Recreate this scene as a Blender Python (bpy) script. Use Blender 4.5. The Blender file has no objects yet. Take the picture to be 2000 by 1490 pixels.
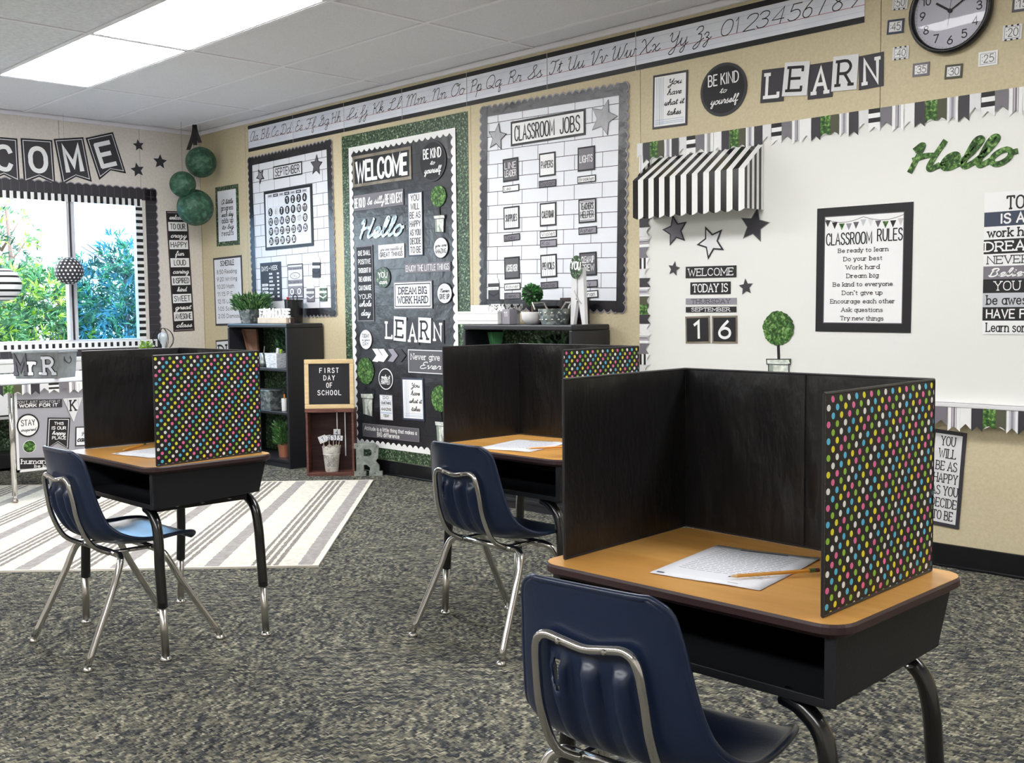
import bpy, math, random
from mathutils import Vector, Matrix, Euler
random.seed(7)
SC = bpy.context.scene
COL = SC.collection

# ------------------------------------------------------------------ camera
F_PX = 2104.6
CAM = Vector((8.24483, -4.50152, 1.11869))
CR = Vector((0.70141272, 0.71267134, -0.01094339))
CU = Vector((-0.04040872, 0.05508992, 0.99766339))
CF = Vector((-0.71160897, 0.69933159, -0.0674389))
cd = bpy.data.cameras.new('camera'); cam = bpy.data.objects.new('camera', cd); COL.objects.link(cam)
cd.sensor_width = 36; cd.lens = F_PX * 36 / 2000; cd.clip_start = .05; cd.clip_end = 200
cam.matrix_world = Matrix(((CR.x, CU.x, -CF.x, CAM.x), (CR.y, CU.y, -CF.y, CAM.y), (CR.z, CU.z, -CF.z, CAM.z), (0, 0, 0, 1)))
SC.camera = cam

# ------------------------------------------------------------------ world, light, exposure
SKY_STRENGTH = 9
PANEL_STRENGTH = 13
w = bpy.data.worlds.new('sky'); SC.world = w; w.use_nodes = True
bg = w.node_tree.nodes['Background']; bg.inputs[0].default_value = (.80, .90, 1.0, 1); bg.inputs[1].default_value = SKY_STRENGTH
SC.view_settings.view_transform = 'Standard'; SC.view_settings.look = 'None'
SC.view_settings.gamma = 1; SC.view_settings.use_curve_mapping = False
SC.view_settings.exposure = 0.62
def area_light(name, loc, rot, sx, sy, power, col):
    l = bpy.data.lights.new(name, 'AREA'); l.shape = 'RECTANGLE'; l.size = sx; l.size_y = sy; l.energy = power; l.color = col
    o = bpy.data.objects.new(name, l); COL.objects.link(o); o.location = loc; o.rotation_euler = rot
    return o
# portal in the window opening: guides sky light sampling only, gives no light of its own
po = area_light('window_portal', (-.14, -1.635, 1.45), (0, -math.pi/2, 0), 1.13, 2.23, 1, (1, 1, 1)); po.data.cycles.is_portal = True

# ------------------------------------------------------------------ materials
MATS = {}
def lin(c):
    return tuple(((x/255)/12.92 if x/255 <= .04045 else ((x/255+.055)/1.055)**2.4) for x in c)
def mat(name, rgb, rough=.6, metal=0., spec=.5, bump=0., bscale=60., var=0., vscale=8., emit=0., coat=0., sheen=0., stretch=None):
    if name in MATS: return MATS[name]
    m = bpy.data.materials.new(name); m.use_nodes = True; nt = m.node_tree; b = nt.nodes['Principled BSDF']
    c = lin(rgb) + (1,)
    b.inputs['Base Color'].default_value = c; b.inputs['Roughness'].default_value = rough
    b.inputs['Metallic'].default_value = metal; b.inputs['Specular IOR Level'].default_value = spec
    if coat: b.inputs['Coat Weight'].default_value = coat; b.inputs['Coat Roughness'].default_value = .15
    if emit: b.inputs['Emission Color'].default_value = c; b.inputs['Emission Strength'].default_value = emit
    if bump or var:
        tc = nt.nodes.new('ShaderNodeTexCoord'); src = tc.outputs['Object']
        if stretch:
            mp = nt.nodes.new('ShaderNodeMapping'); mp.inputs['Scale'].default_value = stretch
            nt.links.new(src, mp.inputs[0]); src = mp.outputs[0]
    if bump:
        n = nt.nodes.new('ShaderNodeTexNoise'); n.inputs['Scale'].default_value = bscale; n.inputs['Detail'].default_value = 4
        bp = nt.nodes.new('ShaderNodeBump'); bp.inputs['Strength'].default_value = bump; bp.inputs['Distance'].default_value = .01
        nt.links.new(src, n.inputs['Vector']); nt.links.new(n.outputs[0], bp.inputs['Height']); nt.links.new(bp.outputs[0], b.inputs['Normal'])
    if var:
        n = nt.nodes.new('ShaderNodeTexNoise'); n.inputs['Scale'].default_value = vscale; n.inputs['Detail'].default_value = 5
        r = nt.nodes.new('ShaderNodeValToRGB'); r.color_ramp.elements[0].position = .3; r.color_ramp.elements[1].position = .7
        r.color_ramp.elements[0].color = tuple(x*(1-var) for x in c[:3]) + (1,)
        r.color_ramp.elements[1].color = tuple(min(1, x*(1+var)) for x in c[:3]) + (1,)
        nt.links.new(src, n.inputs['Vector']); nt.links.new(n.outputs[0], r.inputs[0]); nt.links.new(r.outputs[0], b.inputs['Base Color'])
    MATS[name] = m
    return m
def two_tone(name, stops, scale, stretch=(1, 1, 1), rough=.6, bump=.3, detail=6, metal=0., kind='noise', spec=.4):
    """noise / voronoi through a colour ramp: grass print, galvanised steel, wood, leaves"""
    m = bpy.data.materials.new(name); m.use_nodes = True; nt = m.node_tree; b = nt.nodes['Principled BSDF']
    b.inputs['Roughness'].default_value = rough; b.inputs['Metallic'].default_value = metal; b.inputs['Specular IOR Level'].default_value = spec
    tc = nt.nodes.new('ShaderNodeTexCoord'); mp = nt.nodes.new('ShaderNodeMapping'); mp.inputs['Scale'].default_value = stretch
    nt.links.new(tc.outputs['Object'], mp.inputs[0])
    if kind == 'noise':
        n = nt.nodes.new('ShaderNodeTexNoise'); n.inputs['Detail'].default_value = detail; n.inputs['Distortion'].default_value = .6; out = n.outputs[0]
    else:
        n = nt.nodes.new('ShaderNodeTexVoronoi'); out = n.outputs['Color']
    n.inputs['Scale'].default_value = scale
    nt.links.new(mp.outputs[0], n.inputs['Vector'])
    r = nt.nodes.new('ShaderNodeValToRGB'); e = r.color_ramp.elements
    while len(e) < len(stops): e.new(.5)
    for i, (p, c) in enumerate(stops): e[i].position = p; e[i].color = lin(c) + (1,)
    nt.links.new(out, r.inputs[0]); nt.links.new(r.outputs[0], b.inputs['Base Color'])
    if bump:
        bp = nt.nodes.new('ShaderNodeBump'); bp.inputs['Strength'].default_value = bump; bp.inputs['Distance'].default_value = .005
        nt.links.new(out, bp.inputs['Height']); nt.links.new(bp.outputs[0], b.inputs['Normal'])
    MATS[name] = m
    return m
mat('white', (240, 240, 240), .55); mat('paper', (232, 234, 240), .5, var=.03, vscale=3)
mat('black', (18, 17, 20), .5); mat('ink', (22, 20, 24), .6); mat('charcoal', (52, 50, 56), .55)
mat('grey', (120, 116, 124), .6); mat('lilac_grey', (150, 146, 156), .6); mat('light_grey', (196, 198, 204), .6)
mat('mid_grey', (92, 90, 96), .6); mat('pale', (224, 224, 226), .5); mat('olive', (84, 84, 66), .7)
mat('blush', (205, 196, 196), .6); mat('brown_edge', (62, 44, 44), .5); mat('red_line', (170, 60, 80), .6)
mat('blue_line', (176, 190, 214), .6); mat('black_gloss', (20, 20, 24), .22, bump=.05, bscale=30)
mat('wrinkled_black', (30, 29, 34), .33, spec=.6, bump=.75, bscale=9)
mat('slate_blue', (58, 66, 86), .6)
two_tone('grass_print', [(.3, (16, 24, 18)), (.46, (42, 60, 42)), (.57, (80, 106, 76)), (.72, (186, 206, 172))], 75, (1, 1, 1), .4, .25)
two_tone('grass_bright', [(.3, (18, 36, 12)), (.46, (44, 82, 30)), (.58, (88, 132, 58)), (.75, (178, 208, 140))], 60, (1, 1, 1), .6, .25)
two_tone('galvanised', [(.25, (112, 122, 124)), (.5, (150, 158, 158)), (.8, (196, 202, 200))], 45, (1, 1, 1), .35, .08, metal=.75, kind='voronoi')
two_tone('silver_card', [(.3, (150, 150, 154)), (.8, (186, 186, 190))], 12, (1, 1, 1), .4, .05)
two_tone('bronze_rim', [(.3, (112, 102, 90)), (.8, (164, 154, 138))], 9, (1, 1, 1), .45, 0, metal=.3)
two_tone('galvanised_dull', [(.25, (108, 114, 110)), (.5, (136, 142, 136)), (.8, (168, 174, 166))], 30, (1, 1, 1), .55, .08, metal=.3)
mat('chrome', (214, 212, 210), .16, metal=1.); mat('glide_steel', (190, 186, 180), .3, metal=1.)
mat('steel_frame', (150, 154, 162), .35, metal=.9)

# ------------------------------------------------------------------ mesh builder
class MB:
    def __init__(s): s.v = []; s.f = []; s.m = []; s.names = []
    def mi(s, name):
        if name not in s.names: s.names.append(name)
        return s.names.index(name)
    def add(s, v, f, m='white'):
        b = len(s.v); k = s.mi(m)
        s.v += [tuple(p) for p in v]; s.f += [tuple(b+i for i in q) for q in f]; s.m += [k]*len(f)
    def box(s, x0, x1, y0, y1, z0, z1, m='white'):
        s.add([(x0,y0,z0),(x1,y0,z0),(x1,y1,z0),(x0,y1,z0),(x0,y0,z1),(x1,y0,z1),(x1,y1,z1),(x0,y1,z1)],
              [(3,2,1,0),(4,5,6,7),(0,1,5,4),(1,2,6,5),(2,3,7,6),(3,0,4,7)], m)
    def rect(s, x0, x1, y0, y1, z, m='white'):
        s.add([(x0,y0,z),(x1,y0,z),(x1,y1,z),(x0,y1,z)], [(0,1,2,3)], m)
    def poly(s, pts, z, m='white', t=0):
        n = len(pts)
        s.add([(x, y, z) for x, y in pts], [tuple(range(n))], m)
        if t:
            s.add([(x, y, z) for x, y in pts] + [(x, y, z-t) for x, y in pts], [(i, i+n, (i+1) % n+n, (i+1) % n) for i in range(n)], m)
    def disc(s, cx, cy, rx, ry, z, m='white', t=0, n=40):
        s.poly([(cx+rx*math.cos(i*2*math.pi/n), cy+ry*math.sin(i*2*math.pi/n)) for i in range(n)], z, m, t)
    def ring(s, w, h, b, z, m, cx=0, cy=0):
        """rectangular outline of width b just inside w x h"""
        x, y = w/2, h/2
        s.rect(cx-x, cx+x, cy+y-b, cy+y, z, m); s.rect(cx-x, cx+x, cy-y, cy-y+b, z, m)
        s.rect(cx-x, cx-x+b, cy-y+b, cy+y-b, z, m); s.rect(cx+x-b, cx+x, cy-y+b, cy+y-b, z, m)
    def star(s, cx, cy, r, rot, z, m, inner=.5, t=0):
        s.poly([(cx+(r if i % 2 == 0 else r*inner)*math.cos(rot+math.pi/2+i*math.pi/5), cy+(r if i % 2 == 0 else r*inner)*math.sin(rot+math.pi/2+i*math.pi/5)) for i in range(10)], z, m, t)
    def lathe(s, prof, m, n=24, cx=0, cy=0, a0=0):
        v = []; f = []
        for r, z in prof:
            v += [(cx+r*math.cos(a0+i*2*math.pi/n), cy+r*math.sin(a0+i*2*math.pi/n), z) for i in range(n)]
        for k in range(len(prof)-1):
            f += [(k*n+i, k*n+(i+1) % n, (k+1)*n+(i+1) % n, (k+1)*n+i) for i in range(n)]
        s.add(v, f, m)
    def tube(s, pts, r, m, n=10, caps=True):
        pts = [Vector(p) for p in pts]; v = []; f = []; up = None
        for i, p in enumerate(pts):
            t = (pts[min(i+1, len(pts)-1)]-pts[max(i-1, 0)]).normalized()
            if up is None:
                up = t.orthogonal().normalized()
            else:
                up = (up - t*up.dot(t)).normalized()
            sd = t.cross(up); rr = r[i] if isinstance(r, (list, tuple)) else r
            v += [p+up*rr*math.cos(a*2*math.pi/n)+sd*rr*math.sin(a*2*math.pi/n) for a in range(n)]
        for k in range(len(pts)-1):
            f += [(k*n+i, k*n+(i+1) % n, (k+1)*n+(i+1) % n, (k+1)*n+i) for i in range(n)]
        if caps: f += [tuple(reversed(range(n))), tuple(range((len(pts)-1)*n, len(pts)*n))]
        s.add(v, f, m)
    def ribbon(s, pts, wd, z, m, closed=False):
        P = [Vector((p[0], p[1])) for p in pts]
        Q = [P[0]]
        for p in P[1:]:
            if (p-Q[-1]).length > wd*.04: Q.append(p)
        if len(Q) < 2: return
        if closed and (Q[0]-Q[-1]).length < wd*.05: Q.pop()
        n = len(Q); L = []; R = []
        for i in range(n):
            a = Q[(i-1) % n] if (closed or i > 0) else None; c = Q[(i+1) % n] if (closed or i < n-1) else None
            d1 = (Q[i]-a).normalized() if a is not None else None; d2 = (c-Q[i]).normalized() if c is not None else None
            if d1 is None: d1 = d2
            if d2 is None: d2 = d1
            t = d1+d2
            t = t.normalized() if t.length > 1e-6 else d1
            nn = Vector((-t.y, t.x)); k = max(.45, abs(nn.dot(Vector((-d1.y, d1.x)))))
            e = Vector((0, 0))
            if not closed and i == 0: e = -d2*wd*.28
            if not closed and i == n-1: e = d1*wd*.28
            L.append(Q[i]+nn*wd/2/k+e); R.append(Q[i]-nn*wd/2/k+e)
        v = [(p.x, p.y, z) for p in L]+[(p.x, p.y, z) for p in R]
        f = [(i+n, (i+1) % n+n, (i+1) % n, i) for i in range(n if closed else n-1)]
        s.add(v, f, m)
    def mesh(s, name, smooth=False):
        me = bpy.data.meshes.new(name); me.from_pydata(s.v, [], s.f)
        for k in s.names: me.materials.append(MATS[k])
        me.polygons.foreach_set('material_index', s.m)
        if smooth: me.polygons.foreach_set('use_smooth', [True]*len(s.f))
        me.update()
        return me
    def build(s, name, parent=None, smooth=False, loc=None, rot=None, kind=None, label=None, bevel=0):
        o = bpy.data.objects.new(name, s.mesh(name, smooth)); COL.objects.link(o)
        if parent is not None: o.parent = parent
        if loc is not None: o.location = loc
        if rot is not None: o.rotation_euler = rot
        if kind: o['kind'] = kind
        if label: o['label'] = label
        if bevel:
            md = o.modifiers.new('bevel', 'BEVEL'); md.width = bevel; md.segments = 2; md.limit_method = 'ANGLE'
        return o
def tag(o, label, cat, group=None, kind=None):
    o['label'] = label; o['category'] = cat
    if group: o['group'] = group
    if kind: o['kind'] = kind
    return o
def empty(name, loc=(0, 0, 0), rot=(0, 0, 0), mw=None):
    o = bpy.data.objects.new(name, None); COL.objects.link(o); o.empty_display_size = .05
    if mw is not None: o.matrix_world = mw
    else: o.location = loc; o.rotation_euler = rot
    return o
def thing(name, label, cat, loc=(0, 0, 0), rz=0, group=None):
    return tag(empty(name, loc, (0, 0, rz)), label, cat, group)
def copy_tree(o, parent=None):
    c = o.copy(); COL.objects.link(c)
    if parent is not None: c.parent = parent
    for ch in list(o.children): copy_tree(ch, c)
    return c
def crm(P, n=4, closed=False):
    """Catmull-Rom through points of any dimension"""
    m = len(P); out = []
    for i in range(m if closed else m-1):
        p = [P[(i-1) % m] if (closed or i > 0) else P[0], P[i], P[(i+1) % m], P[(i+2) % m] if (closed or i+2 < m) else P[-1]]
        for k in range(n):
            t = k/n
            out.append(tuple(.5*(2*b+(c-a)*t+(2*a-5*b+4*c-d)*t*t+(3*b-a-3*c+d)*t**3) for a, b, c, d in zip(*p)))
    if not closed: out.append(tuple(P[-1]))
    return out

# ------------------------------------------------------------------ single-stroke lettering
SANS = {
'A': (6, '0,0 3,10 6,0;1.1,3.5 4.9,3.5'), 'B': (5.5, '0,0 0,10;~0,10 3.4,9.9 4.8,7.7 3.4,5.3 0,5.2;~0,5.2 3.8,5.1 5.5,2.6 3.8,.1 0,0'),
'C': (5.6, '~5.5,7.8 4.6,9.6 3,10 1.2,9.2 .1,7 0,5 .1,3 1.2,.8 3,0 4.6,.4 5.5,2.2'), 'D': (5.8, '0,0 0,10;~0,10 2.6,9.9 5,8.2 5.8,5 5,1.8 2.6,.1 0,0'),
'E': (4.8, '0,0 0,10;0,10 4.8,10;0,5.2 4,5.2;0,0 4.8,0'), 'F': (4.6, '0,0 0,10;0,10 4.6,10;0,5.2 3.8,5.2'),
'G': (5.8, '~5.5,7.8 4.6,9.6 3,10 1.2,9.2 .1,7 0,5 .1,3 1.2,.8 3,0 4.8,.6 5.7,2.4;5.7,0 5.7,4.6 3.4,4.6'), 'H': (5.6, '0,0 0,10;5.6,0 5.6,10;0,5.2 5.6,5.2'),
'I': (1, '.5,0 .5,10'), 'J': (4.2, '~4.2,10 4.2,7 4.2,3.4 3.6,.8 2,0 .5,.7 0,2.6'), 'K': (5.4, '0,0 0,10;5,10 0,4.2;1.6,6 5.4,0'),
'L': (4.6, '0,0 0,10;0,0 4.6,0'), 'M': (7, '0,0 0,10 3.5,2.5 7,10 7,0'), 'N': (5.8, '0,0 0,10 5.8,0 5.8,10'),
'O': (6, '@3,10 1.1,9.2 .1,7 0,5 .1,3 1.1,.8 3,0 4.9,.8 5.9,3 6,5 5.9,7 4.9,9.2'), 'P': (5.2, '0,0 0,10;~0,10 3.6,9.9 5.2,7.4 3.6,4.7 0,4.6'),
'Q': (6, '@3,10 1.1,9.2 .1,7 0,5 .1,3 1.1,.8 3,0 4.9,.8 5.9,3 6,5 5.9,7 4.9,9.2;3.8,2.4 6.2,-.8'),
'R': (5.5, '0,0 0,10;~0,10 3.6,9.9 5.1,7.5 3.6,5 0,4.9;2.6,4.9 5.5,0'), 'S': (5, '~4.8,8.3 3.8,9.8 2.3,10 .7,9.2 .3,7.6 1.2,6 3,5.1 4.6,4 5,2.4 4.2,.7 2.5,0 .9,.4 0,2'),
'T': (5.6, '0,10 5.6,10;2.8,10 2.8,0'), 'U': (5.6, '~0,10 0,7 .1,3.2 1,.8 2.8,0 4.6,.8 5.5,3.2 5.6,7 5.6,10'), 'V': (5.8, '0,10 2.9,0 5.8,10'),
'W': (8.4, '0,10 2.1,0 4.2,8 6.3,0 8.4,10'), 'X': (5.6, '0,10 5.6,0;0,0 5.6,10'), 'Y': (5.6, '0,10 2.8,5 5.6,10;2.8,5 2.8,0'), 'Z': (5.2, '0,10 5.2,10 0,0 5.2,0'),
'a': (4.3, '@4.2,3.2 3.5,5.7 2.1,6.5 .6,5.5 0,3.2 .6,1 2.1,0 3.5,.8;4.3,6.5 4.3,0'), 'b': (4.3, '0,10 0,0;@.1,3.3 .7,5.6 2.2,6.5 3.7,5.5 4.3,3.2 3.7,1 2.2,0 .7,.8'),
'c': (4, '~4,5 3.2,6.2 2,6.5 .6,5.4 0,3.2 .6,1 2,0 3.2,.3 4,1.4'), 'd': (4.3, '4.3,10 4.3,0;@4.2,3.2 3.5,5.7 2.1,6.5 .6,5.5 0,3.2 .6,1 2.1,0 3.5,.8'),
'e': (4.2, '~.1,3.4 4.2,3.4;~4.2,3.4 3.8,5.6 2.2,6.5 .6,5.5 0,3.2 .6,1 2.2,0 3.6,.5 4.1,1.5'), 'f': (2.8, '~2.9,9.3 2,10 1.2,9.2 1.1,7 1.1,4 1.1,0;0,6.3 2.6,6.3'),
'g': (4.3, '@4.2,3.2 3.5,5.7 2.1,6.5 .6,5.5 0,3.2 .6,1 2.1,0 3.5,.8;~4.3,6.5 4.3,3 4.3,-.8 3.6,-2.6 2,-3 .5,-2.4'), 'h': (4.2, '0,10 0,0;~0,4 1,6 2.4,6.5 3.8,5.8 4.2,4 4.2,0'),
'i': (1, '.5,6.5 .5,0;.5,8.7 .5,9.1'), 'j': (1.6, '~1.2,6.5 1.2,2 1.1,-1.5 .4,-2.8 -.6,-2.8;1.2,8.7 1.2,9.1'), 'k': (4, '0,10 0,0;3.8,6.5 0,2.6;1.2,3.8 4,0'), 'l': (1, '.5,10 .5,0'),
'm': (6.8, '0,6.5 0,0;~0,4.2 .9,6.1 2,6.5 3.1,5.8 3.4,4 3.4,0;~3.4,4.2 4.3,6.1 5.4,6.5 6.5,5.8 6.8,4 6.8,0'), 'n': (4.2, '0,6.5 0,0;~0,4 1,6 2.4,6.5 3.8,5.8 4.2,4 4.2,0'),
'o': (4.4, '@2.2,6.5 .6,5.5 0,3.2 .6,1 2.2,0 3.8,1 4.4,3.2 3.8,5.5'), 'p': (4.3, '0,6.5 0,-3;@.1,3.3 .7,5.6 2.2,6.5 3.7,5.5 4.3,3.2 3.7,1 2.2,0 .7,.8'),
'q': (4.3, '4.3,6.5 4.3,-3;@4.2,3.2 3.5,5.7 2.1,6.5 .6,5.5 0,3.2 .6,1 2.1,0 3.5,.8'), 'r': (2.9, '0,6.5 0,0;~0,3.8 .9,5.9 2,6.5 2.9,6.2'),
's': (3.6, '~3.4,5.3 2.6,6.4 1.6,6.5 .5,5.9 .3,4.8 1.2,3.8 2.6,3.1 3.5,2.3 3.4,.9 2.2,0 1,.1 0,1.2'), 't': (2.8, '~1.2,9 1.2,5 1.2,1.4 1.7,.2 2.8,.2;0,6.4 2.7,6.4'),
'u': (4.2, '~0,6.5 0,4 .1,1.6 .9,.2 2,0 3.3,.7 4.2,2.4;4.2,6.5 4.2,0'), 'v': (4.2, '0,6.5 2.1,0 4.2,6.5'), 'w': (6.4, '0,6.5 1.6,0 3.2,5.6 4.8,0 6.4,6.5'), 'x': (4, '0,6.5 4,0;0,0 4,6.5'),
'y': (4.2, '0,6.5 2.2,0;4.2,6.5 1.2,-3'), 'z': (3.8, '0,6.5 3.8,6.5 0,0 3.8,0'),
'0': (5.2, '@2.6,10 .9,9.1 0,6.8 0,3.2 .9,.9 2.6,0 4.3,.9 5.2,3.2 5.2,6.8 4.3,9.1'), '1': (2.6, '0,8 2,10 2,0'), '2': (5, '~.2,7.6 .8,9.3 2.5,10 4.3,9.2 4.7,7.4 3.8,5.2 1.6,2.2 0,0;0,0 5,0'),
'3': (5, '~.2,8.4 1.4,9.8 3,9.9 4.5,8.8 4.5,6.8 3.3,5.5 1.8,5.3;~1.8,5.3 3.8,5 5,3.4 4.6,1.2 2.8,0 1,.3 0,1.7'), '4': (5.2, '4,0 4,10 0,3 5.2,3'),
'5': (5, '4.6,10 .8,10 .4,5.7;~.4,5.7 2,6.4 3.8,6 5,4 4.7,1.6 3,.1 1.2,.2 0,1.5'), '6': (5, '~4,10 2,7.4 .6,5 0,3 .6,1 2.5,0 4.4,1 5,3 4.4,5 2.6,5.9 .8,5'),
'7': (5, '0,10 5,10 1.6,0'), '8': (5, '@2.5,10 .9,9.3 .6,7.6 1.4,6 3.6,4.7 4.9,2.8 4.3,.8 2.5,0 .7,.8 .1,2.8 1.4,4.7 3.6,6 4.4,7.6 4.1,9.3'),
'9': (5, '~4.2,5 2.4,4.1 .6,5 0,7 .6,9 2.5,10 4.4,9 5,7 4.4,5 3,2.6 1,0'),
'.': (.8, '.4,0 .4,.4'), "'": (.8, '.4,10 .4,8'), '-': (2.4, '0,4 2.4,4'), ':': (.8, '.4,1.4 .4,1.8;.4,5.4 .4,5.8'), '&': (5, '~5,0 1.2,6.5 1.6,9.6 3,9.6 3.2,7.6 .6,4 .4,1.2 2.2,0 4.8,4'),
}
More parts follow.
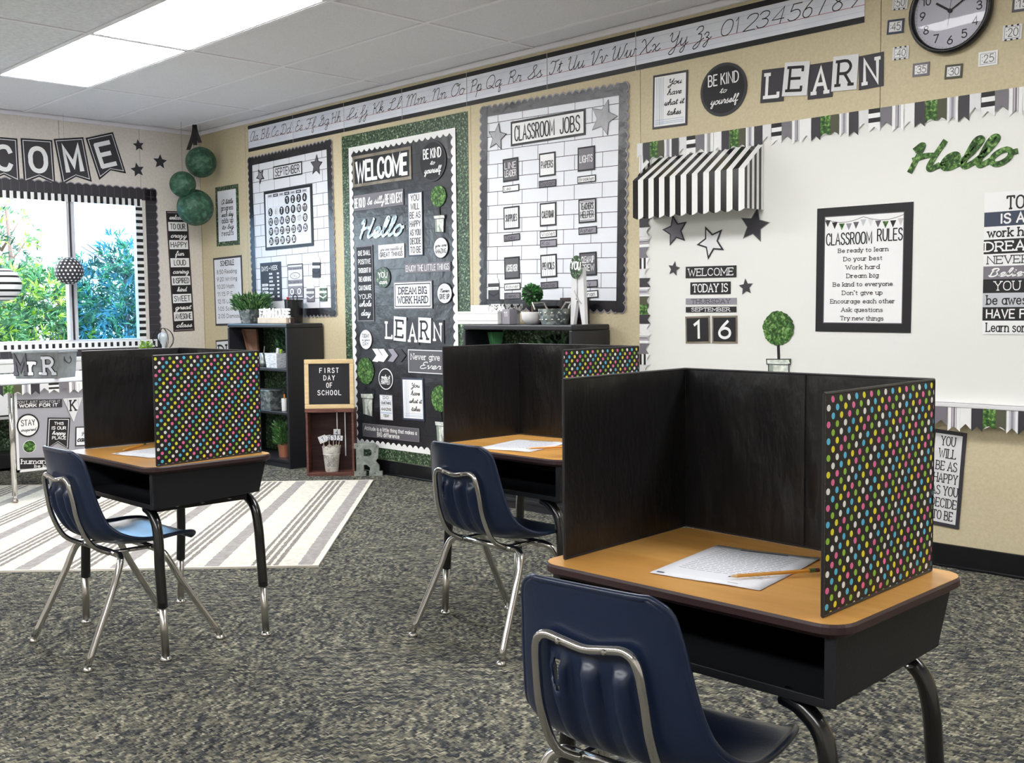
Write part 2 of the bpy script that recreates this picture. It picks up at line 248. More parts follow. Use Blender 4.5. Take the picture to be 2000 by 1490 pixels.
CURS = {
'a': (5.4, '@4,4.2 2.6,5 1,4 .4,2 1.2,.3 2.8,.6 3.9,2.6;~4.1,5 3.9,1.6 4.5,.1 5.6,1.4'), 'b': (4.8, '~0,1.4 1.6,4.6 2.6,8.6 1.9,10 1.1,8.6 1,3 1.4,.5 2.8,.1 3.9,1.6 3.6,3.8;~3.6,3.8 4.2,3.4 5,3.8'),
'c': (4.2, '~3.6,4.2 2.6,5 1.1,4 .4,2 1,.4 2.4,.1 4.4,1.4'), 'd': (5.6, '@4,4.2 2.6,5 1,4 .4,2 1.2,.3 2.8,.6 3.9,2.6;~4.2,10 4,5 3.9,1.6 4.6,.1 5.8,1.4'),
'e': (4, '~0,1.2 2,2 3.2,3.8 2.5,5 1.2,4.2 .7,2.2 1.4,.3 2.8,.2 4.2,1.4'), 'f': (3.6, '~0,1.4 1.8,5 2.8,9 2,10 1.3,8.4 1.2,2 1.2,-3.4 2,-4.6 2.6,-3.4 1.8,.2 3.8,1.4'),
'g': (5.2, '@4,4.2 2.6,5 1,4 .4,2 1.2,.3 2.8,.6 3.9,2.6;~4.1,5 3.9,-2 3.2,-4.6 1.9,-4.2 2.2,-2.2 5.4,1.4'), 'h': (5.4, '~0,1.4 1.6,5 2.4,9 1.7,10 1,8.4 1,0;~1,2.6 2.2,4.8 3.4,4.8 3.8,3.4 3.8,.9 4.4,.1 5.6,1.4'),
'i': (2.8, '~0,1.4 1,3.4 1.4,5 1.3,1.2 1.8,.1 3,1.4;1.6,7.2 1.7,7.5'), 'j': (2.8, '~0,1.4 1,3.4 1.6,5 1.5,-2 .9,-4.5 -.4,-4 .2,-2 3,1.4;1.8,7.2 1.9,7.5'),
'k': (5, '~0,1.4 1.6,5 2.4,9 1.7,10 1,8.4 1,0;~1,2.4 2.4,4.8 3.5,4.3 2.8,2.7 1.2,2.5 2.8,1.8 3.6,.2 5.2,1.4'), 'l': (3, '~0,1.4 1.7,5 2.5,9 1.8,10 1.1,8.4 1,2 1.7,.1 3.2,1.4'),
'm': (7, '~0,3.6 .8,5 1.2,3.6 1.1,0;~1.1,2.6 2.2,4.8 3.1,4.7 3.4,3.4 3.3,0;~3.3,2.6 4.4,4.8 5.3,4.7 5.6,3.2 5.5,.9 6.1,.1 7.2,1.4'), 'n': (5, '~0,3.6 .8,5 1.2,3.6 1.1,0;~1.1,2.6 2.2,4.8 3.3,4.7 3.6,3.2 3.5,.9 4.1,.1 5.2,1.4'),
'o': (4.4, '@2.2,5 .9,4 .4,2.2 1.1,.4 2.4,.1 3.6,1.4 3.8,3.2 3.1,4.6;~3.3,4.4 3.8,3.8 4.6,4'), 'p': (4.8, '~0,1.4 1,3.8 1.4,5 1.2,0 1,-4.6;~1.1,2.4 2,4.6 3.4,4.8 4,3 3.4,.6 2.2,.1 1.4,.8;~2.2,.1 3.6,.2 5,1.4'),
'q': (5.2, '@4,4.2 2.6,5 1,4 .4,2 1.2,.3 2.8,.6 3.9,2.6;~4.1,5 3.9,-2 4.1,-4.4 5,-4 4.8,-2 3.9,0 5.4,1.4'), 'r': (3.8, '~0,1.4 .8,4 1.2,5.4 1.6,4.5 3,4.5 2.8,2 3,.3 4,1.4'),
's': (3.8, '~0,1.4 1.4,3.6 2,5.2 2.2,3.6 3,2 2.8,.3 1.4,0 .6,.9;~2.4,.2 4,1.4'), 't': (3.4, '~0,1.4 1.2,4.6 1.8,8.2 1.5,3 1.7,.4 2.4,.1 3.6,1.4;.4,6.2 3,6.4'),
'u': (5, '~0,1.4 .8,3.6 1.1,5 1,1.6 1.8,.1 3,1 3.7,2.8;~3.9,5 3.7,1.4 4.2,.1 5.2,1.4'), 'v': (4.2, '~0,3.8 .8,5 1.4,4 1.8,.2 3,2.4 3.4,5 4.4,4.2'), 'w': (5.8, '~0,1.4 .7,3.6 1,5 1,1.4 1.7,.1 2.7,1.2 3.1,4.6 3.2,1.4 4,.1 5,2 5,5 6,4.2'),
'x': (4.6, '~0,3.8 .9,5 1.8,3.6 2.2,1 3.2,0 4.8,1.4;3.6,4.9 .8,.1'), 'y': (5, '~0,1.4 .8,3.6 1.1,5 1,1.8 1.8,.3 3,1.2 3.8,3.4;~3.9,5 3.7,-2 3,-4.5 1.8,-4 2.2,-2 5.2,1.4'), 'z': (4.4, '~0,3.6 1,5 2.2,4.6 2.6,3.2 1.4,1.6;~1.4,1.6 2.8,1 2.8,-1.6 2,-4.2 .8,-4 1,-2.4 4.6,1.4'),
'A': (7.6, '@6,7.6 4.2,10 1.8,8.4 .4,4.6 .8,1 2.8,.2 5,3;~6.3,9.8 5.9,2 6.6,.2 7.8,1.4'), 'B': (6.8, '~.8,8 1.8,9.8 1.6,5 1.5,0;~1.6,9 3.6,10 5,8.4 4,5.8 2.6,5.3 4.6,4.8 5.6,2.6 4.2,.4 1.8,.2 .6,1.4'),
'C': (6.2, '~3,8 3.2,9.4 4.6,10 4.9,8.8 3.4,8.6 1.2,7 .4,4 1.2,1 3.2,0 6.4,2'), 'D': (7, '~3,9.8 2.8,5 2.2,1.4 .9,.3 .3,1.3 1.6,1.6 3.6,.1 5.8,1.4 6.4,5 5.2,8.8 3,10 .6,9 1,7.6'),
'E': (5.8, '~4.6,8.6 4.4,10 2.8,10 1.6,8.6 2,6.4 3.6,5.4 1.4,4.8 .4,2.6 1.2,.5 3.2,.1 5.6,1.8'), 'F': (6.4, '~.2,8.4 1.6,9.4 4,9 6.4,9.8;~4,9 3.8,3 2.4,.2 .6,.8 .8,2;2.6,4.8 5.2,5.2'),
'G': (6.6, '~.2,.4 2.4,3 4,7.4 3.6,9.8 2.4,9 2,6.8 3.6,5.8 5.2,7.4 5.2,2.4 3.6,.1 1.2,.6 .6,2;~3.6,.1 6.6,1.8'), 'H': (7.4, '~.4,8 1.4,9.6 1.8,8 1.6,0;~6.2,10 5.6,5 5.4,1.4 6,.2 7.4,1.4;~1.2,4.2 3.4,5.4 5.6,5.2'),
'I': (4.6, '~.2,2.2 2.4,4.6 3.8,8.4 3,10 1.8,8.4 1.8,3 2.4,.6 1.4,0 .2,1.4;~2.2,.4 4.8,2'), 'J': (4.8, '~.2,2.4 2.6,5.4 4,8.8 3,10 1.9,8.4 2.2,0 1.4,-4.4 .2,-4 .8,-1.6 5,2'),
'K': (6.6, '~.4,8 1.4,9.6 1.8,8 1.6,0;~6,9.8 4,6.4 1.8,4.8 3.6,4.4 4.8,.6 6.8,1.4'), 'L': (6, '~.4,6.6 2.4,6.8 4.2,8.6 3.4,10 2.2,8.4 2.2,3.4 1.4,.6 .4,.9 1.2,1.8 3.4,.2 6,1.2'),
'M': (8.6, '~.2,7.8 1.2,9.6 1.8,8 1.6,0;~1.7,5.6 3,9.2 4.4,9.2 4.6,6.4 4.4,0;~4.5,5.6 5.8,9.2 7,9 7.2,5 7,1.2 7.6,.1 8.8,1.4'), 'N': (6.8, '~.2,7.8 1.2,9.6 1.8,8 1.6,0;~1.7,5.6 3.2,9.2 4.8,9.2 5.2,5.6 5.1,1.2 5.8,.1 7,1.4'),
'O': (6.6, '@3,10 1,8 .3,4.8 1.2,1 3.2,0 5.4,1.8 6.2,5.4 5.2,8.8;~3.6,9.9 4.2,8 5.4,8 6.6,9'), 'P': (5.6, '~.6,7.8 1.6,9.6 1.7,5 1.5,0;~1.6,8.8 3.8,10 5.2,8 4.4,5.4 1.7,4.8'),
'Q': (6.6, '@3,10 1,8 .3,4.8 1.2,1 3.2,0 5.4,1.8 6.2,5.4 5.2,8.8;~2.4,1.8 4,1.6 6.6,-.8'), 'R': (6.6, '~.6,7.8 1.6,9.6 1.7,5 1.5,0;~1.6,8.8 3.8,10 5.2,8 4.4,5.6 2,5 4,4 5,.6 6.6,1.4'),
'S': (5.4, '~.2,1.6 2.6,4.4 4.4,8.6 3.6,10 2.4,8.4 3.4,5.4 4.4,2.4 3.2,.3 1.4,.2 .2,1.6;~3.4,.4 5.6,1.8'), 'T': (6.4, '~.2,8.2 1.4,9.6 4,9 6.4,9.8;~4,9 3.8,3 2.4,.2 .6,.8 .8,2'),
'U': (6.6, '~.2,8 1.2,9.8 1.6,8 1.5,2.6 2.8,.1 4.4,1.2 5.2,4;~5.4,9.8 5.1,1.4 5.8,.1 6.8,1.4'), 'V': (6, '~.2,8 1.2,9.8 1.8,8 2.4,.1 4.2,4 4.8,9 5.4,10 6.2,9.4'),
'W': (8, '~.2,8 1.2,9.8 1.6,8 1.7,2 2.6,.1 4,2.6 4.4,8.6 4.5,2.2 5.4,.1 7,4 7.2,8.8 8,9.8'), 'X': (6.6, '~.2,8.2 1.2,9.8 2.4,8 4.2,1.4 5.2,.1 6.8,1.6;6.2,9.9 .8,.1'),
'Y': (6.2, '~.2,8 1.2,9.8 1.6,8 1.6,5 2.8,3.6 4.2,5 5,7.4;~5.2,9.8 5,2 4.4,-3.2 3,-4.6 1.8,-3.4 3.2,-1.2 6.4,1.6'), 'Z': (6, '~.6,8 2,9.8 4.2,9.4 4.4,7 2.2,5;~2.2,5 4.2,4.4 4.6,1 3.6,-3 1.6,-4.4 .8,-3 2.4,-1 6.2,1.6'),
}
for k in '0123456789.\'-:&': CURS[k] = SANS[k]
def text(mb, s, x0, x1, y0, y1, z, m, font='sans', wt=.13, serif=False, shear=0., gap=None, nat=None, n=3, rot=0):
    """fit the line s with its baseline at y0 and capital height at y1 into x0..x1; nat caps the horizontal stretch"""
    G = CURS if font == 'curs' else SANS
    if gap is None: gap = .15 if font == 'curs' else 1.9
    if font == 'curs' and not shear: shear = .28
    x = 0; strokes = []
    for ch in s:
        if ch == ' ': x += 3.6; continue
        a, d = G.get(ch, SANS.get(ch, (2, '')))
        for st in d.split(';'):
            if not st: continue
            k = st[0]; pts = [tuple(float(q) for q in p.split(',')) for p in st.lstrip('~@').split()]
            if k in '~@' and len(pts) > 2: P = crm(pts, n, k == '@')
            else: P = pts
            strokes.append(([(x+p[0]+shear*p[1], p[1]) for p in P], k == '@'))
            if serif and k != '@':
                for e, o in ((0, 1), (-1, -2)):
                    p, q = pts[e], pts[o]; dx, dy = q[0]-p[0], q[1]-p[1]
                    if k == '~' and abs(dy) < 2.5: continue
                    if abs(dy) > abs(dx)*.8 and min(abs(p[1]-v) for v in (0, 10, 6.5, -3)) < .05:
                        strokes.append(([(x+p[0]-1., p[1]), (x+p[0]+1., p[1])], False))
                    elif abs(dx) > 3 and abs(dy) < .1 and p[1] in (0, 10) and p[0] > .5 or (abs(dx) > 5 and abs(dy) < .1 and p[1] == 10):
                        sg = -1 if p[1] > 5 else 1
                        strokes.append(([(x+p[0], p[1]), (x+p[0], p[1]+sg*1.6)], False))
        x += a+gap
    x -= gap
    if x <= 0: return
    sy = (y1-y0)/10; sx = (x1-x0)/x
    if nat and sx > sy*nat: sx = sy*nat
    off = (x0+x1)/2-sx*x/2; wd = wt*(y1-y0)
    ca, sa = math.cos(rot), math.sin(rot); cx, cy = (x0+x1)/2, (y0+y1)/2
    for i, (P, cl) in enumerate(strokes):
        Q = [(off+sx*p[0], y0+sy*p[1]) for p in P]
        if rot: Q = [(cx+(a-cx)*ca-(b-cy)*sa, cy+(a-cx)*sa+(b-cy)*ca) for a, b in Q]
        mb.ribbon(Q, wd, z+(i % 12)*2e-5, m, cl)

# ------------------------------------------------------------------ surveying: a direction seen from the tripod, met with a real plane
def sight(px, py, ax, val):
    d = CF*F_PX + CR*(px-1000) + CU*(745-py)
    return CAM + d*((val-CAM[ax])/d[ax])
PLANES = {  # axis, value, local x axis, outward normal
    'R': (1, 0., Vector((1, 0, 0)), Vector((0, -1, 0))), 'L': (0, 0., Vector((0, 1, 0)), Vector((1, 0, 0))), 'T': (0, 1.70, Vector((0, 1, 0)), Vector((1, 0, 0)))}
def frame(pl, quad, d=0.):
    ax, val, ex, en = PLANES[pl]
    P = [sight(x, y, ax, val) for x, y in quad]   # tl tr br bl
    c = sum(P, Vector())/4
    u = ((P[1]-P[0])+(P[2]-P[3])); wdt = ((P[1]-P[0]).length+(P[2]-P[3]).length)/2; hgt = ((P[0]-P[3]).length+(P[1]-P[2]).length)/2
    th = math.atan2(u.z, u.dot(ex))
    return c+en*d, th, wdt, hgt
def wall_matrix(pl, c, th=0.):
    ax, val, ex, en = PLANES[pl]
    ez = Vector((0, 0, 1)); X = ex*math.cos(th)+ez*math.sin(th); Y = -ex*math.sin(th)+ez*math.cos(th)
    return Matrix(((X.x, Y.x, en.x, c.x), (X.y, Y.y, en.y, c.y), (X.z, Y.z, en.z, c.z), (0, 0, 0, 1)))
class Card:
    """a flat printed thing on a wall: root empty > backing (+ rim) and its flat print"""
    def __init__(s, name, label, cat, pl, quad, d=.002, t=.002, face='paper', edge=None, bw=0., group=None, shape='rect', th=None):
        c, a, s.w, s.h = frame(pl, quad, d)
        if th is not None: a = th
        s.root = tag(empty(name, mw=wall_matrix(pl, c, a)), label, cat, group)
        s.t = t; b = MB()
        if shape == 'rect': b.box(-s.w/2, s.w/2, -s.h/2, s.h/2, 0, t, edge or face)
        elif shape == 'disc': b.disc(0, 0, s.w/2, s.h/2, t, edge or face, t)
        s.back = b; s.p = MB(); s.L = t+.0003
        if edge and shape == 'rect': s.p.rect(-s.w/2+bw, s.w/2-bw, -s.h/2+bw, s.h/2-bw, s.L, face)
        if edge and shape == 'disc': s.p.disc(0, 0, s.w/2-bw, s.h/2-bw, s.L, face)
        if edge: s.L += .0003
    def X(s, u): return (u-.5)*s.w
    def Y(s, v): return (v-.5)*s.h
    def text(s, st, u0, u1, v0, v1, m='ink', **k):
        text(s.p, st, s.X(u0), s.X(u1), s.Y(v0), s.Y(v1), s.L+.0006, m, **k)
    def rect(s, u0, u1, v0, v1, m, up=0): s.p.rect(s.X(u0), s.X(u1), s.Y(v0), s.Y(v1), s.L+up*.0002, m)
    def ring(s, inset, b, m): s.p.ring(s.w-2*inset, s.h-2*inset, b, s.L+.0002, m)
    def done(s, bevel=0, pname='print'):
        if s.back.f: s.back.build('backing', s.root)
        if s.p.f: s.p.build(pname, s.root)
        return s.root

# ================================================================== ROOM SHELL
RX, RY, RZ = 10.2, -8.6, 2.6
two_tone('vinyl_wall', [(.3, (200, 187, 154)), (.7, (212, 200, 168))], 70, (1, 6, 1), .7, .12)
MATS['wall_seam'] = mat('wall_seam', (150, 138, 108), .7)
def carpet():
    m = bpy.data.materials.new('carpet'); m.use_nodes = True; nt = m.node_tree; b = nt.nodes['Principled BSDF']
    b.inputs['Roughness'].default_value = .95; b.inputs['Specular IOR Level'].default_value = .15
    N = nt.nodes.new; Lk = nt.links.new
    tc = N('ShaderNodeTexCoord'); sep = N('ShaderNodeSeparateXYZ'); Lk(tc.outputs['Object'], sep.inputs[0])
    def math_(op, a, bb=None, c=None):
        n = N('ShaderNodeMath'); n.operation = op
        for i, v in enumerate((a, bb, c)):
            if v is None: continue
            if isinstance(v, (int, float)): n.inputs[i].default_value = v
            else: Lk(v, n.inputs[i])
        return n.outputs[0]
    T = .6
    ix = math_('FLOOR', math_('DIVIDE', math_('ADD', sep.outputs[0], -5.32+T*20), T)); iy = math_('FLOOR', math_('DIVIDE', math_('ADD', sep.outputs[1], 2.76+T*20), T))
    par = math_('MODULO', math_('ADD', ix, iy), 2)
    ang = math_('MULTIPLY', math_('ADD', math_('MULTIPLY', par, 2), -1), math.pi/4)
    rot = N('ShaderNodeVectorRotate'); rot.rotation_type = 'Z_AXIS'; Lk(tc.outputs['Object'], rot.inputs['Vector']); Lk(ang, rot.inputs['Angle'])
    # stitched rows: short slanted dashes
    s2 = N('ShaderNodeSeparateXYZ'); Lk(rot.outputs[0], s2.inputs[0])
    zig = math_('MULTIPLY', math_('PINGPONG', s2.outputs[0], .011), .9)
    cmb = N('ShaderNodeCombineXYZ'); Lk(s2.outputs[0], cmb.inputs[0]); Lk(math_('ADD', s2.outputs[1], zig), cmb.inputs[1])
    mp = N('ShaderNodeMapping'); mp.inputs['Scale'].default_value = (52, 118, 1); Lk(cmb.outputs[0], mp.inputs[0])
    br = N('ShaderNodeTexVoronoi'); br.inputs['Scale'].default_value = 1; br.inputs['Randomness'].default_value = .9; Lk(mp.outputs[0], br.inputs['Vector'])
    hs = N('ShaderNodeSeparateColor'); Lk(br.outputs['Color'], hs.inputs[0])
    rp = N('ShaderNodeValToRGB'); e = rp.color_ramp.elements
    for _ in range(4): e.new(.5)
    for i, (p, c) in enumerate([(.0, (38, 40, 45)), (.2, (58, 61, 67)), (.38, (86, 88, 88)), (.54, (112, 111, 100)), (.74, (142, 139, 122)), (.95, (186, 182, 160))]):
        e[i].position = p; e[i].color = lin(c)+(1,)
    n2 = N('ShaderNodeTexNoise'); n2.inputs['Scale'].default_value = 3.2; n2.inputs['Detail'].default_value = 3; Lk(tc.outputs['Object'], n2.inputs['Vector'])
    # colour drifts in bands along the tile's own direction
    mp2 = N('ShaderNodeMapping'); mp2.inputs['Scale'].default_value = (5, 55, 1); Lk(rot.outputs[0], mp2.inputs[0])
    n3 = N('ShaderNodeTexNoise'); n3.inputs['Scale'].default_value = 1; n3.inputs['Detail'].default_value = 4; Lk(mp2.outputs[0], n3.inputs['Vector'])
    v = math_('ADD', math_('MULTIPLY', hs.outputs[0], .72), math_('ADD', math_('MULTIPLY', n3.outputs[0], .62), math_('MULTIPLY', n2.outputs[0], .22)))
    v = math_('ADD', v, -.27)
    Lk(v, rp.inputs[0])
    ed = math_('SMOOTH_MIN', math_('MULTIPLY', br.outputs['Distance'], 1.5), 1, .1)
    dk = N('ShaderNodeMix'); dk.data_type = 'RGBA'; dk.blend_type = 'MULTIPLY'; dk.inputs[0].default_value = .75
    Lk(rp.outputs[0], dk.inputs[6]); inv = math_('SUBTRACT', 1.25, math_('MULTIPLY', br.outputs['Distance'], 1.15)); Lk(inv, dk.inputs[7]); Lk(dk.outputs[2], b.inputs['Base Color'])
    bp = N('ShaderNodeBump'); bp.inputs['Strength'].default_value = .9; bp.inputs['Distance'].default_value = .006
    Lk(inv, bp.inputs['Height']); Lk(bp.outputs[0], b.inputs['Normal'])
    MATS['carpet'] = m
carpet()
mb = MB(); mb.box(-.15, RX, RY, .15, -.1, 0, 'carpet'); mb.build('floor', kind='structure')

# main wall (boards) at y = 0, with its vinyl panels
two_tone('wall_core', [(.3, (150, 138, 108)), (.7, (160, 148, 118))], 10, rough=.8, bump=0)
mb = MB(); mb.box(-.15, RX, .012, .15, 0, RZ+.05, 'wall_core'); wr = mb.build('wall_right', kind='structure')
seams = [0, .72, 2.0, 3.33, 4.645, 5.975, 7.3, 8.63, RX]
for a, b in zip(seams, seams[1:]):
    mb = MB(); mb.box(a+.0015, b-.0015, 0, .0118, 0, RZ-.001, 'vinyl_wall'); mb.build('wall_panel', wr, bevel=.001)
mb = MB(); mb.box(0, RX, -.012, -.0005, 0, .098, 'black_gloss'); mb.box(0, RX, -.02, -.0005, 0, .012, 'black_gloss')
mb.build('baseboard_right', kind='structure', bevel=.003)
# window wall at x = 0; opening y -2.75..-.52, z .90..2.02
WY0, WY1, WZ0, WZ1 = -2.75, -.52, .885, 2.02
two_tone('window_wall', [(.3, (216, 209, 200)), (.7, (228, 222, 213))], 60, (1, 1, 1), .7, .1)
mb = MB()
for a, b, c, d in ((RY, WY0, 0, RZ+.05), (WY1, .0118, 0, RZ+.05), (WY0, WY1, 0, WZ0), (WY0, WY1, WZ1, RZ+.05)):
    mb.box(-.15, -.012, a, b, c, d, 'wall_core')
wl = mb.build('wall_left', kind='structure')
ys = [RY, -7.2, -6.0, -4.79, -3.58, WY0, -1.155, WY1, 0]
for a, b in zip(ys, ys[1:]):
    spans = [(0, RZ-.001)]
    if a >= WY0-.01 and b <= WY1+.01: spans = [(0, WZ0), (WZ1, RZ-.001)]
    for c, d in spans:
        mb = MB(); mb.box(-.0118, 0, a+.0015, b-.0015, c, d, 'window_wall'); mb.build('wall_panel', wl, bevel=.001)
mb = MB(); mb.box(.0005, .012, RY, 0, 0, .098, 'black_gloss'); mb.build('baseboard_left', kind='structure', bevel=.003)
# the two walls behind the tripod
mb = MB(); mb.box(RX, RX+.15, RY, .15, 0, RZ+.05, 'window_wall'); mb.build('wall_front', kind='structure')
mb = MB(); mb.box(-.15, RX+.15, RY-.15, RY, 0, RZ+.05, 'window_wall'); mb.build('wall_back', kind='structure')

# ceiling: slab, grid bars, tiles, lights
two_tone('ceiling_tile', [(.3, (222, 221, 226)), (.7, (234, 233, 238))], 120, (1, 1, 1), .85, .25)
two_tone('ceiling_tile_bumpy', [(.3, (214, 214, 222)), (.7, (236, 236, 242))], 40, (1, 1, 1), .45, .9)
mat('grid_bar', (238, 236, 242), .5); mat('dark_gap', (70, 68, 66), .8)
mat('diffuser', (255, 255, 255), .5, emit=PANEL_STRENGTH)
mb = MB(); mb.box(-.15, RX+.15, RY-.15, .15, RZ+.05, RZ+.15, 'dark_gap'); ceil = mb.build('ceiling', kind='structure')
gx = [0, 1.155] + [1.155+1.362*i for i in range(1, 7)] + [RX]
gy = [0] + [-.215-.597*i for i in range(0, 14)] + [RY]
gx = [g for g in gx if g <= RX]; 
lights = set()
for r in (3, 10):
    for c in range(1, 7): lights.add((c, r))
for c, r in ((3, 3), (5, 3)):
    lights.discard((c, r))
for i in range(len(gx)-1):
    for j in range(len(gy)-1):
        x0, x1, y1, y0 = gx[i], gx[i+1], gy[j], gy[j+1]
        if (i, j) in lights: continue
        if y1-y0 < .05 or x1-x0 < .05: continue
        mb = MB(); mb.box(x0+.004, x1-.004, y0+.004, y1-.004, RZ+.004, RZ+.018, 'ceiling_tile_bumpy' if j >= 4 and j < 8 else 'ceiling_tile')
        mb.build('ceiling_tile', ceil, bevel=.002)
for x in gx:
    mb = MB(); mb.box(x-.012, x+.012, RY, 0, RZ-.001, RZ+.006, 'grid_bar'); mb.box(x-.002, x+.002, RY, 0, RZ+.006, RZ+.05, 'grid_bar'); mb.build('grid_bar', ceil)
for y in gy:
    mb = MB(); mb.box(0, RX, y-.012, y+.012, RZ-.0015, RZ+.0055, 'grid_bar'); mb.box(0, RX, y-.002, y+.002, RZ+.006, RZ+.05, 'grid_bar'); mb.build('grid_bar', ceil)
mb = MB(); mb.box(.02, RX, -.022, -.0005, RZ-.03, RZ-.002, 'grid_bar'); mb.build('trim_1', kind='structure', bevel=.003)
mb = MB(); mb.box(.0005, .022, RY, -.023, RZ-.03, RZ-.002, 'grid_bar'); mb.build('trim_2', kind='structure', bevel=.003)
first = {(1, 3): 'recessed white ceiling light next to the window wall', (2, 3): 'recessed white ceiling light cut off by the top edge of the picture'}
n_l = 0
for (i, j) in sorted(lights):
    x0, x1, y1, y0 = gx[i], gx[i+1], gy[j], gy[j+1]
    n_l += 1; sp_ = ('row of the window light' if j == 3 else 'far row')
    r = thing('ceiling_light', first.get((i, j), f'unseen ceiling light, {["first", "second", "third", "fourth", "fifth", "sixth"][i-1]} from the window wall in the {sp_}'), 'ceiling light', ((x0+x1)/2, (y0+y1)/2, RZ), group='recessed ceiling lights' if (i, j) in first else 'recessed ceiling lights out of view')
    hw, hh = (x1-x0)/2-.014, (y1-y0)/2-.014
    mb = MB(); mb.box(-hw+.01, hw-.01, -hh+.01, hh-.01, .004, .01, 'diffuser'); mb.build('diffuser', r)
    mb = MB(); mb.box(-hw, hw, -hh, -hh+.01, .001, .045, 'grid_bar'); mb.box(-hw, hw, hh-.01, hh, .001, .045, 'grid_bar'); mb.box(-hw, -hw+.01, -hh, hh, .001, .045, 'grid_bar'); mb.box(hw-.01, hw, -hh, hh, .001, .045, 'grid_bar'); mb.build('light_frame', r)

# window: frame, mullion, panes
wn = empty('window_1', (0, 0, 0)); wn['kind'] = 'structure'
mat('frame_white', (214, 216, 222), .4, metal=.2); mat('reveal', (236, 214, 212), .6)
mb = MB()
for a, b, c, d in ((WY0, WY1, WZ0, WZ0+.03), (WY0, WY1, WZ1-.03, WZ1), (WY0, WY0+.03, WZ0+.03, WZ1-.03), (WY1-.03, WY1, WZ0+.03, WZ1-.03)):
    mb.box(-.1, -.02, a, b, c, d, 'frame_white')
mb.build('window_frame', wn, bevel=.003)
mb = MB(); mb.box(-.085, -.02, -1.115, -1.095, WZ0+.03, WZ1-.03, 'frame_white'); mb.box(-.075, -.015, -1.091, -1.083, WZ0+.03, WZ1-.03, 'charcoal'); mb.box(-.085, -.02, -1.079, -1.052, WZ0+.03, WZ1-.03, 'frame_white')
mb.build('mullion', wn, bevel=.002)
mb = MB(); mb.box(-.085, -.02, -2.2, -2.15, WZ0+.03, WZ1-.03, 'frame_white'); mb.build('mullion', wn, bevel=.002)
def glass(name, tint, gloss):
    m = bpy.data.materials.new(name); m.use_nodes = True; nt = m.node_tree; nt.nodes.remove(nt.nodes['Principled BSDF'])
    t = nt.nodes.new('ShaderNodeBsdfTransparent'); g = nt.nodes.new('ShaderNodeBsdfGlossy'); x = nt.nodes.new('ShaderNodeMixShader'); fr = nt.nodes.new('ShaderNodeFresnel')
    fr.inputs[0].default_value = gloss
    t.inputs[0].default_value = tint; g.inputs['Roughness'].default_value = .02
    nt.links.new(fr.outputs[0], x.inputs[0]); nt.links.new(t.outputs[0], x.inputs[1]); nt.links.new(g.outputs[0], x.inputs[2]); nt.links.new(x.outputs[0], nt.nodes['Material Output'].inputs[0])
    MATS[name] = m
glass('clear_glass', (.95, .97, .97, 1), 1.3); glass('screened_glass', (.62, .80, .96, 1), 1.3)
mb = MB(); mb.box(-.06, -.056, WY0+.03, -1.11, WZ0+.03, WZ1-.03, 'clear_glass'); mb.build('pane', wn)
mb = MB(); mb.box(-.05, -.046, -1.06, WY1-.03, WZ0+.03, WZ1-.03, 'screened_glass'); mb.build('pane', wn, label='bluish screened pane')
mb = MB(); mb.box(-.015, .03, WY0-.02, WY1+.02, WZ0-.02, WZ0-.001, 'frame_white'); mb.build('window_sill', wn, bevel=.003)

# ================================================================== OUTSIDE: bank and trees
mat('soil', (92, 96, 70), .95, var=.3, vscale=4); mat('bark', (120, 98, 92), .9, bump=.6, bscale=30)
for nm, c in (('leaf_dark', (28, 72, 58)), ('leaf_mid', (58, 118, 72)), ('leaf_light', (138, 176, 66)), ('leaf_blue', (62, 122, 132))):
    mat(nm, c, .6)
mb = MB(); mb.box(-14, -.16, -14, 8, -.12, -.02, 'soil'); mb.build('ground', kind='structure')
def foliage(c, rad, n, mats, ln=.12, wd=.018, seed=1, hole=0.):
    rg = random.Random(seed); mb = MB(); buf = {m: ([], []) for m in mats}
    while n > 0:
        # a spray: several narrow leaves fanning from one point
        while True:
            p = Vector((rg.uniform(-1, 1), rg.uniform(-1, 1), rg.uniform(-1, 1)))
            if hole*.999 < p.length < 1: break
        o = Vector((c[0]+p.x*rad[0], c[1]+p.y*rad[1], c[2]+p.z*rad[2]))
        ax = (p+Vector((rg.uniform(-.7, .7), rg.uniform(-.7, .7), rg.uniform(-.2, 1.)))).normalized()
        m = rg.choice(mats); V, Fc = buf[m]
        for k in range(7):
            d = (ax+Vector((rg.uniform(-.9, .9), rg.uniform(-.9, .9), rg.uniform(-.9, .9)))).normalized(); s = d.cross(Vector((rg.uniform(-1, 1), rg.uniform(-1, 1), rg.uniform(-1, 1)))).normalized()
            l = ln*rg.uniform(.6, 1.3); b = len(V)
            V += [o, o+d*l*.45+s*wd/2, o+d*l-Vector((0, 0, l*.15)), o+d*l*.45-s*wd/2]; Fc.append((b, b+1, b+2, b+3)); n -= 1
    for m, (V, Fc) in buf.items():
        if Fc: mb.add(V, Fc, m)
    return mb
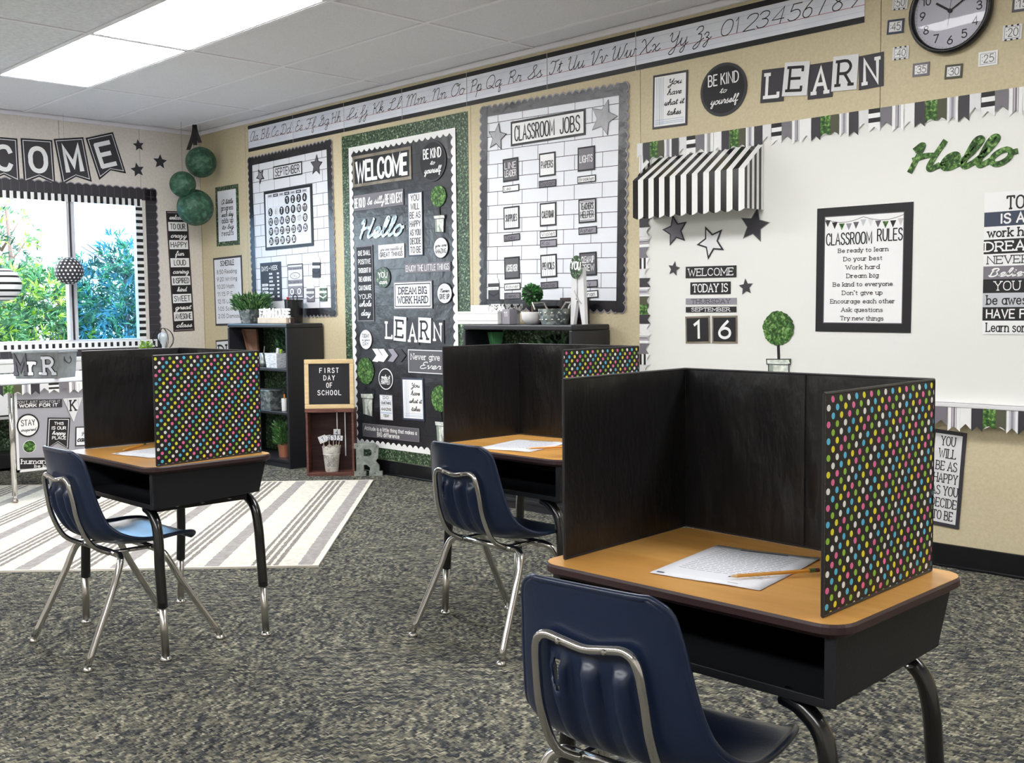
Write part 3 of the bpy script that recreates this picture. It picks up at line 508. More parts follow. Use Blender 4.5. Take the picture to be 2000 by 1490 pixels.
def tree(label, loc, h, rad, n, mats, seed, low=.3, group='trees outside the window', name='garden_tree'):
    r = thing(name, label, 'tree', loc, group=group)
    mb = MB(); lean = .15*((seed % 3)-1)
    pts = [(0, 0, 0), (lean*.3, lean*.5, h*.35), (lean, lean*.3, h*.7), (lean*1.2, 0, h*.95)]
    P = crm(pts, 4); mb.tube(P, [.05*(1-.8*i/len(P)) for i in range(len(P))], 'bark', 8)
    rg = random.Random(seed+50)
    for k in range(6):
        a = rg.uniform(0, 6.28); z = h*rg.uniform(.3, .75); mb.tube([(0, 0, z), (.3*rad[0]*math.cos(a), .3*rad[1]*math.sin(a), z+.15), (.7*rad[0]*math.cos(a), .7*rad[1]*math.sin(a), z+.35)], [.02, .014, .006], 'bark', 6)
    mb.build('trunk', r, True)
    foliage((0, 0, h*.5+low*.5), (rad[0], rad[1], (h-low)/2), n, mats, seed=seed).build('foliage', r, kind='stuff')
DK, MD, LT, BL = 'leaf_dark', 'leaf_mid', 'leaf_light', 'leaf_blue'
tree('dense green shrub low behind the window pane with the striped lantern', (-1.9, -1.5, 0), 1.55, (.8, .7, 1), 9000, [DK, MD, MD, LT], 3)
tree('bushy yellow-green tree behind the upright window bar', (-2.7, -.55, 0), 1.62, (.7, .7, 1), 8000, [MD, DK, MD, LT], 4)
tree('tall thin tree reaching up just past the window bar', (-4.3, -.1, 0), 2.5, (.35, .4, 1), 1300, [MD, DK, LT], 5, 1.0)
tree('full leafy tree seen through the bluish pane', (-2.4, .55, 0), 1.95, (.8, .75, 1), 9000, [BL, DK, MD], 6)
tree('leafy shrub at the corner end of the bluish pane', (-3.4, 1.9, 0), 1.75, (.9, .9, 1), 7000, [BL, DK, MD], 7)
tree('tree with loose high branches at the outer end of the window', (-3.5, -2.2, 0), 2.4, (.6, .5, 1), 1600, [MD, DK, LT], 8, .6)
tree('broad dark shrub filling the low view under the striped lantern', (-1.3, -2.5, 0), 1.3, (.6, .6, 1), 7000, [DK, MD, MD], 9)
tree('distant evergreen closing the view beyond the window', (-7.0, 1.6, 0), 1.9, (1.3, 1.6, 1), 9000, [DK, MD], 10)
tree('round distant shrub behind the striped lantern', (-5.4, -1.2, 0), 1.45, (1.1, 1.4, 1), 9000, [DK, MD, LT], 11)

# ================================================================== SHARED PRINT HELPERS
def q4(x0, y0, s, ox, oy):
    """corner list read in an enlarged crop -> photograph pixels"""
    return lambda *P: [(ox+a/s, oy+b/s) for a, b in P]
def bricks(mb, w, h, bw, bh, z, m='charcoal', t=.0035, phase=0.):
    k = 0; y = -h/2+phase
    while y < h/2:
        if y > -h/2: mb.rect(-w/2, w/2, y-t/2, y+t/2, z, m)
        x = -w/2+(bw*.5 if k % 2 else .12*bw)
        while x < w/2:
            a, b = max(y, -h/2), min(y+bh, h/2)
            if b > a: mb.rect(x-t/2, x+t/2, a, b, z, m)
            x += bw
        y += bh; k += 1
def scallop_strip(L, b, per, amp, z, m, m2=None, inward=False, t=.0015):
    """a border strip along +x from -L/2 to L/2, straight edge at y=0, wavy edge at y=b"""
    mb = MB(); n = max(8, int(round(L/per))*8); k = int(round(L/per))
    def edge(off): return [(-L/2+L*i/n, off+amp*abs(math.sin(math.pi*k*i/n))) for i in range(n+1)]
    def strip(y0, off, zz, mm):
        e = edge(off); v = [(x, y0, zz) for x, y in e]+[(x, y, zz) for x, y in e]+[(x, y, zz-t) for x, y in e]
        mb.add(v, [(i, i+1, i+n+2, i+n+1) for i in range(n)]+[(i+n+1, i+n+2, i+2*n+3, i+2*n+2) for i in range(n)], mm)
    if m2: strip(0, b-amp+.008, z, m2)
    strip(0, b-amp, z+.0004, m)
    return mb
def scallop_border(root, w, h, b, per, amp, z, m, m2=None, inward=False):
    """four strips; the wavy edges face outward, or inward when asked"""
    for k, (L, off, a) in enumerate(((w, h/2, 0), (w, -h/2, math.pi), (h, -w/2, math.pi/2), (h, w/2, -math.pi/2))):
        mb = scallop_strip(L, b, per, amp, z+k*.0006, m, m2)
        o = mb.build('border_strip', root)
        if a == 0: o.location = (0, off-b, 0)
        elif a == math.pi: o.location = (0, off+b, 0)
        elif off < 0: o.location = (off+b, 0, 0)
        else: o.location = (off-b, 0, 0)
        o.rotation_euler = (0, 0, a)
        if inward:
            o.rotation_euler = (0, 0, a+math.pi)
            o.location = {0: (0, h/2, 0), 1: (0, -h/2, 0), 2: (-w/2, 0, 0), 3: (w/2, 0, 0)}[k]
def topiary_ball(mb, cx, cy, rx, ry, z, seed=0, m='grass_bright'):
    rg = random.Random(seed); n = 60
    mb.poly([(cx+rx*(1+rg.uniform(-.05, .03))*math.cos(i*2*math.pi/n), cy+ry*(1+rg.uniform(-.05, .03))*math.sin(i*2*math.pi/n)) for i in range(n)], z, m, .001)

# ================================================================== MAIN WALL (y = 0)
# ---- alphabet strip: five long cards
two_tone('strip_shine', [(.3, (222, 226, 238)), (.7, (236, 238, 246))], 5, rough=.3, bump=.1)
xs = [sight(px, py, 1, 0).x for px, py in ((485, 270), (572.5, 245), (672, 220), (785.5, 195), (912, 168), (1069, 135), (1242, 96), (1690, 18))]
pairs = [[('Aa', 488.6, 504.5), ('Bb', 508.5, 526), ('Cc', 530, 544), ('Dd', 547, 569)], [('Ee', 576.5, 591), ('Ff', 596, 616), ('Gg', 622, 643), ('Hh', 646, 666)],
 [('Ii', 676, 698), ('Jj', 703, 718), ('Kk', 726, 750), ('Ll', 757, 782)], [('Mm', 791, 832), ('Nn', 842, 872), ('Oo', 880, 907)], [('Pp', 917, 941), ('Qq', 948, 980), ('Rr', 990, 1018), ('Ss', 1030, 1059)],
 [('Tt', 1072, 1097), ('Uu', 1106, 1141), ('Vv', 1150, 1184), ('Ww', 1191, 1240)],
 [('Xx', 1247.6, 1289), ('Yy', 1303, 1343), ('Zz', 1354, 1389), ('0', 1407, 1427), ('1', 1436, 1441), ('2', 1452, 1475), ('3', 1477, 1498), ('4', 1506, 1529), ('5', 1538, 1560), ('6', 1567, 1584), ('7', 1595, 1610), ('8', 1624.5, 1643.5), ('9', 1661, 1677)]]
Z0, Z1 = 2.355, 2.555
names = ['beginning with Aa', 'beginning with Ee', 'beginning with Ii', 'beginning with Mm', 'beginning with Pp', 'beginning with Tt', 'ending in the digits']
for k in range(7):
    x0, x1 = xs[k], xs[k+1]; c = Vector(((x0+x1)/2, -.001, (Z0+Z1)/2)); w_, h_ = x1-x0-.003, Z1-Z0
    r = tag(empty('alphabet_card', mw=wall_matrix('R', c, 0)), f'long white cursive alphabet card {names[k]}', 'alphabet card', 'cursive alphabet strip')
    mb = MB(); mb.box(-w_/2, w_/2, -h_/2, h_/2, 0, .002, 'strip_shine'); mb.build('backing', r)
    mb = MB(); z = .0024
    mb.rect(-w_/2, w_/2, h_/2-.027, h_/2, z, 'black'); mb.rect(-w_/2, w_/2, -h_/2, -h_/2+.027, z, 'black')
    mb.rect(-w_/2, -w_/2+.002, -h_/2, h_/2, z+.0001, 'mid_grey')
    yb = -h_/2+.077
    mb.rect(-w_/2, w_/2, yb-.0015, yb+.0008, z, 'red_line'); mb.rect(-w_/2, w_/2, yb-.028, yb-.027, z, 'blue_line'); mb.rect(-w_/2, w_/2, yb+.034, yb+.035, z, 'blue_line'); mb.rect(-w_/2, w_/2, yb+.073, yb+.0745, z, 'blue_line')
    mb.build('ruling', r)
    mb = MB()
    for s_, a, b in pairs[k]:
        xa = sight(a, 200-(a-790)*.2, 1, 0).x-c.x; xb = sight(b, 200-(b-790)*.2, 1, 0).x-c.x
        text(mb, s_, xa, xb, yb, yb+.073, z+.0005, 'ink', font='curs', wt=.062, n=4, shear=.22)
    mb.build('lettering', r)

# ---- small posters by the corner
C3 = q4(0, 0, 3.31, 400, 200)
c = Card('quote_poster', 'small poster with grass green border reading a little progress each day', 'poster', 'R', C3((70, 550), (217, 527), (228, 918), (80, 933)), edge='grass_print', bw=.035, face='paper')
for i, (s_, f) in enumerate((('A little', 'curs'), ('progress', 'sans'), ('each day', 'curs'), ('adds up', 'sans'), ('to big', 'curs'), ('results', 'sans'))):
    c.text(s_, .26, .76, .70-i*.105, .775-i*.105, font=f, serif=f == 'sans', wt=.15)
c.done()
c = Card('schedule_poster', 'white schedule poster with thin black border beside the bookshelf plant', 'poster', 'R', [(417, 503.5), (473.5, 499), (476, 634), (422, 637)], edge='charcoal', bw=.016)
c.text('SCHEDULE', .26, .74, .875, .945, wt=.16)
for i, s_ in enumerate(('8:50 Reading', '9:20 Writing', '10:20 Math', '11:15 P.E', '12:15 Lunch', '1:05 Science', '2:05 Dismissal')):
    c.text(s_, .12, .12+.055*len(s_)+.04, .76-i*.108, .815-i*.108, 'charcoal', wt=.13)
c.done()
c = Card('letter_sign', 'small white sign with black border half hidden behind the first bookshelf', 'sign', 'R', [(422, 664), (462, 662.5), (464, 728), (425.5, 731)], edge='black', bw=.012)
c.text('DISMISSAL', .12, 2.2, .42, .84, wt=.14, serif=True) if False else c.text('DI', .14, .55, .45, .84, wt=.14, serif=True)
c.done()

# ---- calendar board
quad = C3((283, 360), (825, 240), (855, 1380), (315, 1395))
cc, th, bw_, bh_ = frame('R', quad, .001)
r = tag(empty('calendar_board', mw=wall_matrix('R', cc, th)), 'September calendar board papered in white brick with black wavy border', 'bulletin board')
mb = MB(); mb.box(-bw_/2+.01, bw_/2-.01, -bh_/2+.01, bh_/2-.01, 0, .003, 'paper'); mb.build('paper_backing', r)
mb = MB(); bricks(mb, bw_-.1, bh_-.1, .21, .083, .0034); mb.build('brick_print', r)
scallop_border(r, bw_, bh_, .062, .047, .015, .0045, 'wrinkled_black', 'lilac_grey')
c = Card('month_card', 'white rectangular card reading SEPTEMBER on the calendar board', 'card', 'R', C3((446, 415), (632, 380), (635, 465), (450, 500)), .006, edge='black', bw=.01)
c.text('SEPTEMBER', .08, .92, .22, .78, wt=.13); c.done()
def star(name, label, pl, px, py, rad, rot, rim, face, d=.006, rim_w=.2, group=None):
    o = sight(px, py, PLANES[pl][0], PLANES[pl][1]); r = tag(empty(name, mw=wall_matrix(pl, o+PLANES[pl][3]*d, 0)), label, 'star cutout', group)
    mb = MB(); mb.star(0, 0, rad, rot, .002, rim, .47, .002); mb.build('backing', r)
    mb = MB(); mb.star(0, 0, rad*(1-rim_w), rot, .0024, face, .47); mb.build('star_face', r)
star('star_cutout', 'pale grey black-rimmed star beside the September card', 'R', 510, 344, .062, .5, 'black', 'lilac_grey', rim_w=.3)
star('star_cutout', 'dark grey star above the calendar at its upper corner', 'R', 619.5, 323, .078, -.1, 'black', 'mid_grey', rim_w=.15)
cal = Card('calendar', 'month calendar with round black date markers on white grid', 'calendar', 'R', C3((387, 578), (698, 527), (710, 925), (403, 958)), .006, t=.006, edge='black', bw=.022)
for k in range(7):
    u0, u1 = .085+k*.12, .085+k*.12+.105
    cal.rect(u0, u1, .885, .935, 'black' if k in (1, 3, 5) else 'light_grey', 1)
    cal.rect(u0+.02, u1-.02, .9, .92, 'light_grey' if k in (1, 3, 5) else 'grey', 2)
for k in range(8): cal.rect(.08+k*.12, .083+k*.12, .06, .88, 'blue_line')
for k in range(6): cal.rect(.08, .92, .06+k*.164, .063+k*.164, 'blue_line')
cal.done()
for dd in range(1, 31):
    k = dd+2; col, row = k % 7, k // 7
    if dd in (6, 17): fm, im = 'pale', 'lilac_grey'
    elif dd in (13, 14, 20, 24, 25): fm, im = 'slate_blue', 'white'
    else: fm, im = 'ink', 'white'
    cx, cy = cal.X(.14+col*.12), cal.Y(.80-row*.164)
    mb = MB(); mb.disc(0, 0, .044*cal.w, .048*cal.w, .002, fm, .002, 24); s_ = str(dd)
    text(mb, s_, -.017 if len(s_) > 1 else -.008, .017 if len(s_) > 1 else .008, -.017, .017, .0026, im, wt=.17)
    mb.build('date_marker', cal.root, loc=(cx, cy, .0068))
C5 = q4(0, 0, 7.84, 500, 440)
c = Card('days_chart', 'dark chart of the days of the week low on the calendar board', 'chart', 'R', C5((75, 580), (400, 555), (405, 1150), (95, 1168)), .006, edge='slate_blue', bw=.012, face='charcoal')
c.text('DAYS', .08, .38, .79, .9, 'white', wt=.16); c.text('of the', .42, .5, .83, .87, 'white'); c.text('WEEK', .53, .84, .8, .91, 'white', wt=.16)
for i, wd_ in enumerate((.15, .17, .17, .25, .2, .14, .22)):
    y = .70-i*.098; c.rect(.43, .43+wd_, y-.022, y+.026, 'white'); c.rect(.47, .4+wd_, y-.004, y+.008, 'grey', 1); c.rect(.80, .9, y-.022, y+.026, 'white')
for i in range(3):
    y = .42-i*.098; c.p.poly([(c.X(.05), c.Y(y-.03)), (c.X(.34), c.Y(y-.03)), (c.X(.39), c.Y(y)), (c.X(.34), c.Y(y+.034)), (c.X(.05), c.Y(y+.034)), (c.X(.09), c.Y(y))], c.L, 'white')
    c.rect(.14, .3, y-.006, y+.006, 'grey', 1)
c.done()
c = Card('weather_card', 'season and weather card in grey and white beside the days chart', 'card', 'R', C5((495, 598), (728, 585), (740, 1110), (505, 1125)), .006, edge='charcoal', bw=.008)
c.rect(.04, .96, .42, .54, 'lilac_grey'); c.rect(.04, .96, .83, .92, 'lilac_grey', 0); c.rect(.04, .96, .06, .36, 'lilac_grey', 0)
c.text('The season is', .1, .9, .845, .9, wt=.12, serif=True)
for u, rx, ry, v in ((.5, .32, .095, .66), (.27, .17, .11, .2), (.74, .17, .11, .2)):
    c.p.disc(c.X(u), c.Y(v), rx*c.w, ry*c.h, c.L+.0003, 'ink'); c.p.disc(c.X(u), c.Y(v), (rx-.03)*c.w, (ry-.014)*c.h, c.L+.0005, 'white')
c.text('FALL', .35, .65, .63, .69); c.text('The weather is', .08, .92, .45, .51, wt=.12, serif=True); c.text('&', .47, .54, .17, .24)
c.rect(.2, .34, .15, .25, 'lilac_grey', 4); c.rect(.67, .8, .15, .25, 'lilac_grey', 4); c.done()
def pouch(label, quad, body, band, top):
    c = Card('card_pouch', label, 'card pouch', 'R', quad, .006, t=.001, face=body)
    c.back = MB(); hw, hh = c.w/2, c.h/2
    c.back.box(-hw, hw, -hh, hh*.45, 0, .006, body)
    for s_ in (-1, 1): c.back.poly([(s_*hw*.45+hw*.5*math.cos(a*.3), hh*.55+hh*.42*math.sin(a*.3)) for a in range(21)], .004, 'pale', .003)
    c.back.build('pouch_body', c.root); c.back = MB()
    c.L = .0064; c.p.rect(-hw, hw, -hh*.12, hh*.14, c.L, 'white'); text(c.p, 'cards', -hw*.6, hw*.6, -hh*.06, hh*.09, c.L+.0003, 'ink')
    c.p.poly([(-hw, -hh*.45), (0, -hh*.72), (hw, -hh*.45), (hw, -hh*.3), (0, -hh*.57), (-hw, -hh*.3)], c.L, band)
    c.done()
pouch('dark card pouch above two others on the calendar board', C5((880, 480), (1000, 478), (1000, 800), (885, 800)), 'charcoal', 'black', 'pale')
pouch('grey card pouch with chevron on the calendar board', C5((790, 895), (905, 892), (915, 1165), (797, 1168)), 'grey', 'pale', 'pale')
pouch('green patterned card pouch at the calendar board corner', C5((985, 888), (1100, 885), (1105, 1158), (995, 1160)), 'grass_print', 'white', 'grey')

# ---- welcome board: grass print sheet, black planks paper with white wavy border
mb = MB(); gx0, gx1, gz0, gz1 = 2.0, 3.305, .1, 2.325
r = tag(empty('welcome_board', mw=wall_matrix('R', Vector(((gx0+gx1)/2, -.001, (gz0+gz1)/2)), 0)), 'tall welcome board of black plank paper on a grass print sheet', 'bulletin board')
W_, H_ = gx1-gx0, gz1-gz0
mb.box(-W_/2, W_/2, -H_/2, H_/2, 0, .002, 'grass_print'); mb.build('grass_sheet', r)
C3b = q4(0, 0, 4.14, 660, 200); C4 = q4(0, 0, 3.725, 660, 540)
P_ = [sight(x, y, 1, 0) for x, y in ((681.5, 289), (891, 249.5))]; Pb = [sight(x, y, 1, 0) for x, y in ((699, 868), (845, 888))]
px0, px1, pz1, pz0 = P_[0].x+.005, P_[1].x, (P_[0].z+P_[1].z)/2, (Pb[0].z+Pb[1].z)/2
pc = Vector(((px0+px1)/2-(gx0+gx1)/2, (pz0+pz1)/2-(gz0+gz1)/2)); pw, ph = px1-px0, pz1-pz0
mb = MB(); mb.box(pc.x-pw/2, pc.x+pw/2, pc.y-ph/2, pc.y+ph/2, .002, .004, 'wrinkled_black'); mb.build('plank_paper', r)
mb = MB(); nrow = 17; rg = random.Random(4)
for k in range(1, nrow): mb.rect(pc.x-pw/2, pc.x+pw/2, pc.y-ph/2+ph*k/nrow-.0015, pc.y-ph/2+ph*k/nrow+.0015, .0043, 'black')
mb.build('plank_print', r)
hold = empty('border'); hold.parent = r; hold.location = (pc.x, pc.y, 0)
for k, (L, loc, a) in enumerate(((pw, (0, ph/2), math.pi), (pw, (0, -ph/2), 0), (ph, (-pw/2, 0), -math.pi/2), (ph, (pw/2, 0), math.pi/2))):
    o = scallop_strip(L, .045, .058, .02, .005+k*.0006, 'white').build('border_strip', r)
    o.location = (pc.x+loc[0], pc.y+loc[1], 0); o.rotation_euler = (0, 0, a)
bpy.data.objects.remove(hold)
D = .008
c = Card('welcome_sign', 'black WELCOME sign with bronze frame at the top of the welcome board', 'sign', 'R', C3b((128, 440), (600, 355), (603, 620), (130, 690)), D, edge='bronze_rim', bw=.02, face='ink')
c.text('WELCOME', .07, .93, .2, .78, 'white', wt=.2); c.done()
def round_sign(label, ctr, rx, ry, lines, face='ink', edge='charcoal', ink='white', bw=.008, d=D, f=C3b, cat='round sign', name='round_sign', pl='R'):
    (cx, cy), = f(ctr); sc = f((0, 0), (1, 0)); k = sc[1][0]-sc[0][0]
    q = [(cx-rx*k, cy-ry*k+rx*k*.16), (cx+rx*k, cy-ry*k-rx*k*.16), (cx+rx*k, cy+ry*k-rx*k*.16), (cx-rx*k, cy+ry*k+rx*k*.16)]
    if pl != 'R': q = [(cx-rx*k, cy-ry*k), (cx+rx*k, cy-ry*k), (cx+rx*k, cy+ry*k), (cx-rx*k, cy+ry*k)]
    c = Card(name, label, cat, pl, q, d, t=.003, face=face, edge=edge, bw=bw, shape='disc', th=0)
    for (s_, u0, u1, v0, v1, fnt, wt) in lines: c.text(s_, u0, u1, v0, v1, ink, font=fnt, wt=wt)
    c.done(); return c
round_sign('round black be kind sign on the welcome board', (775, 475), 110, 168, [('BE KIND', .18, .82, .58, .8, 'sans', .15), ('to', .42, .58, .42, .52, 'curs', .17), ('yourself', .2, .8, .22, .37, 'curs', .16)], bw=.012)
c = Card('quote_sign', 'grey be kind be silly be honest sign under the WELCOME sign', 'sign', 'R', C3b((135, 755), (537, 700), (540, 825), (140, 883)), D, face='grey')
c.text('BE KIND', .02, .24, .2, .78, 'white', wt=.13); c.text('be silly', .28, .62, .3, .75, 'white', font='curs', wt=.14); c.text('BE HONEST', .65, .98, .2, .78, 'white', wt=.13); c.done()
def word(name, label, quad, s_, m, wt, d=D, t=.003, pl='R'):
    cc, th, w_, h_ = frame(pl, quad, d); r = tag(empty(name, mw=wall_matrix(pl, cc, th)), label, 'word cutout')
    mb = MB(); text(mb, s_, -w_/2, w_/2, -h_/2, h_/2, t, m, font='curs', wt=wt, n=6)
    v0 = list(mb.v); 
    o = mb.build('lettering', r); md = o.modifiers.new('solid', 'SOLIDIFY'); md.thickness = t; md.offset = -1
word('hello_cutout', 'silvery Hello script cutout on the welcome board', C3b((165, 960), (520, 915), (520, 1070), (165, 1100)), 'Hello', 'galvanised', .17)
c = Card('quote_sign', 'narrow white you will be happy sign on the black welcome board', 'sign', 'R', C3b((573, 733), (690, 715), (700, 1240), (580, 1245)), D, edge='slate_blue', bw=.008, face='pale')
for i, s_ in enumerate(('YOU', 'WILL', 'BE AS', 'HAPPY', 'AS YOU', 'DECIDE', 'TO BE')):
    c.text(s_, .22 if len(s_) < 5 else .14, .78 if len(s_) < 5 else .86, .865-i*.135, .955-i*.135, wt=.13)
c.done()
mat('pot_white', (214, 220, 210), .6, var=.3, vscale=40); mat('pot_shade', (150, 158, 148), .6)
def topiary(label, ctr, rx, ry, pot, f, d=D, seed=0, trunk=True):
    (cx, cy), = f(ctr); k = f((0, 0), (1, 0)); k = k[1][0]-k[0][0]
    P = [sight(x, y, 1, 0) for x, y in f(*pot)]; o = sight(cx, cy, 1, 0); e = sight(cx+rx*k, cy, 1, 0); g = sight(cx, cy-ry*k, 1, 0)
    r = tag(empty('topiary_cutout', mw=wall_matrix('R', o+Vector((0, -d, 0)), 0)), label, 'topiary cutout')
    P = [p-o for p in P]; R_ = e.x-o.x; R2 = g.z-o.z
    if trunk:
        mb = MB(); mb.poly([(-.007, -R2*.9), (.007, -R2*.9), ((P[0].x+P[1].x)/2+.007, P[0].z-.01), ((P[0].x+P[1].x)/2-.007, P[0].z-.01)][::-1], .002, 'black', .002); mb.build('trunk', r)
    mb = MB(); topiary_ball(mb, 0, 0, R_, R2, .003, seed); mb.build('crown', r)
    mb = MB(); tl, tr, br, bl = [(p.x, p.z) for p in P]; rim = .22
    L_ = lambda a, b, t: (a[0]+(b[0]-a[0])*t, a[1]+(b[1]-a[1])*t)
    mb.poly([tl, L_(tl, bl, rim), L_(tr, br, rim), tr][::1], .004, 'pot_white', .002)
    a, b = L_(tl, bl, rim), L_(tr, br, rim); a = L_(a, b, .07); b = L_(b, a, .07)
    mb.poly([a, bl, br, b], .003, 'pot_white', .002)
    mb.ribbon([tl, L_(tl, bl, rim), a, bl, br, b, L_(tr, br, rim), tr], .005, .0046, 'charcoal', True)
    q = L_(bl, br, .25); mb.poly([bl, q, L_(a, b, .22), a][::1], .0042, 'pot_shade'); mb.poly([L_(bl, br, .55), L_(bl, br, .9), L_(bl, tr, .4), L_(bl, tr, .35)], .0042, 'pot_shade')
    mb.poly([L_(tl, tr, .82), L_(tr, br, .0), L_(tr, br, rim), L_(tl, tr, .9)], .0044, 'grass_bright')
    mb.rect(a[0], b[0], a[1]-.002, a[1]+.002, .0046, 'mid_grey')
    mb.build('pot', r)
topiary('topiary cutout in white pot below the round be kind sign', (823, 758), 62, 87, [(783, 915), (877, 908), (865, 1050), (797, 1050)], C3b, seed=1)
c = Card('quote_sign', 'white sign about great things over the you can disc', 'sign', 'R', C3b((335, 1155), (545, 1138), (545, 1255), (338, 1270)), D, face='pale')
c.text('you are capable of', .08, .92, .58, .82, 'grey', font='curs', wt=.12); c.text('GREAT THINGS', .06, .94, .16, .44, wt=.15); c.done()
round_sign('round white you are amazing sign under the potted topiary', (842, 1175), 60, 87, [('you are', .12, .88, .55, .72, 'curs', .13), ('AMAZING', .14, .86, .25, .45, 'sans', .13)], face='white', edge='ink', ink='ink', bw=.005)
c = Card('quote_sign', 'grey enjoy the little things sign across the welcome board', 'sign', 'R', C3b((550, 1308), (918, 1285), (920, 1365), (550, 1382)), D, face='grey')
c.text('ENJOY THE LITTLE THINGS', .03, .97, .2, .8, 'pale', wt=.13); c.done()
q = C3b((155, 1165), (290, 1152)) + C4((270, 325), (150, 327))
c = Card('quote_sign', 'tall blue-black one small positive thought sign down the board edge', 'sign', 'R', q, D, edge='grey', bw=.008, face='ink')
for i, s_ in enumerate(('ONE SMALL', 'POSITIVE', 'THOUGHT IN', 'THE MORNING', 'CAN CHANGE', 'YOUR')):
    c.text(s_, .14, .88, .875-i*.115, .935-i*.115, 'white', wt=.15)
c.text('whole', .12, .84, .20, .275, 'white', font='curs', wt=.17); c.text('day', .22, .78, .08, .155, 'white', font='curs', wt=.17); c.done()
round_sign('round grass green you can sign', (375, 1415), 58, 85, [('YOU', .2, .8, .5, .74, 'sans', .17), ('can', .24, .78, .2, .42, 'curs', .17)], face='grass_print', edge='charcoal', bw=.004)
c = Card('quote_sign', 'cream framed dream big work hard sign', 'sign', 'R', C4((415, 38), (693, 28), (697, 235), (413, 240)), D, edge='grey', bw=.008, face='paper')
c.ring(.016, .006, 'ink'); c.text('DREAM BIG', .14, .86, .55, .78, wt=.16, serif=True); c.text('WORK HARD', .11, .89, .22, .45, wt=.16, serif=True); c.done()
round_sign('round striped never give up sign at the board edge', (785, 122), 56, 78, [('Never', .2, .8, .55, .72, 'curs', .15), ('GIVE UP', .18, .82, .24, .46, 'sans', .14)], face='pale', edge='ink', ink='ink', bw=.006, f=C4)
def learn(letters, f, dd, tail):
    for (ch, q, dark, k) in letters:
        c = Card('letter_card', f'{"dark" if dark else "white"} card with the letter {ch} in the LEARN {tail}', 'letter card', 'R', f(*q), dd+.002*k, t=.002, face='charcoal' if dark else 'pale', group='LEARN letter cards '+tail)
        c.text(ch, .24, .76, .16, .84, 'white' if dark else 'ink', wt=.125 if not dark else .15, serif=True, nat=1.3); c.done()
learn([('L', [(340, 308), (420, 308), (422, 475), (345, 470)], True, 0), ('E', [(418, 288), (512, 298), (500, 472), (413, 465)], False, 1), ('A', [(510, 320), (598, 325), (597, 498), (503, 495)], True, 0),
       ('R', [(592, 297), (688, 302), (685, 485), (597, 478)], False, 1), ('N', [(688, 318), (777, 318), (782, 488), (690, 488)], True, 0)], C4, D, 'row on the welcome board')
round_sign('round white today is your day sign beside the long edge sign', (212, 458), 44, 72, [('TODAY', .2, .8, .6, .78, 'sans', .15), ('is your', .18, .82, .44, .56, 'curs', .14), ('DAY', .28, .72, .2, .36, 'sans', .15)], face='white', edge='grey', ink='slate_blue', bw=.003, f=C4)
for k, (x0, m, nm) in enumerate(((258, 'white', 'first white'), (303, 'pale', 'second white'), (372, 'lilac_grey', 'lilac grey'), (430, 'charcoal', 'black'))):
    P = [sight(x, y, 1, 0) for x, y in C4((x0, 525+k*2), (x0+38, 525), (x0+72, 575), (x0+38, 622), (x0, 615), (x0+30, 572))]
    o = sum(P, Vector())/6; r = tag(empty('chevron_cutout', mw=wall_matrix('R', o+Vector((0, -D, 0)), 0)), f'{nm} chevron pointing along the welcome board', 'chevron cutout', 'chevrons on the welcome board')
    mb = MB(); mb.poly([((p-o).x, (p-o).z) for p in P][::-1], .002, m, .002); mb.build('backing', r)
c = Card('quote_sign', 'dark grey never give ever sign at the welcome board edge', 'sign', 'R', C4((517, 528), (795, 540), (795, 712), (522, 698)), D, edge='pale', bw=.006, face='mid_grey')
c.text('Never give', .08, .84, .58, .82, 'white', serif=True, wt=.13); c.text('Ever', .3, .86, .2, .48, 'white', font='curs', wt=.12); c.done()
topiary('pale leafy topiary cutout low on the welcome board above a lone pot', (210, 687), 60, 97, [(175, 850), (270, 850), (258, 1018), (195, 1000)], C4, seed=2, trunk=False)
round_sign('round black make it happen sign', (357, 745), 51, 77, [('make it', .2, .8, .52, .7, 'curs', .17), ('HAPPEN', .2, .8, .26, .48, 'sans', .16)], edge='white', bw=.006, f=C4)
c = Card('quote_sign', 'tilted white you have what it takes sign with plaid edge on the board', 'sign', 'R', C4((470, 735), (632, 740), (635, 1050), (480, 1040)), D, edge='slate_blue', bw=.012, face='white')
def plaid(c):
    for u in (.1, .15, .2, .25, .3): c.rect(u, u+.015, .06, .94, 'blue_line' if u != .2 else 'lilac_grey')
    for v in (.08, .11, .15): c.rect(.08, .92, v, v+.01, 'blue_line')
    for i, s_ in enumerate(('You', 'have', 'what it', 'takes')):
        c.text(s_, .42 if len(s_) < 6 else .34, .82 if len(s_) < 6 else .9, .78-i*.185, .885-i*.185, font='curs', wt=.14)
    c.done()
plaid(c)
c = Card('quote_sign', 'small white do something amazing today sign', 'sign', 'R', C4((312, 858), (405, 862), (408, 1047), (315, 1040)), D, edge='lilac_grey', bw=.004, face='pale')
for s_, v in (('DO', .84), ('SOMETHING', .62), ('AMAZING', .38), ('TODAY', .12)): c.text(s_, .12 if len(s_) > 5 else .28, .88 if len(s_) > 5 else .72, v, v+.1, wt=.16)
c.rect(.06, .94, .76, .78, 'blue_line'); c.rect(.06, .94, .56, .58, 'blue_line'); c.rect(.06, .94, .26, .31, 'blue_line'); c.done()
topiary('topiary cutout in a striped pot half hidden by the middle desk screen', (750, 888), 62, 95, [(715, 1050), (810, 1060), (800, 1210), (732, 1200)], C4, seed=3)
c = Card('quote_sign', 'long dark attitude is a little thing sign at the board bottom', 'sign', 'R', C4((190, 1068), (600, 1103), (600, 1207), (188, 1158)), D, edge='grey', bw=.004, face='mid_grey')
c.text('Attitude is a little thing that makes a', .04, .96, .52, .8, 'white', wt=.17); c.text('BIG difference', .27, .66, .12, .42, 'white', wt=.18); c.done()

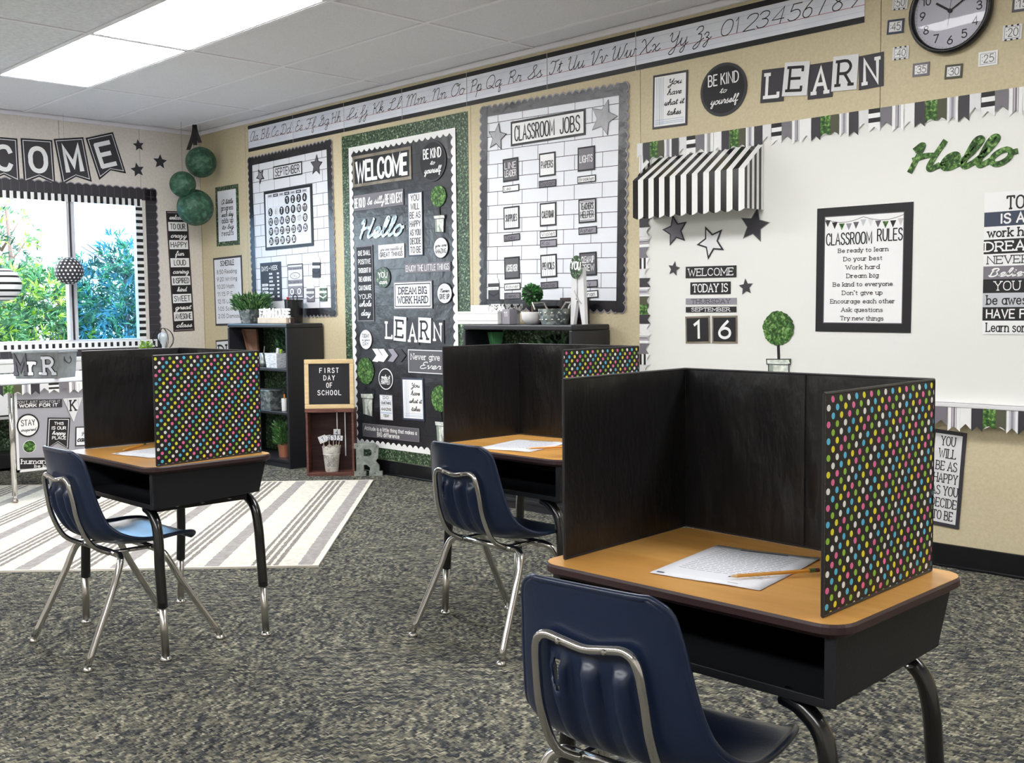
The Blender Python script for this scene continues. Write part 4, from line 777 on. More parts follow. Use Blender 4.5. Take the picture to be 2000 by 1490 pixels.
# ---- classroom jobs board
C6 = q4(0, 0, 3.04, 920, 150)
cc, th, bw_, bh_ = frame('R', [(935, 212.5), (1221, 160), (1230, 612), (943, 602)], .001)
r = tag(empty('jobs_board', mw=wall_matrix('R', cc, th)), 'classroom jobs board papered in white brick with black wavy border', 'bulletin board')
mb = MB(); mb.box(-bw_/2+.01, bw_/2-.01, -bh_/2+.01, bh_/2-.01, 0, .003, 'paper'); mb.build('paper_backing', r)
mb = MB(); bricks(mb, bw_-.1, bh_-.1, .205, .0815, .0034); mb.build('brick_print', r)
scallop_border(r, bw_, bh_, .062, .05, .016, .0045, 'wrinkled_black', 'lilac_grey')
c = Card('title_card', 'wide white card titled CLASSROOM JOBS', 'sign', 'R', C6((240, 268), (683, 190), (685, 345), (243, 415)), .006, edge='black', bw=.013, face='white')
c.text('CLASSROOM', .06, .6, .2, .78, wt=.1); c.text('JOBS', .68, .93, .2, .78, wt=.1); c.done()
star('star_cutout', 'silver grey star before the classroom jobs title', 'R', 972.5, 268, .085, -.2, 'charcoal', 'silver_card', rim_w=.12)
star('star_cutout', 'plain silver star past the end of the classroom jobs title', 'R', 1180.5, 230.5, .1, -.35, 'mid_grey', 'silver_card', rim_w=.06)
jobs = [('LINE LEADER', (193, 492), (285, 475), (287, 615), (196, 627), 'mid_grey', 'dark'), ('PAPERS', (408, 458), (505, 443), (507, 585), (412, 597), 'white', 'white'), ('LIGHTS', (637, 422), (740, 408), (742, 552), (640, 565), 'grey', 'grey'),
 ('SUPPLIES', (198, 775), (292, 765), (291, 900), (200, 910), 'white', 'striped white'), ('CALENDAR', (413, 752), (510, 742), (511, 882), (415, 890), 'white', 'white'), ("TEACHER'S HELPER", (642, 730), (747, 718), (749, 862), (645, 872), 'pale', 'banded pale'),
 ('MESSENGER', (202, 1073), (293, 1065), (295, 1198), (204, 1203), 'mid_grey', 'dark'), ('PENCILS', (417, 1058), (513, 1050), (515, 1188), (419, 1195), 'white', 'striped white'), ('CLEAN-UP CREW', (648, 1045), (750, 1037), (752, 1178), (650, 1185), 'mid_grey', 'dark')]
for s_, a, b, c_, d_, m, nm in jobs:
    c = Card('job_card', f'{nm} job card reading {s_.lower()}', 'job card', 'R', C6(a, b, c_, d_), .006, edge='ink', bw=.009, face=m, group='job cards')
    ink = 'white' if m != 'white' and m != 'pale' else 'ink'
    if 'striped' in nm:
        for u in (.16, .3, .42, .58, .7): c.rect(u, u+.03, .08, .92, 'light_grey')
    if 'banded' in nm:
        for v in (.08, .3, .86): c.rect(.08, .92, v, v+.05, 'lilac_grey')
    ww = s_.split(' ')
    if len(ww) == 2: c.text(ww[0], .14, .86, .56, .82, ink, wt=.12); c.text(ww[1], .14, .86, .22, .48, ink, wt=.12)
    else: c.text(s_, .14, .86, .36, .64, ink, wt=.12)
    c.done()
for s_, q, m in (('Leo', [(193, 650), (290, 636), (291, 678), (194, 690)], 'white'), ('Dylan', [(408, 620), (510, 607), (511, 650), (408, 663)], 'grey'), ('Brooklyn', [(636, 593), (745, 580), (747, 622), (638, 636)], 'white'),
 ('Zoey', [(200, 940), (295, 926), (296, 970), (200, 980)], 'grey'), ('Violet', [(413, 918), (513, 907), (514, 950), (415, 960)], 'white'), ('Kai', [(415, 970), (514, 962), (514, 1008), (415, 1015)], 'lilac_grey'),
 ('Asher', [(643, 895), (752, 885), (753, 930), (644, 940)], 'lilac_grey'), ('Xavier', [(202, 1228), (298, 1222), (299, 1263), (203, 1270)], 'white'), ('Elena', [(203, 1283), (299, 1280), (299, 1320), (203, 1323)], 'grey'),
 ('Bella', [(418, 1220), (520, 1212), (521, 1255), (420, 1262)], 'grey'), ('y', [(652, 1211), (757, 1203), (757, 1248), (652, 1254)], 'lilac_grey'), ('nan', [(655, 1273), (760, 1265), (760, 1310), (655, 1318)], 'white')):
    where = {'Leo': 'under the line leader card', 'Dylan': 'under the papers card', 'Brooklyn': 'under the lights card', 'Zoey': 'under the supplies card', 'Violet': 'directly under the calendar card', 'Kai': 'second below the calendar card',
             'Asher': "under the teacher's helper card", 'Xavier': 'directly under the messenger card', 'Elena': 'second below the messenger card', 'Bella': 'under the pencils card', 'y': 'directly below the clean-up card behind the peg', 'nan': 'second below the clean-up card behind the peg'}[s_]
    c = Card('name_card', f'{"white" if m == "white" else "grey"} handwritten name card {where}', 'name card', 'R', C6(*q), .006, edge='ink', bw=.006, face=m, group='name cards')
    lo = .12 if len(s_) < 4 and s_ not in ('y', 'nan') else .1
    hi = {'Leo': .5, 'Kai': .6, 'Asher': .8, 'Zoey': .72, 'Bella': .8, 'Elena': .7}.get(s_, .9)
    if s_ == 'y': lo, hi = .5, .62
    if s_ == 'nan': lo, hi = .42, .82
    c.text(s_, lo, hi, .28, .78, wt=.11); c.done()
pouch('black card pouch at the lower corner of the jobs board', C6((110, 1190), (172, 1187), (174, 1325), (110, 1327)), 'charcoal', 'black', 'pale')

# ---- whiteboard
WBX0, WBX1, WBZ0, WBZ1 = 4.655, 7.75, .70, 1.955
r = thing('whiteboard', 'large white marker board edged with pennant trim', 'whiteboard', ((WBX0+WBX1)/2, 0, (WBZ0+WBZ1)/2)); r.matrix_world = wall_matrix('R', r.location.copy(), 0)
hw, hh = (WBX1-WBX0)/2, (WBZ1-WBZ0)/2
mat('board_white', (233, 233, 229), .28, spec=.5)
mb = MB(); mb.box(-hw, hw, -hh, hh, .001, .014, 'board_white'); mb.build('board_surface', r, bevel=.002)
mb = MB(); mb.box(-hw, hw, -hh-.012, -hh+.006, .001, .055, 'pale'); mb.box(-hw, hw, -hh+.006, -hh+.012, .049, .055, 'pale'); mb.build('marker_tray', r, bevel=.003)
mb = MB(); mb.box(-hw-.006, -hw+.004, -hh, hh, .001, .017, 'frame_white'); mb.box(hw-.004, hw+.006, -hh, hh, .001, .017, 'frame_white'); mb.box(-hw, hw, hh-.004, hh+.006, .001, .017, 'frame_white'); mb.build('board_frame', r, bevel=.002)
def pennant_mesh(w, h, kind, nd=.022):
    """one paper flag hanging from y=0 to -h with a swallowtail cut; column list of (fraction, colour)"""
    mb = MB(); z = .0012
    cols = {'dark': [(1, 'charcoal')], 'grass': [(.5, 'grass_bright'), (1, 'olive')], 'grassonly': [(1, 'grass_bright')], 'hatch': [(.2, 'white'), (.38, 'light_grey'), (.62, 'lilac_grey'), (.78, 'light_grey'), (1, 'white')], 'white': [(1, 'pale')],
            'grey': [(1, 'grey')], 'stripe': [(.28, 'white'), (.38, 'lilac_grey'), (.46, 'blush'), (.60, 'grey'), (.66, 'white'), (.72, 'lilac_grey'), (1, 'white')], 'paperwhite': [(1, 'white')]}
    bot = lambda u: -h+nd*(1-abs(2*u-1))
    if kind == 'bw':
        n = 5
        for i in range(n):
            y1, y0 = -h*i/n, -h*(i+1)/n
            if i < n-1 and y0 > -h+nd: mb.rect(0, w, y0, y1, z, 'white' if i % 2 else 'ink')
            else: mb.add([(0, y1, z), (w/2, y1, z), (w, y1, z), (w, -h, z), (w/2, -h+nd, z), (0, -h, z)], [(0, 5, 4, 1), (1, 4, 3, 2)], 'white' if i % 2 else 'ink'); break
    elif kind == 'grass':
        for u0, u1, m in ((0, .55, 'grass_bright'), (.55, 1, 'olive')):
            b2 = lambda u: -h+nd*.7*(abs(math.sin(2*math.pi*u)))
            s_ = [u0+(u1-u0)*i/4 for i in range(5)]
            mb.poly([(w*u0, 0)]+[(w*u, b2(u)) for u in s_]+[(w*u1, 0)], z, m)
    else:
        u0 = 0
        for u1, m in cols[kind]:
            us = [u0]+([.5] if u0 < .5 < u1 else [])+[u1]
            mb.poly([(w*u0, 0)]+[(w*u, bot(u)) for u in us]+[(w*u1, 0)], z, m); u0 = u1
    mb.add([(0, 0, 0), (w, 0, 0), (w, 0, z), (0, 0, z)], [(0, 1, 2, 3)], 'white')
    mb.add([(0, 0, 0), (w, 0, 0), (w, -h, 0), (w/2, -h+nd, 0), (0, -h, 0)], [(0, 1, 2, 3, 4)], 'white')
    return mb
SEQ = [('dark', 1), ('grass', 2), ('hatch', 1), ('dark', 1), ('white', 1), ('bw', 1.2), ('grey', 1.15), ('stripe', 1.15), ('paperwhite', 1)]
def pennants(r, x, xe, unit, h, start=0, z=0., rg=random.Random(3)):
    k = start
    while x < xe:
        kd, wd_ = SEQ[k % 9]; w_ = unit*wd_
        hh_ = h*{'dark': .98, 'white': .72, 'bw': .92, 'grey': .8, 'stripe': 1.02, 'hatch': .95, 'grass': .86, 'paperwhite': .9}[kd]
        pennant_mesh(w_-.0015, hh_, kd).build('pennant', r, loc=(x, 0, z+.0016*(k % 2)))
        x += w_; k += 1
top = tag(empty('pennant_border', mw=wall_matrix('R', Vector((4.64, -.0195, 1.972)), 0)), 'paper pennant trim along the whiteboard top', 'pennant border', 'pennant trims')
pennant_mesh(.035, .075, 'white').build('pennant', top, loc=(0, 0, .002)); pennants(top, .038, WBX1-4.64, .0465, .108)
sd = tag(empty('pennant_border', mw=wall_matrix('R', Vector((4.652, -.0155, 1.86)), math.pi/2)), 'paper pennant trim down the whiteboard side under the awning', 'pennant border', 'pennant trims')
sd.matrix_world = wall_matrix('R', Vector((4.652, -.0185, .72)), math.pi/2)
pennants(sd, 0, 1.10, .048, .075, start=3)
bt = tag(empty('pennant_border', mw=wall_matrix('R', Vector((4.8, -.050, WBZ0-.010)), 0)), 'paper pennant trim hanging below the whiteboard tray', 'pennant border', 'pennant trims')
pennants(bt, .0, WBX1-4.8, .0465, .10, start=6)

# awning
r = tag(empty('striped_awning', (4.735, -.017, 1.575)), 'black and white striped awning with scalloped edge over the date cards', 'awning')
aw, ad, hf, hb = .665, .158, .185, .31     # width, projection, front drop, height at the board
mat('awning_black', (14, 13, 15), .18, coat=.3); mat('awning_white', (236, 236, 234), .3)
n = 20; sw = aw/n
slope, front, side, side2 = MB(), MB(), MB(), MB()
for k in range(n):
    x0, x1 = k*sw, (k+1)*sw; m = 'awning_white' if k % 2 else 'awning_black'
    sk0, sk1 = .045*(1-k/n), .045*(1-(k+1)/n)     # the slope's stripes fan a little towards the hip
    slope.add([(x0+sk0, 0, hb), (x1+sk1, 0, hb), (x1, -ad, hf), (x0, -ad, hf)], [(3, 2, 1, 0)], m)
    e = 5; pts = [(x0+(x1-x0)*i/e, -ad) for i in range(e+1)]
    a = lambda x: -.012*abs(math.sin(math.pi*x/(2*sw)))
    v = [(x, y, hf) for x, y in pts]+[(x, y, a(x)) for x, y in pts]
    front.add(v, [(i, i+e+1, i+e+2, i+1) for i in range(e)], m)
ns = 8
for sx_, xx in ((1, aw), (0, 0)):
    for k in range(ns):
        y0, y1 = -ad*k/ns, -ad*(k+1)/ns; m = 'awning_white' if (k % 2 == 0) else 'awning_black'
        xb = xx+(.045 if sx_ == 0 else 0)
        t0, t1 = k/ns, (k+1)/ns
        (side if sx_ else side2).add([(xx, y0, 0), (xx, y1, 0), (xx, y1, hb+(hf-hb)*t1), (xx, y0, hb+(hf-hb)*t0)], [(0, 1, 2, 3)], m)
for mbx, nm in ((slope, 'awning_slope'), (front, 'awning_valance'), (side, 'awning_end'), (side2, 'awning_end')):
    o = mbx.build(nm, r); md = o.modifiers.new('solid', 'SOLIDIFY'); md.thickness = .0015
# date cards and stars on the board
C7 = q4(0, 0, 2.98, 1220, 260); DW = .015
star('star_cutout', 'grey black-outlined star under the awning, at its outer end', 'R', 1322.5, 450.5, .083, .2, 'black', 'grey', DW, .2)
star('star_cutout', 'white black-outlined star hung lowest of three under the awning', 'R', 1392.5, 473, .088, .42, 'black', 'pale', DW, .22)
star('star_cutout', 'charcoal star overlapping the awning end', 'R', 1477, 441, .087, -.2, 'galvanised_dull', 'charcoal', DW, .08)
star('star_cutout', 'small dark star before the WELCOME date card', 'R', 1320, 525, .039, -.2, 'mid_grey', 'charcoal', DW, .1)
star('star_cutout', 'small dark star after the TODAY IS card', 'R', 1460.5, 560.5, .041, .1, 'mid_grey', 'charcoal', DW, .1)
for s_, q, m, ink, wt, sp in (('WELCOME', [(366, 778), (661, 770), (661, 838), (367, 845)], 'black', 'white', .12, (.06, .94, .2, .8)), ('TODAY IS', [(393, 870), (628, 862), (628, 937), (394, 938)], 'black', 'white', .14, (.07, .93, .2, .82)),
      ('THURSDAY', [(367, 962), (662, 958), (662, 995), (367, 997)], 'lilac_grey', 'ink', .12, (.12, .88, .18, .82)), ('SEPTEMBER', [(367, 1012), (661, 1008), (661, 1042), (367, 1042)], 'black', 'white', .17, (.12, .88, .2, .8))):
    c = Card('date_card', f'{"grey" if m == "lilac_grey" else "black"} strip card reading {s_.lower()} on the whiteboard', 'date card', 'R', C7(*q), DW, face=m, group='date cards on the whiteboard')
    c.text(s_, *sp, ink, wt=wt, serif=True); c.done()
for s_, q in (('1', [(364, 1068), (507, 1062), (509, 1222), (367, 1223)]), ('6', [(519, 1063), (667, 1062), (667, 1223), (520, 1223)])):
    c = Card('date_card', f'square black bronze-rimmed card with the digit {"one" if s_ == "1" else "six"}', 'date card', 'R', C7(*q), DW, edge='bronze_rim', bw=.009, face='black', group='date cards on the whiteboard')
    c.ring(.009, .0025, 'ink'); c.text(s_, .38 if s_ == '1' else .3, .6 if s_ == '1' else .72, .2, .8, 'white', wt=.17); c.done()
topiary('topiary cutout in white pot standing on the whiteboard tray', (905, 1135), 92, 100, [(838, 1315), (980, 1315), (968, 1445), (850, 1445)], C7, DW, seed=5)
c = Card('rules_poster', 'classroom rules poster with black border and bunting', 'poster', 'R', [(1599, 407.5), (1786, 395), (1783.5, 649.5), (1597, 647.5)], DW, edge='brown_edge', bw=.042, face='white')
c.back.names[0] = 'black'; MATS['black'].name
c.ring(.038, .004, 'mid_grey')
cols_ = ['charcoal', 'black', 'grass_bright', 'lilac_grey', 'mid_grey', 'light_grey', 'pale', 'mid_grey', 'grass_bright', 'black', 'blush']
for k in range(11):
    u = .09+k*.076; v = .90-.035*math.sin(math.pi*(k % 5.5)/5.5)
    c.p.poly([(c.X(u), c.Y(v)), (c.X(u+.03), c.Y(v-.055)), (c.X(u+.062), c.Y(v))], c.L, cols_[k])
c.p.ribbon([(c.X(.08+i*.084), c.Y(.91-.035*math.sin(math.pi*((i % 5)/5)))) for i in range(11)], .002, c.L+.0002, 'ink')
c.text('CLASSROOM', .11, .59, .70, .79, wt=.11); c.text('RULES', .65, .9, .715, .805, wt=.11)
for i, (s_, a) in enumerate((('Be ready to learn', .26), ('Do your best', .20), ('Work hard', .175), ('Dream big', .165), ('Be kind to everyone', .31), ("Don't give up", .21), ('Encourage each other', .335), ('Ask questions', .215), ('Try new things', .225))):
    c.text(s_, .5-a, .5+a, .635-i*.0675, .635-i*.0675+.031, wt=.16, serif=True)
c.done()
word('hello_cutout', 'leafy green Hello script cutout on the whiteboard', [(1768, 288), (1975, 262), (1975, 322), (1768, 334)], 'Hello', 'grass_bright', .2, DW, .004)
# long quote poster
z_l = lambda y: sight(1924, y, 1, 0).z
PX0 = sight(1924, 520, 1, 0).x; PW = .335; PZ = [z_l(y) for y in (378, 416, 444, 469, 497, 520.7, 545.8, 572.6, 600, 626, 652.5)]
cp = Vector((PX0+PW/2, -DW, (PZ[0]+PZ[-1])/2)); r = tag(empty('quote_poster', mw=wall_matrix('R', cp, 0)), 'tall quote poster in black, grey and white bands running off the photo edge', 'poster')
hh = (PZ[0]-PZ[-1])/2
mb = MB(); mb.box(-PW/2, PW/2, -hh, hh, 0, .002, 'white'); mb.build('backing', r)
mb = MB(); bands = ['white', 'slate_blue', 'white', 'black', 'white', 'grey', 'black', 'light_grey', 'black', 'white']
lines = [('TODAY', .27, .8, 'ink', 'serif', .14), ('IS A DAY', .2, .84, 'white', 'sans', .2), ('work hard', .05, .67, 'ink', 'serif', .17), ('DREAM BIG', .02, .98, 'white', 'serif', .17), ('NEVER QUIT', .05, .95, 'ink', 'serif', .12),
         ('Believe it', .05, .8, 'white', 'curs', .17), ('YOU ARE', .14, .8, 'white', 'serif', .11), ('be awesome', .05, .76, 'ink', 'serif', .13), ('HAVE FUN', .05, .68, 'white', 'sans', .16), ('Learn something', .05, .84, 'ink', 'serif', .13)]
for k in range(10):
    y1, y0 = PZ[k]-cp.z, PZ[k+1]-cp.z; mb.rect(-PW/2, PW/2, y0, y1, .0024, bands[k])
    s_, a, b, ink, fn, wt = lines[k]; hgt = y1-y0
    text(mb, s_, -PW/2+a*PW, -PW/2+b*PW, y0+hgt*(.2 if k else .12), y0+hgt*(.82 if k else .74), .0032, ink, font='curs' if fn == 'curs' else 'sans', serif=fn == 'serif', wt=wt)
mb.build('print', r)
# above the board
C8 = q4(0, 0, 2.632, 1240, 0); DA = .002
c = Card('quote_sign', 'white you have what it takes sign high on the tan wall', 'sign', 'R', C8((92, 388), (272, 362), (273, 640), (97, 668)), DA, edge='charcoal', bw=.011, face='white')
plaid(c)
round_sign('large round black be kind sign high on the tan wall', (460, 460), 120, 137, [('BE KIND', .18, .82, .6, .8, 'sans', .12), ('to', .42, .56, .44, .54, 'curs', .12), ('yourself', .22, .8, .24, .38, 'curs', .12)], bw=.014, f=C8, d=DA)
learn([('L', [(652, 360), (774, 348), (770, 518), (650, 532)], True, 0), ('E', [(772, 322), (902, 315), (888, 490), (762, 497)], False, 1), ('A', [(895, 332), (1020, 318), (1022, 495), (892, 515)], True, 0),
       ('R', [(1016, 295), (1152, 277), (1145, 460), (1020, 470)], False, 1), ('N', [(1152, 290), (1277, 268), (1284, 440), (1155, 465)], True, 0)], C8, DA, 'row high on the tan wall')
# clock
r = tag(empty('wall_clock', mw=wall_matrix('R', Vector((6.287, -.001, 2.325)), 0)), 'round black-rimmed wall clock with minute cards around it', 'clock')
R_ = .173; mat('clock_face', (206, 204, 214), .4)
mb = MB(); mb.lathe([(.0, .001), (R_*.97, .001), (R_, .008), (R_, .03), (R_-.008, .04), (R_-.018, .036), (R_-.02, .02), (R_-.02, .014)], 'black_gloss', 48); mb.build('clock_rim', r, smooth=True)
mb = MB(); mb.disc(0, 0, R_-.02, R_-.02, .015, 'clock_face', n=48)
for k in range(1, 13):
    a = math.pi/2-k*math.pi/6; x, y = .118*math.cos(a), .118*math.sin(a); s_ = str(k)
    text(mb, s_, x-(.017 if k > 9 else .01), x+(.017 if k > 9 else .01), y-.016, y+.016, .0155, 'ink', wt=.15)
for k in range(60):
    a = k*math.pi/30; mb.ribbon([(.144*math.cos(a), .144*math.sin(a)), (.149*math.cos(a), .149*math.sin(a))], .0015, .0154, 'grey')
mb.build('clock_dial', r)
def hand(a, l, wd_, back, z):
    mb = MB(); mb.ribbon([(-back*math.cos(a), -back*math.sin(a)), (l*math.cos(a), l*math.sin(a))], wd_, z, 'ink'); return mb
hand(math.radians(150-5), .07, .009, .0, .018).build('hour_hand', r, label='short thick hour hand'); hand(math.radians(31), .11, .006, .0, .020).build('minute_hand', r, label='long minute hand'); hand(math.radians(-97), .06, .002, .05, .022).build('second_hand', r, label='thin second hand')
mb = MB(); mb.lathe([(.0, .025), (.009, .024), (.009, .016)], 'ink', 12); mb.build('hub', r)
glass('clock_glass', (.97, .97, .98, 1), 1.35)
mb = MB(); mb.lathe([(R_-.02, .030), (R_-.06, .033), (.05, .035), (.0001, .0355)], 'clock_glass', 40); mb.build('clock_glass', r, smooth=True)
for s_, q, m in (('50', [(1325, -15), (1405, -25), (1405, 45), (1327, 55)], 'pale'), ('45', [(1298, 105), (1385, 95), (1385, 168), (1300, 180)], 'slate_blue'), ('40', [(1325, 245), (1408, 235), (1412, 300), (1328, 312)], 'pale'), ('35', [(1430, 328), (1515, 318), (1517, 385), (1430, 398)], 'grey'),
                 ('30', [(1595, 335), (1685, 328), (1687, 398), (1595, 410)], 'olive'), ('25', [(1767, 270), (1867, 257), (1867, 330), (1768, 347)], 'white'), ('20', [(1895, 135), (1990, 120), (1993, 200), (1890, 213)], 'pale'), ('15', [(1942, -15), (2044, -30), (2044, 50), (1942, 65)], 'mid_grey')):
    nm = {'50': 'fifty', '45': 'forty-five', '40': 'forty', '35': 'thirty-five', '30': 'thirty', '25': 'twenty-five', '20': 'twenty', '15': 'fifteen'}[s_]
    c = Card('minute_card', f'small framed card marking {nm} minutes beside the clock', 'minute card', 'R', C8(*q), DA, edge=m, bw=.008, face='white', group='minute cards round the clock')
    if s_ in ('20', '40', '50'):
        for k in range(3):
            for v in (.0, .9): c.p.rect(c.X(.12+k*.3), c.X(.24+k*.3), c.Y(v), c.Y(v+.1), c.L-.0001, 'ink')
    c.ring(.008, .0015, 'grey'); c.text(s_, .3, .8, .25, .76, 'mid_grey', wt=.1); c.p.rect(c.X(.2), c.X(.23), c.Y(.35), c.Y(.42), c.L, 'mid_grey'); c.p.rect(c.X(.2), c.X(.23), c.Y(.58), c.Y(.65), c.L, 'mid_grey'); c.done()
c = Card('quote_sign', 'narrow white you will be happy sign low on the tan wall', 'sign', 'R', [(1817, 836), (1884.5, 845), (1878, 1035), (1812, 1021)], DA, edge='charcoal', bw=.016, face='pale')
for i, (s_, a) in enumerate((('YOU', .2), ('WILL', .24), ('BE AS', .3), ('HAPPY', .34), ('AS YOU', .38), ('DECIDE', .37), ('TO BE', .29))):
    c.text(s_, .5-a, .5+a, .845-i*.129, .935-i*.129, wt=.1, serif=True)
c.done()

# ================================================================== WINDOW WALL (x = 0)
def bunting(label, ch, quad, notch):
    c, th, w_, h_ = frame('L', quad, .004); r = tag(empty('letter_pennant', mw=wall_matrix('L', c, th)), label, 'pennant', 'WELCOME pennants over the window')
    def sh(i):
        x, y = w_/2-i, h_/2-i; return [(-x, y), (-x, -y+i*.6), (0, -h_/2+notch+i*.9), (x, -y+i*.6), (x, y)]
    mb = MB(); mb.poly(sh(0), .002, 'ink', .002); mb.build('backing', r)
    mb = MB(); z = .0024; mb.poly(sh(.012), z, 'pale'); mb.poly(sh(.0175), z+.0003, 'charcoal')
    text(mb, ch, -w_*.24, w_*.24, -h_*.22, h_*.29, z+.0009, 'white', wt=.2, n=5); mb.build('print', r)
C1 = q4(0, 0, 2.98, 0, 200)
bunting('black swallowtail pennant with the letter C, cut by the photo edge', 'C', [(-26, 266), (34.5, 270.5), (37, 357), (-24, 353)], .05)
bunting('black swallowtail pennant with the letter O', 'O', [(39, 271), (101, 272.5), (108, 361), (47, 356)], .05)
bunting('black swallowtail pennant with the letter M', 'M', [(106, 271), (164, 268.5), (177, 355), (120, 361)], .05)
bunting('tilted black pennant with the letter E above the window corner', 'E', [(168, 269), (222, 258), (243.5, 339), (192, 352)], .05)
star('star_cutout', 'smallest dark star, topmost beside the letter E pennant', 'L', 270, 284, .055, .15, 'pale', 'charcoal', .004, .12)
star('star_cutout', 'dark star lowest beside the letter E pennant', 'L', 268, 332, .068, .2, 'pale', 'charcoal', .004, .12)
star('star_cutout', 'dark star between the window corner and the green lanterns', 'L', 312, 316, .07, -.05, 'pale', 'charcoal', .004, .12)
c = Card('word_strip', 'tall narrow sign of thirteen black and white word bands', 'sign', 'L', [(327, 412), (369, 413.5), (376, 645.5), (335, 648.5)], .003, edge='brown_edge', bw=.012, face='white')
for k, s_ in enumerate(('welcome', 'TO OUR', 'crazy', 'HAPPY', 'fun', 'LOUD', 'caring', 'INSPIRED', 'kind', 'SWEET', 'great', 'AWESOME', 'class')):
    v1, v0 = .985-k*.0747, .985-(k+1)*.0747
    if k % 2 == 0: c.rect(.06, .94, v0, v1, 'ink')
    a = {'fun': .2, 'LOUD': .27, 'kind': .22, 'TO OUR': .34}.get(s_, .37)
    c.text(s_, .5-a, .5+a, v0+(.022 if k % 2 == 0 else .016), v1-.016, 'white' if k % 2 == 0 else 'ink', font='curs' if k % 2 == 0 else 'sans', wt=.17 if k % 2 == 0 else .13)
c.done()
# window trims: dark pleated band with wavy edge, and a striped band inside it
def band(label, cx, cz, w_, h_, ang, kind, wave=.012, d=.004):
    r = tag(empty('window_border', mw=wall_matrix('L', Vector((0, cx, cz))+Vector((d, 0, 0)), ang)), label, 'window border', 'window trims')
    if kind == 'dark':
        scallop_strip(w_, h_+wave, .06, wave, .002, 'charcoal', 'lilac_grey').build('border_strip', r)
        mb = MB(); x = -w_/2
        while x < w_/2: mb.rect(x, x+.003, .004, h_-.004, .0028, 'mid_grey'); x += .06
        mb.build('print', r)
    else:
        mb = MB(); mb.box(-w_/2, w_/2, 0, h_, 0, .0015, 'white'); mb.build('border_strip', r)
        mb = MB(); x = -w_/2+.01
        while x < w_/2-.02:
            if kind == 'film': mb.rect(x, x+.022, h_*.22, h_*.78, .0019, 'ink'); x += .05
            else: mb.rect(x, x+.025, 0, h_, .0019, 'ink'); x += .05
        mb.build('print', r)
E1 = -.395
band('dark pleated trim with wavy edge down the window side', E1-.095, 1.485, 1.24, .085, -math.pi/2, 'dark')
band('dark pleated trim along the window top', -1.59, 2.013, 2.39, .085, 0, 'dark')
band('dark pleated trim below the window', -1.59, .865, 2.39, .07, math.pi, 'dark', d=.03)
band('striped black and white trim along the window top', -1.62, 1.965, 2.2, .055, 0, 'stripe', d=.006)
band('striped black and white trim down the window side', -.575, 1.42, 1.09, .055, -math.pi/2, 'stripe', d=.006)
band('striped film-like trim on the window sill', -1.59, .845, 2.3, .06, 0, 'film', d=.032)

# hanging lanterns
def lantern(label, c, rad, mt, kind, group=None, top=RZ, flat=1.):
    r = thing('paper_lantern', label, 'paper lantern', c, group=group)
    mb = MB(); n = 26; k = 20 if kind != 'crinkle' else 24
    prof = [(rad*math.cos(-math.pi/2+math.pi*(.03+.94*i/k))*(1+.012*math.sin(i*math.pi)), rad*flat*math.sin(-math.pi/2+math.pi*(.03+.94*i/k))) for i in range(k+1)]
    if kind == 'stripe':
        for i in range(k): mb.lathe(prof[i:i+2], 'ink' if i % 3 == 1 else 'white', n)
    else: mb.lathe(prof, mt, n)
    mb.build('shade', r, smooth=True)
    if kind == 'dots':
        mb = MB(); rr = rad*1.004
        for j in range(-5, 6):
            la = j*.26; m_ = max(1, int(round(2*math.pi*math.cos(la)/.30)))
            for i in range(m_):
                lo = (i+(j % 2)*.5)*2*math.pi/m_; u = Vector((math.cos(la)*math.cos(lo), math.cos(la)*math.sin(lo), math.sin(la)))
                e = Vector((-math.sin(lo), math.cos(lo), 0)); g = u.cross(e); s_ = rad*.075
                mb.add([u*rr+(e*math.cos(t*math.pi/4)+g*math.sin(t*math.pi/4))*s_ for t in range(8)], [tuple(range(8))], 'white')
        mb.build('dots', r)
    mb = MB(); mb.tube([(0, 0, rad*flat*.97), (0, 0, top-c[2])], .0005 if kind != 'crinkle' else .0008, 'ink', 5); mb.build('string', r)
    return r
two_tone('lantern_green', [(.3, (26, 58, 44)), (.52, (50, 88, 68)), (.78, (98, 136, 114))], 26, rough=.5, bump=.6)
def lpos(px, py, x): p = sight(px, py, 0, x); return (x, p.y, p.z)
lantern('green crinkled paper lantern, highest of the corner trio', lpos(392.5, 317, .33), .121, 'lantern_green', 'crinkle', 'green paper lanterns in the corner')
lantern('smallest green crinkled paper lantern, middle of the corner trio', lpos(357, 360, .36), .101, 'lantern_green', 'crinkle', 'green paper lanterns in the corner')
lantern('largest green crinkled paper lantern, lowest of the corner trio', lpos(381.5, 405.5, .34), .143, 'lantern_green', 'crinkle', 'green paper lanterns in the corner')
rb = thing('ribbon', 'black ribbon knot hanging from the ceiling over the green lanterns', 'ribbon', (.33, -.215, RZ-.001))
mb = MB()
for dx, dy, l in ((-.02, -.05, .2), (.0, 0, .16), (.015, .035, .14)):
    P = crm([(0, 0, 0), (dx*.4, dy*.2, -l*.4), (dx, dy, -l)], 4)
    for (a, b) in zip(P, P[1:]):
        w_ = .012; mb.add([(a[0]-w_, a[1]-w_, a[2]), (a[0]+w_, a[1]+w_, a[2]), (b[0]+w_, b[1]+w_, b[2]), (b[0]-w_, b[1]-w_, b[2])], [(0, 1, 2, 3)], 'ink')
mb.build('ribbon_tails', rb); mb = MB(); mb.lathe([(.001, 0), (.02, -.012), (.016, -.03), (.001, -.04)], 'ink', 10); mb.build('knot', rb)
lantern('black paper lantern with white dots hanging at the window bar', lpos(135, 529, .14), .104, 'charcoal', 'dots', top=2.0+.6, flat=.98)
lantern('white paper lantern with black stripes hanging in the window', lpos(8, 556, .14), .118, 'white', 'stripe', top=2.6)

